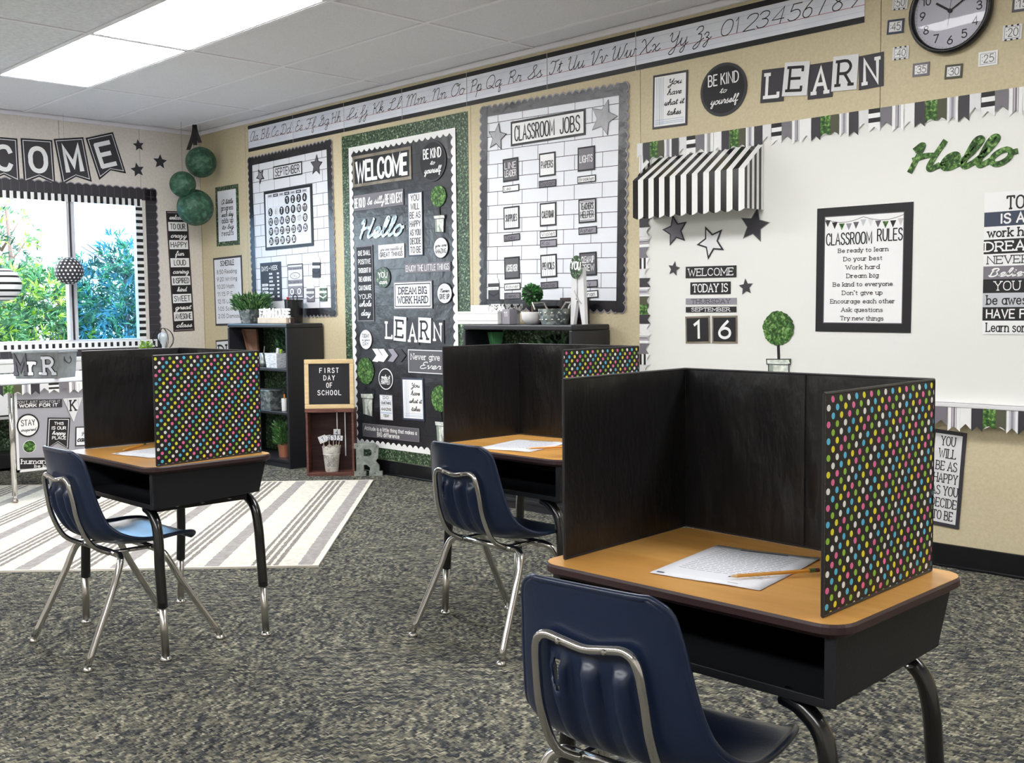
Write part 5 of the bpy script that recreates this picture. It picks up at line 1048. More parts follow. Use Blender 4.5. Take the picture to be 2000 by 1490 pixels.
# ledge unit under the window: white boards over grass print
led = thing('low_shelf', 'low white slatted shelf unit backed with grass print under the window', 'shelf', (0, 0, 0))
y0, y1 = -2.9, -.3
mb = MB(); mb.box(.013, .02, y0, y1, .1, .765, 'grass_print'); mb.build('grass_backing', led)
mb = MB(); mb.box(.013, .27, y0, y1, .765, .79, 'white'); mb.build('top_board', led, bevel=.004)
for za, zb in ((.575, .60), (.37, .39), (.02, .12)):
    mb = MB(); mb.box(.021, .26, y0, y1, za, zb, 'white' if za > .03 else 'black'); mb.build('shelf_board', led, bevel=.003)
mb = MB(); mb.box(.255, .263, y0, y1, .70, .765, 'white'); mb.build('front_rail', led)
for y in (y0, -1.2, y1-.02):
    mb = MB(); mb.box(.021, .26, y, y+.02, .0, .765, 'white'); mb.build('upright', led)
r = tag(empty('letter_card', mw=wall_matrix('L', Vector((.265, -1.72, .46)), 0)), 'white card printed Ss propped on the low window shelf', 'alphabet card')
mb = MB(); mb.box(-.25, .25, -.075, .115, 0, .002, 'white'); mb.box(-.25, .25, .092, .1, .002, .0024, 'ink'); mb.box(-.25, .25, -.07, -.058, .002, .0024, 'ink'); mb.build('backing', r)
mb = MB(); text(mb, 'Ss', .02, .145, -.02, .06, .003, 'ink', wt=.08); mb.build('lettering', r)

# wire globe lamp and small plant on the ledge
gl = thing('globe_lamp', 'wire globe ornament round a glass bulb beside the window corner', 'lamp', (.15, -.448, .791))
mb = MB(); mb.lathe([(.001, 0), (.045, 0), (.045, .012), (.012, .02), (.012, .05)], 'ink', 20); mb.build('base', gl, smooth=False)
for k in range(4):
    a = k*math.pi/4; mb = MB(); mb.tube([(.085*math.sin(t*math.pi/8)*math.cos(a), .085*math.sin(t*math.pi/8)*math.sin(a), .115-.088*math.cos(t*math.pi/8)) for t in range(17)], .0022, 'ink', 6); mb.build('wire', gl)
mat('bulb_glass', (215, 222, 228), .08, spec=.8)
mb = MB(); mb.lathe([(.012, .045), (.014, .07), (.03, .1), (.042, .128), (.04, .15), (.025, .168), (.001, .174)], 'bulb_glass', 20); mb.build('bulb', gl, smooth=True)
def leaves_mesh(n, rx, rz, z0, ln, wd, mats, seed, up=.6):
    rg = random.Random(seed); mb = MB()
    for _ in range(n):
        a = rg.uniform(0, 6.283); q = math.sqrt(rg.random()); o = Vector((rx*q*math.cos(a), rx*q*math.sin(a), z0+rz*rg.random()**1.2))
        d = Vector((math.cos(a)*q+rg.uniform(-.5, .5), math.sin(a)*q+rg.uniform(-.5, .5), up+rg.uniform(-.4, .8))).normalized(); s = d.orthogonal().normalized()
        s = (Matrix.Rotation(rg.uniform(0, 3.14), 3, d) @ s); l = ln*rg.uniform(.6, 1.3)
        mb.add([o, o+d*l*.5+s*wd/2, o+d*l, o+d*l*.5-s*wd/2], [(0, 1, 2, 3)], rg.choice(mats))
    return mb
mat('leaf_plant', (66, 116, 60), .5); mat('leaf_plant_light', (120, 160, 92), .5); mat('leaf_plant_dark', (24, 62, 34), .5); mat('leaf_lime', (160, 200, 50), .5)
p = thing('potted_plant', 'small lime green plant in a black pot at the window corner', 'plant', (.2, -.62, .791))
mb = MB(); mb.lathe([(.001, 0), (.03, 0), (.038, .05), (.034, .05), (.001, .045)], 'ink', 16); mb.build('pot', p)
leaves_mesh(60, .03, .04, .04, .04, .014, ['leaf_lime', 'leaf_plant_light'], 2).build('leaves', p, kind='stuff')

# ================================================================== TEACHER TABLE by the window
tb = thing('teacher_table', 'white-topped table with chrome legs and grey front panel by the window', 'table', (1.7, -2.18, 0))
T = lambda y: y+2.18
mat('table_white', (232, 236, 244), .2); mat('panel_grey', (164, 164, 172), .5)
mb = MB(); mb.box(-.75, .012, T(-2.34), T(-.95), .705, .73, 'table_white'); mb.build('tabletop', tb, bevel=.006)
mb = MB(); mb.box(-.02, -.008, T(-2.165), T(-1.1), .185, .69, 'panel_grey'); mb.box(-.022, -.004, T(-2.165), T(-2.15), .185, .69, 'pale'); mb.box(-.022, -.004, T(-2.165), T(-1.1), .185, .2, 'pale'); mb.build('front_panel', tb)
for x, y in ((-.012, -2.182), (-.7, -2.182), (-.7, -1.08), (-.012, -1.08)):
    mb = MB(); mb.tube([(x, T(y), .705), (x, T(y), .05)], .0155, 'chrome', 12); mb.tube([(x, T(y), .10), (x, T(y), .012)], .0105, 'chrome', 10); mb.lathe([(.0, .012), (.018, .012), (.02, .016), (.012, .03)], 'glide_steel', 14, x, T(y)); mb.build('leg', tb, smooth=True)
bt2 = tag(empty('pennant_border', mw=wall_matrix('T', Vector((1.7155, -2.335, .704)), 0)), 'paper pennant trim hanging from the teacher table edge', 'pennant border', 'pennant trims')
pennants(bt2, 0, 1.25, .052, .066, start=8)
CT = q4(0, 0, 3.82, 0, 620); PLANES['T'] = (0, 1.6925, Vector((0, 1, 0)), Vector((1, 0, 0)))
c = Card('slogan_sign', 'black sign dont just wish for it on the grey table panel', 'sign', 'T', CT((107, 615), (462, 608), (463, 668), (108, 678)), .001, face='charcoal')
c.text("DON'T JUST WISH FOR IT", .05, .95, .56, .86, 'pale', wt=.12); c.text('WORK FOR IT', .1, .9, .12, .46, 'white', wt=.26); c.done()
c = round_sign('round white stay inspired sign on the grey table panel', (207, 805), 85, 87, [('STAY', .2, .8, .5, .74, 'sans', .13), ('inspired', .17, .83, .26, .4, 'curs', .13)], face='white', edge='ink', ink='charcoal', bw=.009, d=.001, f=CT, pl='T')
r = tag(empty('grass_disc', mw=wall_matrix('T', sight(*CT((219, 963))[0], 0, 1.6935), 0)), 'small round grass print disc under the stay inspired sign', 'disc cutout')
mb = MB(); mb.disc(0, 0, .038, .038, .002, 'pale', .002, 30); mb.build('backing', r); mb = MB(); mb.disc(0, 0, .035, .035, .0024, 'grass_bright', n=30); mb.build('print', r)
c = Card('pennant_sign', 'black swallowtail this is our happy place sign', 'sign', 'T', CT((343, 750), (512, 745), (524, 985), (355, 980)), .001, face='ink')
c.back = MB(); w_, h_ = c.w, c.h
def sh(i): return [(-w_/2+i, h_/2-i), (-w_/2+i, -h_/2+i), (0, -h_/2+.04+i*.8), (w_/2-i, -h_/2+i), (w_/2-i, h_/2-i)]
c.back.poly(sh(0), .002, 'ink', .002); c.p.poly(sh(.008), .0022, 'pale'); c.p.poly(sh(.012), .0024, 'ink'); c.L = .0026
c.text('THIS', .3, .7, .78, .86, 'white', wt=.2); c.text('IS OUR', .2, .82, .63, .72, 'white', wt=.2); c.text('happy', .22, .8, .47, .58, 'white', font='curs', wt=.17); c.text('PLACE', .24, .84, .32, .41, 'white', wt=.2); c.done()
r = tag(empty('letter_pennant', mw=wall_matrix('T', sight(*CT((545, 680))[0], 0, 1.6965), 0)), 'small white triangular pennant with the letter K on the table panel', 'pennant')
mb = MB(); mb.poly([(-.058, .065), (0, -.08), (.058, .065)], .002, 'pale', .002); mb.build('backing', r)
mb = MB(); text(mb, 'K', -.016, .016, -.01, .05, .003, 'ink', wt=.15, serif=True); mb.rect(-.035, -.03, .005, .06, .0024, 'light_grey'); mb.rect(.03, .035, .005, .06, .0024, 'light_grey'); mb.build('print', r)
c = Card('slogan_sign', 'black human kind sign low on the grey table panel', 'sign', 'T', CT((135, 1048), (560, 1040), (562, 1120), (137, 1128)), .001, face='ink')
c.text('human-kind', .05, .8, .46, .84, 'white', wt=.17, serif=True); c.text('be both', .28, .62, .12, .34, 'white', wt=.2, serif=True); c.done()
c = Card('small_sign', 'small white black-edged sign fixed by the happy place sign', 'sign', 'T', CT((558, 815), (660, 812), (662, 955), (562, 960)), .004, edge='ink', bw=.006, face='paper')
c.text('you', .45, .85, .62, .82, 'grey', font='curs', wt=.12); c.text('can', .12, .8, .24, .52, 'ink', font='curs', wt=.18); c.done()
# galvanised bin with Mr.R
bn = thing('metal_bin', 'grey galvanised bin lettered Mr.R on the teacher table', 'bin', (1.56, -1.925, .73), math.radians(-52.6))
two_tone('bin_metal', [(.25, (112, 116, 118)), (.6, (136, 140, 140)), (.9, (160, 164, 162))], 14, rough=.5, bump=.05, metal=.25)
mb = MB(); b0, b1, hb_ = (.098, .136), (.108, .147), .158
v = [(sx*b[0], sy*b[1], z) for b, z in ((b0, 0), (b1, hb_), (tuple(q-.003 for q in b1), hb_), (tuple(q-.003 for q in b0), .004)) for sx, sy in ((-1, -1), (1, -1), (1, 1), (-1, 1))]
mb.add(v, [(4*k+i, 4*k+(i+1) % 4, 4*k+4+(i+1) % 4, 4*k+4+i) for k in range(3) for i in range(4)]+[(3, 2, 1, 0), (12, 13, 14, 15)], 'bin_metal'); mb.build('bin_body', bn)
mb = MB()
for sx, sy, ex, ey in ((-1, -1, 1, -1), (1, -1, 1, 1), (1, 1, -1, 1), (-1, 1, -1, -1)): mb.tube([(sx*b1[0], sy*b1[1], hb_), (ex*b1[0], ey*b1[1], hb_)], .006, 'bin_metal', 8)
mb.build('rim', bn)
mb = MB(); mb.tube(crm([(.032, .143, .13), (.034, .152, .105), (.0, .155, .088), (-.034, .152, .105), (-.032, .143, .13)], 4), .0035, 'charcoal', 6); mb.build('handle', bn, label='dark wire handle')
for s_, a, b, m, hh_ in (('M', -.128, -.062, 'mid_grey', .1), ('r', -.034, .002, 'white', .1), ('.', .024, .034, 'white', .1), ('R', .056, .118, 'light_grey', .095)):
    lt = bpy.data.objects.new('letter', None)
    mb = MB()
    for m2, wt, z in (('ink', .27, .003), (m, .19, .0045)): text(mb, s_, a, b, .03, .03+hh_, z, m2, wt=wt, serif=s_ != '.', n=5)
    bpy.data.objects.remove(lt); o = mb.build('letter', bn)
    o.matrix_local = Matrix(((0, 0, 1, .1), (1, 0, 0, 0), (0, 1, 0, 0), (0, 0, 0, 1))) @ Matrix.Rotation(.063, 4, 'X')

# ================================================================== RUG
def rug_mat():
    m = bpy.data.materials.new('rug_weave'); m.use_nodes = True; nt = m.node_tree; b = nt.nodes['Principled BSDF']; b.inputs['Roughness'].default_value = .9; b.inputs['Specular IOR Level'].default_value = .2
    N = nt.nodes.new; Lk = nt.links.new
    tc = N('ShaderNodeTexCoord'); sp = N('ShaderNodeSeparateXYZ'); Lk(tc.outputs['Object'], sp.inputs[0])
    n = N('ShaderNodeTexNoise'); n.inputs['Scale'].default_value = 60; Lk(tc.outputs['Object'], n.inputs['Vector'])
    ad = N('ShaderNodeMath'); ad.operation = 'MULTIPLY_ADD'; Lk(n.outputs[0], ad.inputs[0]); ad.inputs[1].default_value = .016; Lk(sp.outputs[0], ad.inputs[2])
    dv = N('ShaderNodeMath'); dv.operation = 'DIVIDE'; Lk(ad.outputs[0], dv.inputs[0]); dv.inputs[1].default_value = .41
    fr = N('ShaderNodeMath'); fr.operation = 'FRACT'; Lk(dv.outputs[0], fr.inputs[0])
    rp = N('ShaderNodeValToRGB'); rp.color_ramp.interpolation = 'CONSTANT'; e = rp.color_ramp.elements
    cw, cg, cd_ = lin((228, 222, 208))+(1,), lin((164, 159, 156))+(1,), lin((140, 134, 130))+(1,)
    st = [(0, cw), (.085, cg), (.25, cw), (.455, cd_), (.505, cw), (.54, cd_), (.59, cw), (.625, cd_), (.675, cw), (.71, cd_), (.75, cw)]
    while len(e) < len(st): e.new(.5)
    for i, (p_, c_) in enumerate(st): e[i].position = p_; e[i].color = c_
    Lk(fr.outputs[0], rp.inputs[0])
    n2 = N('ShaderNodeTexNoise'); n2.inputs['Scale'].default_value = 35; n2.inputs['Detail'].default_value = 5; Lk(tc.outputs['Object'], n2.inputs['Vector'])
    r2 = N('ShaderNodeValToRGB'); r2.color_ramp.elements[0].position = .35; r2.color_ramp.elements[0].color = (.72, .72, .72, 1); r2.color_ramp.elements[1].position = .62; Lk(n2.outputs[0], r2.inputs[0])
    mx = N('ShaderNodeMix'); mx.data_type = 'RGBA'; mx.blend_type = 'MULTIPLY'; mx.inputs[0].default_value = .8; Lk(rp.outputs[0], mx.inputs[6]); Lk(r2.outputs[0], mx.inputs[7]); Lk(mx.outputs[2], b.inputs['Base Color'])
    bp = N('ShaderNodeBump'); bp.inputs['Strength'].default_value = .4; bp.inputs['Distance'].default_value = .003; Lk(n2.outputs[0], bp.inputs['Height']); Lk(bp.outputs[0], b.inputs['Normal'])
    MATS['rug_weave'] = m
rug_mat(); mat('rug_edge', (226, 220, 208), .9)
ax_ = math.atan2(-.72, -.694)   # local +x runs away from the near edge corner, stripes lie along local y
A_ = Vector((4.333, -1.856, .0005)); ux = Vector((-1.013, -.979, 0)).normalized(); uy = Vector((-1.817, 1.524, 0)).normalized()
rg_ = tag(empty('striped_rug', mw=Matrix(((ux.x, uy.x, 0, A_.x), (ux.y, uy.y, 0, A_.y), (0, 0, 1, .0005), (0, 0, 0, 1)))), 'cream rug with grey stripes lying on the dark carpet', 'rug')
RL, RW = 3.1, 2.37
mb = MB(); mb.box(.012, RL-.012, .012, RW-.012, 0, .007, 'rug_weave'); mb.build('woven_field', rg_)
mb = MB()
for a, b, c_, d_ in ((0, RL, 0, .012), (0, RL, RW-.012, RW), (0, .012, .012, RW-.012), (RL-.012, RL, .012, RW-.012)): mb.box(a, b, c_, d_, 0, .009, 'rug_edge')
mb.build('bound_edge', rg_)
for o in bpy.data.objects:
    if o.name == 'teacher_table': pass

# ================================================================== BOOKSHELF 1 and its load
mat('shelf_black', (34, 34, 40), .38, bump=.04, bscale=60); mat('shelf_edge', (70, 82, 104), .3)
def bookshelf(label, x0, x1, y0, h, levels):
    r = thing('bookshelf', label, 'bookshelf', ((x0+x1)/2, y0/2, 0), group='black bookshelves'); cx, cy = (x0+x1)/2, y0/2; hw, hd = (x1-x0)/2, -y0/2-.012
    mb = MB(); mb.box(-hw, hw, -hd, hd, h-.03, h, 'shelf_black'); mb.build('top_panel', r, bevel=.008)
    for s in (-1, 1):
        mb = MB(); mb.box(*(sorted((s*hw, s*(hw-.022)))), -hd, hd, 0, h-.031, 'shelf_black'); mb.build('side_panel', r, bevel=.004)
    mb = MB(); mb.box(-hw+.023, hw-.023, hd-.01, hd, .03, h-.031, 'grass_print'); mb.build('back_panel', r, label='grass print back panel')
    for z in levels:
        mb = MB(); mb.box(-hw+.023, hw-.023, -hd+.006, hd-.012, z-.02, z, 'shelf_black'); mb.build('shelf_board', r, bevel=.002)
    mb = MB(); mb.box(-hw+.023, hw-.023, -hd+.012, -hd+.024, 0, levels[-1]-.021, 'shelf_black'); mb.build('plinth', r)
    return r
LV = (.71, .40, .06)
bookshelf('black bookshelf near the corner with a grass print back', .925, 1.737, -.33, 1.03, LV)
bookshelf('black bookshelf behind the middle desk below the jobs board', 3.585, 4.44, -.33, 1.03, LV)
# on top
p = thing('potted_plant', 'bushy green plant in a hexagonal zinc pot on the corner bookshelf', 'plant', (1.055, -.18, 1.031))
mb = MB(); mb.lathe([(.001, 0), (.085, 0), (.105, .105), (.1, .105), (.001, .1)], 'galvanised', 6, a0=.3); mb.build('pot', p)
leaves_mesh(900, .125, .11, .09, .05, .011, ['leaf_plant', 'leaf_plant_light', 'leaf_plant_dark', 'leaf_plant'], 5).build('leaves', p, kind='stuff')
r = thing('word_sign', 'FARMHOUSE letters standing on a pale wooden block', 'sign', (1.50, -.26, 1.031))
mat('pale_wood', (206, 192, 172), .6, var=.1, vscale=20); mat('brown_wood', (120, 84, 64), .6, var=.2, vscale=12)
mb = MB(); mb.box(-.19, .19, -.03, .03, 0, .042, 'pale_wood'); mb.build('base', r, bevel=.003)
mb = MB(); text(mb, 'FARMHOUSE', -.185, .2, 0, .055, 0, 'white', wt=.2, serif=True); o = mb.build('lettering', r); o.location = (0, -.008, .046); o.rotation_euler = (math.pi/2, 0, 0); md = o.modifiers.new('solid', 'SOLIDIFY'); md.thickness = .012; md.offset = 0
r = thing('wood_block', 'tiny dark brown block at the end of the FARMHOUSE sign', 'block', (1.712, -.26, 1.031)); mb = MB(); mb.box(-.012, .012, -.015, .015, 0, .04, 'brown_edge'); mb.box(-.006, .006, -.0155, -.015, .006, .034, 'pale_wood'); mb.build('block', r, bevel=.002)
r = thing('pen_cup', 'black cup holding a red pen and scissors behind the FARMHOUSE letters', 'cup', (1.50, -.1, 1.031))
mb = MB(); mb.lathe([(.001, 0), (.062, 0), (.068, .17), (.064, .17), (.058, .01), (.001, .01)], 'black_gloss', 24); mb.build('cup', r, smooth=False)
mat('red', (196, 40, 46), .4); mb = MB(); mb.tube([(-.03, 0, .02), (-.05, -.02, .19)], .008, 'red', 8); mb.build('pen', r, label='red pen')
mb = MB(); mb.tube([(.015*1+.02+.028*math.cos(t*math.pi/8), -.01, .185+.022*math.sin(t*math.pi/8)) for t in range(17)], .004, 'ink', 6); mb.tube([(.03, -.01, .02), (.03, -.01, .17)], .005, 'glide_steel', 6); mb.build('scissors', r)
# inside the corner bookshelf
r = thing('wooden_box', 'dark open wooden box frame leaning in the top compartment', 'frame', (1.0, -.2, LV[0]+.001))
mb = MB()
for a, b in (((-.05, 0, .272), (.10, -.02, .0)), ((.06, .05, .272), (.135, .02, .0)), ((-.05, 0, .268), (.06, .05, .268))):
    mb.tube([a, b], .011, 'brown_wood', 4)
mb.build('frame_rails', r)
mb = MB(); mb.add([(-.05, .004, .27), (.1, -.016, .01), (.135, .024, .01), (.06, .054, .27)], [(0, 1, 2, 3)], 'brown_wood'); o = mb.build('frame_panel', r); md = o.modifiers.new('solid', 'SOLIDIFY'); md.thickness = .006
def vine(label, loc, n, rx, rz, seed, ln=.045, nm='leafy_branch', mats=('leaf_plant_dark', 'leaf_plant', 'leaf_plant_dark')):
    r = thing(nm, label, 'plant', loc, group=None); mb = MB(); mb.tube([(0, 0, 0), (.01, 0, rz*.5), (0, .01, rz)], .004, 'bark', 6); mb.build('stem', r)
    leaves_mesh(n, rx, rz, .02, ln, .018, list(mats), seed).build('leaves', r, kind='stuff')
vine('dark eucalyptus branches behind the white basket', (1.45, -.1, LV[0]+.001), 420, .1, .24, 3, mats=('leaf_plant_dark', 'leaf_plant', 'lantern_green'))
def basket(label, loc, w_, d_, h_, m, nm='basket', cat='basket', rz=0):
    r = thing(nm, label, cat, loc, rz); mb = MB()
    v = [(sx*w_/2*k, sy*d_/2*k, z) for k, z in ((.86, 0), (1, h_), (.94, h_), (.82, .006)) for sx, sy in ((-1, -1), (1, -1), (1, 1), (-1, 1))]
    mb.add(v, [(4*k+i, 4*k+(i+1) % 4, 4*k+4+(i+1) % 4, 4*k+4+i) for k in range(3) for i in range(4)]+[(3, 2, 1, 0), (12, 13, 14, 15)], m); mb.build('body', r)
    return r
two_tone('basket_white', [(.3, (170, 178, 190)), (.5, (222, 226, 232)), (.7, (244, 246, 250))], 30, (1, 1, 4), rough=.5, bump=.5)
r = basket('white basket holding papers on the upper shelf', (1.47, -.22, LV[0]+.001), .16, .14, .105, 'basket_white')
mb = MB(); mb.tube([(-.03, 0, .01), (-.02, .01, .14)], .012, 'white', 8); mb.tube([(.02, 0, .01), (.05, -.01, .13)], .010, 'leaf_lime', 8); mb.box(.0, .06, .01, .03, .01, .12, 'charcoal'); mb.build('contents', r)
r = thing('glass_jar', 'small zinc and glass jar beside the white basket', 'jar', (1.22, -.2, LV[0]+.001))
mb = MB(); mb.lathe([(.001, 0), (.038, 0), (.038, .03), (.02, .06), (.034, .1), (.03, .1), (.001, .02)], 'galvanised', 16); mb.build('body', r, smooth=True); mb = MB(); mb.tube([(0, 0, .02), (.03, 0, .15)], .004, 'glide_steel', 6); mb.build('handle', r)
r = thing('metal_box', 'square galvanised bin on the middle shelf', 'box', (1.32, -.19, LV[1]+.001))
mb = MB(); mb.box(-.13, .13, -.1, .1, 0, .135, 'galvanised'); mb.build('body', r, bevel=.003); mb = MB(); mb.box(-.135, .135, -.105, .105, .135, .143, 'galvanised'); mb.build('rim', r, bevel=.002)
mb = MB(); mb.tube(crm([(-.02, -.101, .09), (-.01, -.108, .075), (.02, -.108, .075), (.03, -.101, .09)], 4), .002, 'charcoal', 6); mb.build('handle', r)
r = thing('marker_cup', 'slim white cup with an orange marker beside the galvanised bin', 'cup', (1.56, -.24, LV[1]+.001)); mb = MB(); mb.lathe([(.001, 0), (.018, 0), (.02, .09), (.017, .09), (.001, .01)], 'white', 14); mb.build('cup', r); mat('orange', (226, 140, 50), .5)
mb = MB(); mb.tube([(0, 0, .01), (.004, 0, .12)], .006, 'orange', 8); mb.build('marker', r)
p = thing('potted_plant', 'fluffy green plant in a copper pot on the bottom shelf', 'plant', (1.52, -.22, LV[2]+.001)); mat('copper', (206, 138, 112), .3, metal=.6)
mb = MB(); mb.lathe([(.001, 0), (.04, 0), (.05, .09), (.045, .09), (.001, .08)], 'copper', 20); mb.build('pot', p, smooth=False)
leaves_mesh(600, .07, .16, .09, .04, .01, ['leaf_plant', 'leaf_plant_light', 'leaf_plant'], 8).build('leaves', p, kind='stuff')
# hanging greenery and load of the second bookshelf
r = thing('raffia_bundle', 'bundle of green raffia strands in the bookshelf behind the middle desk', 'raffia', (3.80, -.26, LV[0]+.001))
rg = random.Random(9); mat('raffia', (70, 130, 84), .6); mb = MB()
for _ in range(160):
    a = rg.uniform(0, 6.28); q = rg.random(); mb.tube([(.02*q*math.cos(a), .02*q*math.sin(a), 0), (.025*q*math.cos(a), .02*q*math.sin(a), .15), (.055*q*math.cos(a), .04*q*math.sin(a), .275)], .0014, 'raffia', 3, False)
mb.build('strands', r, kind='stuff'); mb = MB(); mb.lathe([(.001, 0), (.026, 0), (.026, .03), (.02, .03)], 'raffia', 12); mb.build('tied_end', r)
vine('dark leafy branches at the back of the middle bookshelf', (4.15, -.12, LV[0]+.001), 300, .13, .22, 13)
two_tone('pattern_pad', [(.42, (30, 30, 34)), (.5, (240, 240, 240))], 55, (1, 1, 1), .6, 0)
r = thing('storage_box', 'wide white storage box on the middle bookshelf', 'box', (3.70, -.2, 1.031))
mb = MB(); mb.box(-.19, .15, -.09, .09, 0, .062, 'white'); mb.build('body', r, bevel=.003)
mb = MB(); mb.box(-.19, .15, -.0915, -.09, .02, .022, 'grey'); mb.box(-.192, .152, -.092, .092, .062, .074, 'white'); mb.build('lid', r, bevel=.002)
r = thing('note_pads', 'patterned white note pads stacked on the white storage box', 'note pads', (3.74, -.18, 1.106))
mb = MB(); mb.box(-.16, -.01, -.07, .07, 0, .035, 'white'); mb.disc(-.13, 0, .001, .001, 0, 'ink'); mb.build('pad', r, bevel=.002); mb = MB(); mb.box(.0, .13, -.07, .07, 0, .04, 'pattern_pad'); mb.build('pad', r, label='black and white patterned pad')
r = thing('small_box', 'small grey box beside the white storage box', 'box', (3.895, -.24, 1.031)); mb = MB(); mb.box(-.03, .03, -.03, .03, 0, .085, 'lilac_grey'); mb.build('body', r, bevel=.003)
mb = MB(); text(mb, '11', -.012, .012, .045, .07, 0, 'white', wt=.18); o = mb.build('lettering', r); o.rotation_euler = (math.pi/2, 0, 0); o.location = (0, -.0312, 0)
p = thing('topiary', 'ball topiary in a white ceramic pot on the middle bookshelf', 'plant', (4.035, -.2, 1.031))
mb = MB(); mb.lathe([(.001, 0), (.036, 0), (.058, .03), (.062, .062), (.062, .068), (.055, .068), (.05, .055), (.001, .05)], 'white', 24); mb.build('pot', p, smooth=True)
mb = MB(); mb.tube([(0, 0, .05), (0, 0, .14)], .005, 'bark', 8); mb.build('stem', p)
rg = random.Random(2); mb = MB(); mat('leaf_ball', (44, 120, 44), .45); mat('leaf_ball_dark', (16, 50, 20), .5)
mb.lathe([(.045*math.cos(-math.pi/2+math.pi*i/8)+.001, .168+.045*math.sin(-math.pi/2+math.pi*i/8)) for i in range(9)], 'leaf_ball_dark', 14)
for _ in range(420):
    u = Vector((rg.gauss(0, 1), rg.gauss(0, 1), rg.gauss(0, 1))).normalized(); o_ = Vector((0, 0, .168))+u*.044*rg.uniform(.9, 1.1); e = u.orthogonal().normalized(); e = Matrix.Rotation(rg.uniform(0, 6.28), 3, u) @ e; d = (u+e*.9).normalized(); s = d.cross(u).normalized(); l = .022
    mb.add([o_, o_+d*l*.5+s*.007, o_+d*l, o_+d*l*.5-s*.007], [(0, 1, 2, 3)], rg.choice(['leaf_ball', 'leaf_ball', 'leaf_ball_dark', 'leaf_plant']))
mb.build('crown', p, kind='stuff')
r = thing('galvanised_tub', 'studded galvanised tub with wire handles on the middle bookshelf', 'tub', (4.205, -.2, 1.031))
mb = MB(); K = 32
for sc_ in (1,): pass
def oval(rx, ry, z): return [(rx*math.cos(i*2*math.pi/K), ry*math.sin(i*2*math.pi/K), z) for i in range(K)]
v = oval(.08, .06, 0)+oval(.105, .075, .085)+oval(.102, .072, .085)+oval(.078, .058, .004)
mb.add(v, [(K*k+i, K*k+(i+1) % K, K*k+K+(i+1) % K, K*k+K+i) for k in range(3) for i in range(K)]+[tuple(range(K-1, -1, -1)), tuple(range(3*K, 4*K))], 'galvanised'); mb.build('body', r, smooth=False)
for zz in (.025, .062):
    for i in range(7):
        a = -math.pi+math.pi*(i+.5)/7; k = .08+.025*zz/.085; x, y = k*math.cos(a), (.06+.015*zz/.085)*math.sin(a)
        mb = MB(); mb.lathe([(.0, .006), (.005, .004), (.007, 0)], 'glide_steel', 8); o = mb.build('stud', r, loc=(x, y, zz)); o.rotation_euler = (math.pi/2, 0, math.atan2(y*1.6, x)+math.pi/2)
for s in (-1, 1):
    mb = MB(); mb.tube([(s*.1, -.05, .08), (s*.125, -.045, .118), (s*.125, .045, .118), (s*.1, .05, .08)], .005, 'glide_steel', 8); mb.build('handle', r)
r = thing('chalkboard_block', 'small brown-framed chalkboard with a white arc behind the tub', 'chalkboard', (4.225, -.06, 1.031))
mb = MB(); mb.box(-.1, .1, -.01, .012, 0, .145, 'brown_edge'); mb.box(-.083, .083, -.0115, -.01, .016, .129, 'ink'); mb.build('frame', r, bevel=.002)
mb = MB(); mb.tube([(.03*math.cos(t*math.pi/10), -.0125, .085+.03*math.sin(t*math.pi/10)) for t in range(11)], .006, 'white', 6); mb.build('arc', r)
r = thing('planter_bowl', 'black wavy-rimmed bowl peeking out behind the ball topiary', 'bowl', (3.99, -.07, 1.031))
mb = MB(); mb.lathe([(.001, 0), (.05, 0), (.085, .1), (.08, .1), (.001, .02)], 'ink', 20); mb.build('bowl', r)
r = thing('giant_peg', 'oversized white wooden clothes peg standing on the middle bookshelf', 'clothes peg', (4.385, -.2, 1.031))
for s in (-1, 1):
    mb = MB(); mb.poly([(s*.052, 0), (s*.03, 0), (s*.006, .13), (s*.004, .20), (s*.006, .3), (s*.04, .3), (s*.046, .17)][::s], .012, 'white', .024)
    o = mb.build('peg_half', r); o.rotation_euler = (math.pi/2, 0, 0); mb = None
    bpy.data.objects[o.name].data.materials[0] = MATS['pale']
mb = MB(); mb.tube([(0+.008*math.cos(t), -.016+.0006*t*0, .135+.008*math.sin(t)) for t in [i*.5 for i in range(14)]], .002, 'glide_steel', 5); mb.tube([(-.02, -.016, .18), (.0, -.016, .14), (.03, -.016, .11)], .002, 'glide_steel', 5); mb.build('spring', r)
r = tag(empty('egg_tag', mw=wall_matrix('R', Vector((4.385, -.222, 1.335)), -.12)), 'green and silver oval tag lettered YOU clipped in the giant peg', 'tag')
mb = MB(); mb.disc(0, 0, .042, .062, .002, 'grass_print', .003, 28); mb.build('backing', r)
mb = MB(); text(mb, 'YOU', -.032, .032, -.012, .028, .003, 'white', wt=.2); mb.build('lettering', r)

# ================================================================== CRATE, LETTER BOARD, POT OF NUMBER STICKS, METAL LETTER
ca, cb = Vector((2.096, -.418, 0)), Vector((2.322, -.186, 0)); cu_ = (cb-ca).normalized(); cn = Vector((cu_.y, -cu_.x, 0))   # cn faces the room
ang = math.atan2(cu_.y, cu_.x); mid = (ca+cb)/2; CW = (cb-ca).length
two_tone('crate_wood', [(.3, (78, 46, 42)), (.6, (112, 70, 62)), (.85, (146, 100, 88))], 8, (1, 1, 8), rough=.5, bump=.15)
two_tone('crate_inside', [(.3, (44, 26, 26)), (.8, (70, 44, 40))], 8, (1, 1, 8), rough=.7, bump=.15)
cr = thing('wooden_crate', 'dark red-brown wooden crate standing on end beside the bookshelf', 'crate', mid, ang)
CD, CH = .15, .455
mb = MB(); mb.box(-CW/2, CW/2, 0, CD, 0, .022, 'crate_wood'); mb.build('board', cr, bevel=.002, label='bottom board')
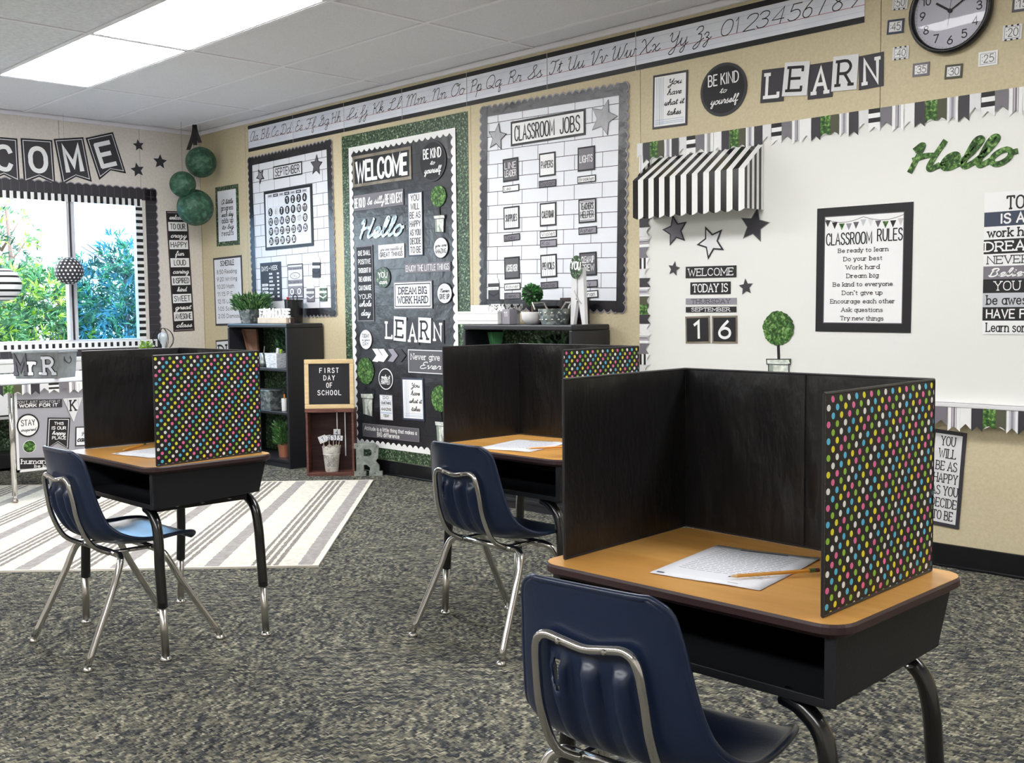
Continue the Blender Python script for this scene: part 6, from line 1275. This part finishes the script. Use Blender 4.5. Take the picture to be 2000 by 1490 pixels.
mb = MB(); mb.box(-CW/2-.004, CW/2+.004, -.004, CD, CH-.022, CH, 'crate_wood'); mb.build('board', cr, bevel=.002, label='top board')
mb = MB(); mb.box(-CW/2, -CW/2+.014, 0, CD, .0225, CH-.0225, 'crate_wood'); mb.build('board', cr, bevel=.002, label='side board'); mb = MB(); mb.box(CW/2-.014, CW/2, 0, CD, .0225, CH-.0225, 'crate_wood'); mb.build('board', cr, bevel=.002, label='side board')
mb = MB(); mb.box(-CW/2+.0145, CW/2-.0145, CD-.01, CD, .0225, CH-.0225, 'crate_inside'); mb.build('back_board', cr)
lb = thing('letter_board', 'black felt letter board in a pale wood frame on the crate', 'letter board', mid-cn*.02+Vector((0, 0, CH+.001)), ang)
lb.rotation_euler = (-.03, 0, ang)
two_tone('frame_wood', [(.3, (206, 180, 134)), (.8, (232, 208, 164))], 6, (1, 1, 6), rough=.5, bump=.05)
S_ = .335; fb = .03
for a, b, c_, d_, g in ((-S_/2, S_/2, 0, fb, 0), (-S_/2, S_/2, S_-fb, S_, 0), (-S_/2, -S_/2+fb, fb+.0003, S_-fb-.0003, 0), (S_/2-fb, S_/2, fb+.0003, S_-fb-.0003, 0)):
    mb = MB(); mb.box(a, b, -.012, .012, c_, d_, 'frame_wood'); mb.build('frame_rail', lb, bevel=.004)
mat('felt', (44, 44, 48), .9)
mb = MB(); mb.box(-S_/2+fb, S_/2-fb, -.003, .006, fb, S_-fb, 'felt')
for i in range(34): mb.box(-S_/2+fb, S_/2-fb, -.0045, -.003, fb+.004+i*.008, fb+.008+i*.008, 'felt')
mb.build('felt_panel', lb)
mb = MB()
for s_, v, a in (('FIRST', .815-.07, .25), ('DAY', .665-.07, .155), ('OF', .515-.07, .085), ('SCHOOL', .365-.07, .305)):
    x0_, x1_ = -a*S_*.83, a*S_*.83; n_ = len(s_); cw_ = (x1_-x0_)/n_
    for i, ch in enumerate(s_): text(mb, ch, x0_+cw_*(i+.22), x0_+cw_*(i+.78), v*S_-.005, v*S_+.026, 0, 'white', wt=.15) if ch != 'I' else text(mb, ch, x0_+cw_*(i+.46), x0_+cw_*(i+.54), v*S_-.005, v*S_+.026, 0, 'white', wt=.15)
o = mb.build('letters', lb); o.rotation_euler = (math.pi/2, 0, 0); o.location = (0, -.006, 0)
pt = thing('white_pot', 'white lace-patterned metal pot in the crate', 'pot', mid-cn*.062+cu_*(-.002)+Vector((0, 0, .0225)), ang)
two_tone('lace_white', [(.35, (186, 182, 172)), (.5, (226, 224, 216))], 40, rough=.5, bump=.6)
mb = MB(); n = 40; prof = [(.001, 0), (.042, 0), (.044, .004), (.056, .12), (.058, .125), (.062, .165)]
mb.lathe(prof, 'lace_white', n)
v = [(.062*math.cos(i*2*math.pi/(n*1)), .062*math.sin(i*2*math.pi/n), .165) for i in range(n)]+[(.063*math.cos(i*2*math.pi/n), .063*math.sin(i*2*math.pi/n), .165+.014*abs(math.sin(i*math.pi*8/n))) for i in range(n)]
mb.add(v, [(i, (i+1) % n, n+(i+1) % n, n+i) for i in range(n)], 'lace_white')
mb.lathe([(.061, .165), (.055, .12), (.041, .006), (.001, .005)], 'lace_white', n); mb.build('pot_body', pt, smooth=True)
mb = MB()
for (zz, aa) in ((.1, -.35), (.1, .25), (.075, -.1), (.075, .5), (.05, -.3), (.05, .2), (.105, -.9), (.05, .75)):
    rr = .044+.012*zz/.12+.0015; a = -math.pi/2+aa; o_ = Vector((rr*math.cos(a), rr*math.sin(a), zz)); e = Vector((-math.sin(a), math.cos(a), 0))
    mb.tube([o_+e*.010*math.cos(t*math.pi/6)+Vector((0, 0, .010*math.sin(t*math.pi/6))) for t in range(13)], .0012, 'grey', 4)
mb.tube([(.0575*math.cos(t*math.pi/20), .0575*math.sin(t*math.pi/20), .122) for t in range(41)], .0018, 'white', 5)
mb.build('lace_pattern', pt)
pc_ = pt.location.copy()
sticks = [('1', -.047, .012, .215, -.06, .36, True, 'ringed number one stick leaning outward'), ('2', -.012, .02, .225, -.02, .16, False, 'number stick just behind the number one stick'), ('3', .0, .006, .225, .016, .1, False, 'number three stick in the middle of the pot'),
          ('4', .03, .03, .26, .036, -.02, False, 'tallest number stick, mostly behind the number five'), ('5', .032, -.012, .225, .062, -.12, True, 'dark-edged number five stick')]
for s_, x0_, y0_, z_, xt, tilt, big, lab in sticks:
    r = thing('number_stick', lab+' in the white pot', 'number stick', pc_+Vector((0, 0, .006)), ang, group='number sticks in the white pot')
    mb = MB(); mb.tube([(x0_*.6, y0_*.6, .004), (xt*.95, y0_-.002*0, z_-.01)], .0028, 'pale_wood', 6); mb.build('stick', r)
    hd_ = empty('tag_plate'); hd_.parent = r; hd_.location = (xt, y0_-.004, z_); hd_.rotation_euler = (math.pi/2, 0, tilt) if False else (math.pi/2, -tilt*0, 0)
    hd_.matrix_local = Matrix.Translation((xt, y0_-.004, z_)) @ Matrix.Rotation(math.pi/2, 4, 'X') @ Matrix.Rotation(tilt, 4, 'Z')
    q_ = .024 if s_ == '1' else .021
    mb = MB(); mb.box(-q_*1.1, q_*1.1, -q_, q_, 0, .0015, 'white' if s_ in '14' else 'ink'); mb.box(-q_*.9, q_*.9, -q_*.8, q_*.8, .0015, .002, 'olive' if s_ in '14' else 'paper'); mb.box(-q_*.84, q_*.84, -q_*.74, q_*.74, .002, .0024, 'paper'); mb.build('plate', hd_)
    mb = MB(); text(mb, s_, -.007, .007, -.011, .012, .0032, 'ink', wt=.16); mb.build('digit', hd_)
# slim rods leaning in the crate
for x_, zl, lab in ((.03, .24, 'short white rod hanging behind the number sticks'), (.085, .12, 'long white rod beside the pot inside the crate')):
    r = thing('white_rod', lab, 'rod', mid+cu_*x_-cn*.128+Vector((0, 0, .0)), ang); mb = MB(); mb.tube([(0, 0, zl), (-.01*0, 0, CH-.023)], .0045, 'white', 8); mb.build('rod', r)
# galvanised letter R
ra, rb_ = Vector((2.345, -.205, 0)), Vector((2.474, -.07, 0)); ru = (rb_-ra).normalized(); rn = Vector((ru.y, -ru.x, 0))
mr = thing('metal_letter', 'galvanised block letter R standing on the carpet by the crate', 'metal letter', (ra+rb_)/2, math.atan2(ru.y, ru.x)); mr.rotation_euler = (-.06, 0, math.atan2(ru.y, ru.x))
sc_ = .19/6.4; hh_ = .222/10
outer = [(0, 0), (2.7, 0), (2.7, 1.5), (2.2, 1.5), (2.2, 3.4), (2.9, 3.4), (3.6, 2.6), (3.6, 1.5), (3.4, 1.5), (3.4, 0), (6.4, 0), (6.4, 1.5), (5.7, 1.5), (5.7, 3.2), (4.9, 4.6), (5.5, 5.6), (5.5, 8.9), (4.6, 10), (0, 10), (0, 8.4), (.5, 8.4), (.5, 1.5), (0, 1.5)]
inner = [(2.2, 6.0), (2.2, 8.2), (3.5, 8.2), (4.0, 7.7), (4.0, 6.6), (3.5, 6.0)]
P_o = [((x-3.2)*sc_, y*hh_) for x, y in outer]; P_i = [((x-3.2)*sc_, y*hh_) for x, y in inner]
cu2 = bpy.data.curves.new('letter_shape', 'CURVE'); cu2.dimensions = '2D'; cu2.fill_mode = 'BOTH'; cu2.extrude = .02
for PP in (P_o, P_i):
    s_ = cu2.splines.new('POLY'); s_.points.add(len(PP)-1); s_.use_cyclic_u = True
    for i, (x, y) in enumerate(PP): s_.points[i].co = (x, y, 0, 1)
tmp = bpy.data.objects.new('tmp', cu2); COL.objects.link(tmp); dg = bpy.context.evaluated_depsgraph_get(); me = bpy.data.meshes.new_from_object(tmp.evaluated_get(dg)); bpy.data.objects.remove(tmp)
me.materials.clear(); me.materials.append(MATS['galvanised_dull']); o = bpy.data.objects.new('letter_body', me); COL.objects.link(o); o.parent = mr; o.rotation_euler = (math.pi/2, 0, 0); o.location = (0, .02, .001)
for x, y in ((.8, 9.2), (.9, 5.5), (4.8, 7.4), (1.2, .8), (4.7, .9), (5.1, 9)):
    mb = MB(); mb.lathe([(.0, .003), (.0035, .002), (.0045, 0)], 'mid_grey', 8); o = mb.build('rivet', mr, loc=((x-3.2)*sc_, -.0005, y*hh_)); o.rotation_euler = (math.pi/2, 0, 0)

# ================================================================== STUDENT DESKS, SCREENS, CHAIRS
two_tone('maple_laminate', [(.3, (198, 142, 70)), (.55, (212, 158, 84)), (.8, (222, 172, 100))], 3.2, (1, 7, 1), rough=.32, bump=.0, spec=.5)
mat('desk_edge', (54, 34, 36), .45); mat('desk_black', (26, 27, 32), .5, bump=.06, bscale=180, spec=.4); mat('leg_black', (14, 14, 16), .22, spec=.6, coat=.4)
def rrect(hx, hy, r, n=6):
    P = []
    for cx, cy, a0 in ((hx-r, hy-r, 0), (-hx+r, hy-r, 90), (-hx+r, -hy+r, 180), (hx-r, -hy+r, 270)):
        P += [(cx+r*math.cos(math.radians(a0+90*i/n)), cy+r*math.sin(math.radians(a0+90*i/n))) for i in range(n+1)]
    return P
def desk(label, loc, rz=0):
    r = thing('student_desk', label, 'desk', loc, rz, 'student desks')
    hx, hy, zt = .322, .232, .63
    mb = MB(); P = rrect(hx-.003, hy-.003, .045); mb.poly(P, zt, 'maple_laminate', .004); mb.build('laminate_top', r)
    mb = MB(); P = rrect(hx, hy, .048); Q = rrect(hx-.003, hy-.003, .045); Q2 = rrect(hx-.012, hy-.012, .036); n = len(P)
    v = [(x, y, zt-.0005) for x, y in Q]+[(x, y, zt-.005) for x, y in P]+[(x, y, zt-.016) for x, y in P]+[(x, y, zt-.025) for x, y in Q2]
    mb.add(v, [(k*n+i, (k+1)*n+i, (k+1)*n+(i+1) % n, k*n+(i+1) % n) for k in range(3) for i in range(n)]+[tuple(range(4*n-1, 3*n-1, -1))], 'desk_edge'); mb.build('edge_band', r, smooth=False)
    # open book box
    bx, by, z1, z0 = .300, .205, zt-.0255, .492; t = .004
    mb = MB(); tp = .012
    def quadwall(a, b, c, d): mb.add([a, b, c, d], [(0, 1, 2, 3)], 'desk_black')
    fl = (-bx+tp, -by, z0); fr = (bx-tp, -by, z0); br = (bx-tp, by-.02, z0+.012); bl = (-bx+tp, by-.02, z0+.012)
    Fl = (-bx, -by, z1); Fr = (bx, -by, z1); Br = (bx, by, z1); Bl = (-bx, by, z1)
    quadwall(fl, fr, br, bl); quadwall(fr, Fr, Br, br)if False else quadwall(fr, br, Br, Fr); quadwall(bl, fl, Fl, Bl); quadwall(br, bl, Bl, Br)
    o = mb.build('book_box', r); md = o.modifiers.new('solid', 'SOLIDIFY'); md.thickness = t; md.offset = -1
    mb = MB(); mb.box(-bx+tp, bx-tp, -by-.003, -by+.004, z0-.004, z0+.012, 'desk_black'); mb.box(-bx, -bx+.02, -by-.004, -by+.002, z0, z1, 'desk_black'); mb.box(bx-.02, bx, -by-.004, -by+.002, z0, z1, 'desk_black'); mb.build('box_lip', r, bevel=.0015)
    for sx in (-1, 1):
        mb = MB(); mb.box(sx*.215-.025, sx*.215+.025, -by+.02, by-.04, z0-.022, z0-.003, 'desk_black'); mb.build('leg_mount', r, bevel=.003)
    for sx in (-1, 1):
        for sy in (-1, 1):
            y = sy*.185
            leg = MB(); P = crm([(sx*.19, y*.96, z0-.012), (sx*.225, y*.97, z0-.022), (sx*.262, y*.98, z0-.055), (sx*.278, y*.99, z0-.12), (sx*.284, y, z0-.2), (sx*.296, y, .17)], 5); leg.tube(P, .0165, 'leg_black', 14); o = leg.build('leg', r, smooth=True)
            mb = MB(); mb.tube([(sx*.2955, y, .175), (sx*.306, y, .014)], .0125, 'glide_steel', 12); mb.build('leg_insert', o, smooth=True)
            mb = MB(); mb.lathe([(.0, .0), (.019, .0), (.021, .004), (.012, .014), (.0, .016)], 'chrome', 16, sx*.306, y); mb.build('glide', o, smooth=True)
    for x in (.13, .2):
        for y in (-.06, .04, .12):
            pass
    for y in (-.12, -.03, .07):
        mb = MB(); mb.lathe([(0, .004), (.005, .002), (.007, 0)], 'glide_steel', 8); o = mb.build('screw', r, loc=(.288, y, z0-.001)); o.rotation_euler = (math.pi, 0, 0)
    return r
D1, D2, D3 = Vector((4.718, -2.73, 0)), Vector((5.58, -1.755, 0)), Vector((7.128, -2.795, 0))
d = desk('student desk nearest the window, standing partly on the striped rug', D1)
d2 = copy_tree(d); d2.location = D2; d2['label'] = 'student desk in the middle, in front of the second bookshelf'
d3 = copy_tree(d); d3.location = D3; d3['label'] = 'large student desk close up in front of the whiteboard'
# privacy screens
def dots_mat():
    m = bpy.data.materials.new('dotted_fabric'); m.use_nodes = True; nt = m.node_tree; b = nt.nodes['Principled BSDF']; b.inputs['Roughness'].default_value = .6
    N = nt.nodes.new; Lk = nt.links.new
    def M(op, a, bb=None):
        n = N('ShaderNodeMath'); n.operation = op
        for i, v in enumerate((a, bb)):
            if v is None: continue
            if isinstance(v, (int, float)): n.inputs[i].default_value = v
            else: Lk(v, n.inputs[i])
        return n.outputs[0]
    uv = N('ShaderNodeUVMap'); sp = N('ShaderNodeSeparateXYZ'); Lk(uv.outputs[0], sp.inputs[0])
    P = .0262; facs = []; cols_ = []
    for off in (0, .5):
        u = M('ADD', M('DIVIDE', sp.outputs[0], P), off+20); v = M('ADD', M('DIVIDE', sp.outputs[1], P), off+20)
        iu, iv = M('FLOOR', u), M('FLOOR', v); fu, fv = M('SUBTRACT', M('FRACT', u), .5), M('SUBTRACT', M('FRACT', v), .5)
        d_ = M('SQRT', M('ADD', M('MULTIPLY', fu, fu), M('MULTIPLY', fv, fv))); facs.append(M('LESS_THAN', d_, .2))
        cols_.append(M('DIVIDE', M('MODULO', M('ADD', M('ADD', iu, M('MULTIPLY', iv, 3 if off == 0 else 3)), 2 if off else 0), 5), 5))
    base = None; out = None
    ramps = []
    for cc_ in cols_:
        rp = N('ShaderNodeValToRGB'); rp.color_ramp.interpolation = 'CONSTANT'; e = rp.color_ramp.elements
        for _ in range(3): e.new(.5)
        for i, (p_, c_) in enumerate([(0, (236, 112, 164)), (.19, (232, 222, 50)), (.39, (86, 190, 226)), (.59, (240, 240, 236)), (.79, (146, 196, 60))]): e[i].position = p_; e[i].color = lin(c_)+(1,)
        Lk(cc_, rp.inputs[0]); ramps.append(rp.outputs[0])
    m1 = N('ShaderNodeMix'); m1.data_type = 'RGBA'; Lk(facs[0], m1.inputs[0]); m1.inputs[6].default_value = lin((24, 20, 22))+(1,); Lk(ramps[0], m1.inputs[7])
    m2 = N('ShaderNodeMix'); m2.data_type = 'RGBA'; Lk(facs[1], m2.inputs[0]); Lk(m1.outputs[2], m2.inputs[6]); Lk(ramps[1], m2.inputs[7]); Lk(m2.outputs[2], b.inputs['Base Color'])
    MATS['dotted_fabric'] = m
dots_mat()
mat('screen_black', (20, 19, 21), .4, spec=.5, bump=1., bscale=9, stretch=(1.6, 1.6, .8)); mat('piping', (40, 40, 44), .4)
def panel(a, b, z0, z1, outward, name, r, seam=False, t=.006):
    """a padded panel from a to b (xy); the dotted cloth is on the outward side, plain black inside, with slight creases"""
    a, b = Vector(a), Vector(b); L = (b-a).length; u = (b-a)/L; nrm = Vector((u.y, -u.x))
    if nrm.dot(Vector(outward)) < 0: nrm = -nrm
    nx, nz = 18, 16; rg = random.Random(hash(name) % 99+int(L*1000)); mb = MB()
    ph = [rg.uniform(0, 6.28) for _ in range(6)]
    def pt(i, k, side):
        s_, q = i/nx, k/nz; e = 4*s_*(1-s_)*1.0
        off = t/2+.0015*math.sin(3.1*s_*L*10+ph[0]+q*4)*math.sin(q*math.pi)*e + .0012*math.sin(17*q-9*s_+ph[1])*e*abs(1-2*q)
        if s_ in (0, 1) or q in (0, 1): off = .0012
        p_ = a+u*L*s_+nrm*off*side; return (p_.x, p_.y, z0+(z1-z0)*q)
    uvs = []
    for side, m in ((1, 'dotted_fabric'), (-1, 'screen_black')):
        v = [pt(i, k, side) for k in range(nz+1) for i in range(nx+1)]
        f = [(k*(nx+1)+i, k*(nx+1)+i+1, (k+1)*(nx+1)+i+1, (k+1)*(nx+1)+i) for k in range(nz) for i in range(nx)]
        mb.add(v, f, m)
    o = mb.build(name, r, smooth=True)
    uvl = o.data.uv_layers.new(name='UVMap')
    for lp in o.data.loops:
        co = o.data.vertices[lp.vertex_index].co; s_ = (Vector((co.x, co.y))-a).dot(u); uvl.data[lp.index].uv = (s_, co.z-z0-.012)
    mb = MB()
    for p0, p1 in (((a.x, a.y, z0), (b.x, b.y, z0)), ((a.x, a.y, z1), (b.x, b.y, z1)), ((a.x, a.y, z0), (a.x, a.y, z1)), ((b.x, b.y, z0), (b.x, b.y, z1))): mb.tube([p0, p1], .0028, 'piping', 6)
    mb.build('piping', o)
    return o
def screen(label, loc, pts):
    r = thing('privacy_screen', label, 'privacy screen', loc, group='folding privacy screens'); z0, z1 = .003, .352
    outw = [(-1, 0), (0, 1), (0, 1), (1, 0)]
    for k in range(4): panel(pts[k], pts[k+1], z0, z1, outw[k], 'screen_panel', r)
    return r
base = [(-.292, -.186), (-.306, .214), (-.0, .216), (.288, .212), (.284, -.197)]
screen('black folding screen with dotted outside on the window-side desk', D1+Vector((0, 0, .63)), [(-.311, -.162), (-.306, .212), (-.02, .216), (.262, .212), (.312, -.198)])
screen('black folding screen on the middle desk, dotted panel partly hidden', D2+Vector((0, 0, .63)), [(-.308, -.176), (-.297, .200), (-.0, .214), (.285, .215), (.29, -.18)])
screen('black folding screen with dotted end panel on the closest desk', D3+Vector((0, 0, .63)), [(-.288, -.188), (-.308, .230), (-.002, .216), (.264, .203), (.272, -.201)])
# papers and pencils
def sheet_mat():
    mat('sheet', (232, 234, 240), .55); mat('print_grey', (150, 152, 160), .7)
sheet_mat()
def worksheet(label, c, rot, big=True):
    r = thing('worksheet', label, 'paper', (c[0], c[1], .6312), rot, 'worksheets on the desks'); mb = MB(); nx, ny = 8, 10; w_, h_ = .216, .279
    def zz(x, y): return .0012+.003*max(0, (x/w_)+(y/h_)-.55)**2*4+.0006*math.sin(9*x/w_)
    v = [(x, y, zz(x, y)) for j in range(ny+1) for i in range(nx+1) for x, y in ((-w_/2+w_*i/nx, -h_/2+h_*j/ny),)]
    mb.add(v, [(j*(nx+1)+i, j*(nx+1)+i+1, (j+1)*(nx+1)+i+1, (j+1)*(nx+1)+i) for j in range(ny) for i in range(nx)], 'sheet'); o = mb.build('sheet', r, smooth=True); md = o.modifiers.new('solid', 'SOLIDIFY'); md.thickness = .0004; md.offset = -1
    mb = MB(); rg = random.Random(5)
    def bar(x0, x1, y0, y1, m):
        n_ = 6; v = []
        for i in range(n_+1):
            x = x0+(x1-x0)*i/n_; v += [(x, y0, zz(x, y0)+.0003), (x, y1, zz(x, y1)+.0003)]
        mb.add(v, [(2*i, 2*i+2, 2*i+3, 2*i+1) for i in range(n_)], m)
    bar(-.05, .05, .120, .127, 'mid_grey')
    for k in range(15):
        y = .105-k*.0125; x = -.085
        while x < .08:
            l = rg.uniform(.006, .02); bar(x, min(x+l, .085), y, y+.0025, 'print_grey'); x += l+.003
    bar(-.1, -.085, -.13, -.122, 'slate_blue'); bar(.04, .06, -.125, -.122, 'print_grey'); mb.build('print', r)
    return r
worksheet('printed worksheet under the pencil on the closest desk', (7.114, -2.803), .15)
worksheet('printed worksheet on the middle desk', (5.552, -1.80), .24)
worksheet('printed worksheet half hidden by the dotted panel on the window-side desk', (4.70, -2.735), .2)
mat('pencil_yellow', (214, 150, 52), .4); mat('pencil_wood', (222, 188, 140), .6); mat('ferrule', (90, 120, 80), .3, metal=.6); mat('eraser', (70, 46, 48), .7)
def pencil(label, a, b, col='pencil_yellow', z=.6385):
    a, b = Vector(a), Vector(b); L = (b-a).length; r = thing('pencil', label, 'pencil', (a.x, a.y, z), math.atan2(b.y-a.y, b.x-a.x), 'pencils on the desks')
    mb = MB(); mb.tube([(.016, 0, 0), (L-.02, 0, 0)], .0037, col, 6); mb.build('barrel', r)
    mb = MB(); mb.tube([(0, 0, 0), (.004, 0, 0)], [.0004, .0011], 'ink', 6); mb.tube([(.004, 0, 0), (.016, 0, 0)], [.0011, .0037], 'pencil_wood', 6); mb.build('tip', r)
    mb = MB(); mb.tube([(L-.02, 0, 0), (L-.009, 0, 0)], .004, 'ferrule', 8); mb.build('ferrule', r); mb = MB(); mb.tube([(L-.009, 0, 0), (L, 0, 0)], .0037, 'eraser', 8); mb.build('eraser', r)
pencil('yellow pencil lying across the worksheet on the closest desk', (7.163, -2.904), (7.256, -2.752))
pencil('yellow pencil lying on the worksheet on the middle desk', (5.653, -1.890), (5.735, -1.735))
pencil('yellow pencil with dark marks beyond the worksheet on the window-side desk', (4.60, -2.845), (4.48, -2.70), z=.6365)

# chairs
mat('navy_plastic', (26, 38, 64), .3, spec=.5, bump=.04, bscale=160)
def chair(label, loc, rz):
    r = thing('school_chair', label, 'chair', loc, rz, 'navy school chairs')
    # rows: (y, z, half width, curl depth) from the top of the back down and forward
    rows = [(-.219, .677, .112, .004), (-.219, .667, .130, .010), (-.217, .648, .145, .018), (-.211, .60, .155, .024), (-.202, .54, .164, .027), (-.190, .48, .174, .03), (-.172, .425, .187, .034), (-.140, .386, .200, .036), (-.09, .364, .207, .032), (-.03, .357, .208, .024), (.04, .360, .204, .018), (.10, .368, .197, .012), (.145, .371, .184, .006), (.168, .364, .162, .004), (.178, .352, .13, .0)]
    R = crm(rows, 6); nx = 84; mb = MB(); v = []
    m_ = len(R)
    for j, (y, z, hw, cu) in enumerate(R):
        a = R[max(j-1, 0)]; b = R[min(j+1, m_-1)]; ty, tz = b[0]-a[0], b[1]-a[1]; l = math.hypot(ty, tz); ny, nz = -tz/l, ty/l   # towards the sitter
        for i in range(nx+1):
            s = 2*i/nx-1; x = hw*s
            c = cu*(abs(s)**3)+.004*max(0, (abs(s)-.93)/.07)*1.2
            if cu < .001: c = 0
            g = 0
            if .372 < z < .575 and y < -.12:      # three moulded flutes pushed out at the back
                for xc in (-.062, 0, .062):
                    dd = abs(x-xc)/.0165
                    if dd < 1:
                        up = min(1, max(0, (.556-z)/.012)); fade = max(0, min(1, (z-.372)/.12)); g = -.022*up*fade*math.cos(dd*math.pi/2)**.5
            v.append((x, y+ny*(c+g), z+nz*(c+g)))
    f = []
    for j in range(m_-1):
        for i in range(nx):
            q = (j*(nx+1)+i, j*(nx+1)+i+1, (j+1)*(nx+1)+i+1, (j+1)*(nx+1)+i)
            cx = sum(v[k][0] for k in q)/4; cz = sum(v[k][2] for k in q)/4; cy = sum(v[k][1] for k in q)/4
            if .50 < cz < .553 and cy < -.15 and any(abs(cx-xc) < (.0075 if cz > .52 else .004) for xc in (-.062,)): continue
            f.append(q)
    mb.add(v, f, 'navy_plastic'); o = mb.build('seat_shell', r, smooth=True)
    md = o.modifiers.new('solid', 'SOLIDIFY'); md.thickness = .006; md.offset = 0
    mb = MB(); mb.v = []; edge = [v[j*(nx+1)] for j in range(m_)]; edge2 = [v[j*(nx+1)+nx] for j in range(m_)]
    lo = v[:nx+1]; hi = v[(m_-1)*(nx+1):]
    loop = lo+edge2[1:]+list(reversed(hi))[1:]+list(reversed(edge))[1:-1]
    mb.tube(loop[::2]+[loop[0]], .0062, 'navy_plastic', 8, False); mb.build('rolled_edge', r, smooth=True)
    # hoop behind the back
    H = crm([(-.105, -.10, .335), (-.109, -.160, .372), (-.108, -.198, .45), (-.105, -.212, .52), (-.098, -.221, .572), (-.078, -.224, .590), (-.04, -.2245, .586), (0, -.223, .580), (.04, -.2245, .586), (.078, -.224, .590), (.098, -.221, .572), (.105, -.212, .52), (.108, -.198, .45), (.109, -.160, .372), (.105, -.10, .335)], 5)
    mb = MB(); mb.tube(H, .0082, 'chrome', 12); mb.build('back_hoop', r, smooth=True)
    for s in (-1, 1):
        mb = MB(); mb.lathe([(0, .004), (.004, .003), (.0055, 0)], 'glide_steel', 10); o = mb.build('screw', r, loc=(s*.045, -.2325, .586)); o.rotation_euler = (math.pi/2, 0, 0)
    for sy, yb, yf in ((-1, -.085, -.232), (1, .045, .228)):
        mb = MB(); mb.tube([(-.14, yb, .332), (.14, yb, .332)], .0105, 'chrome', 14); mb.build('cross_bar', r, smooth=True)
        for sx in (-1, 1):
            P = crm([(sx*.125, yb, .332), (sx*.15, yb, .331), (sx*.172, yb+(yf-yb)*.06, .318), (sx*.182, yb+(yf-yb)*.16, .285), (sx*.190, yb+(yf-yb)*.34, .22), (sx*.218, yf, .016)], 5)
            mb = MB(); mb.tube(P, .0112, 'chrome', 14); o = mb.build('leg', r, smooth=True)
            mb = MB(); mb.lathe([(0, 0), (.015, 0), (.0165, .004), (.012, .012), (0, .017)], 'glide_steel', 14, sx*.2185, yf); mb.build('glide', o, smooth=True)
    for sx in (-.105, .105):
        mb = MB(); mb.tube([(sx, -.10, .335), (sx, .05, .335)], .0075, 'chrome', 10); mb.build('seat_rail', r, smooth=True)
    return r
ch = chair('navy plastic chair with chrome legs at the window-side desk', (4.728, -2.905, 0), 0)
c2 = copy_tree(ch); c2.location = (5.625, -1.972, 0); c2['label'] = 'navy plastic chair with chrome legs at the middle desk'
c3 = copy_tree(ch); c3.location = (7.108, -3.028, 0); c3.rotation_euler = (0, 0, math.radians(5)); c3['label'] = 'navy chair close up, cut off by the bottom of the photo'
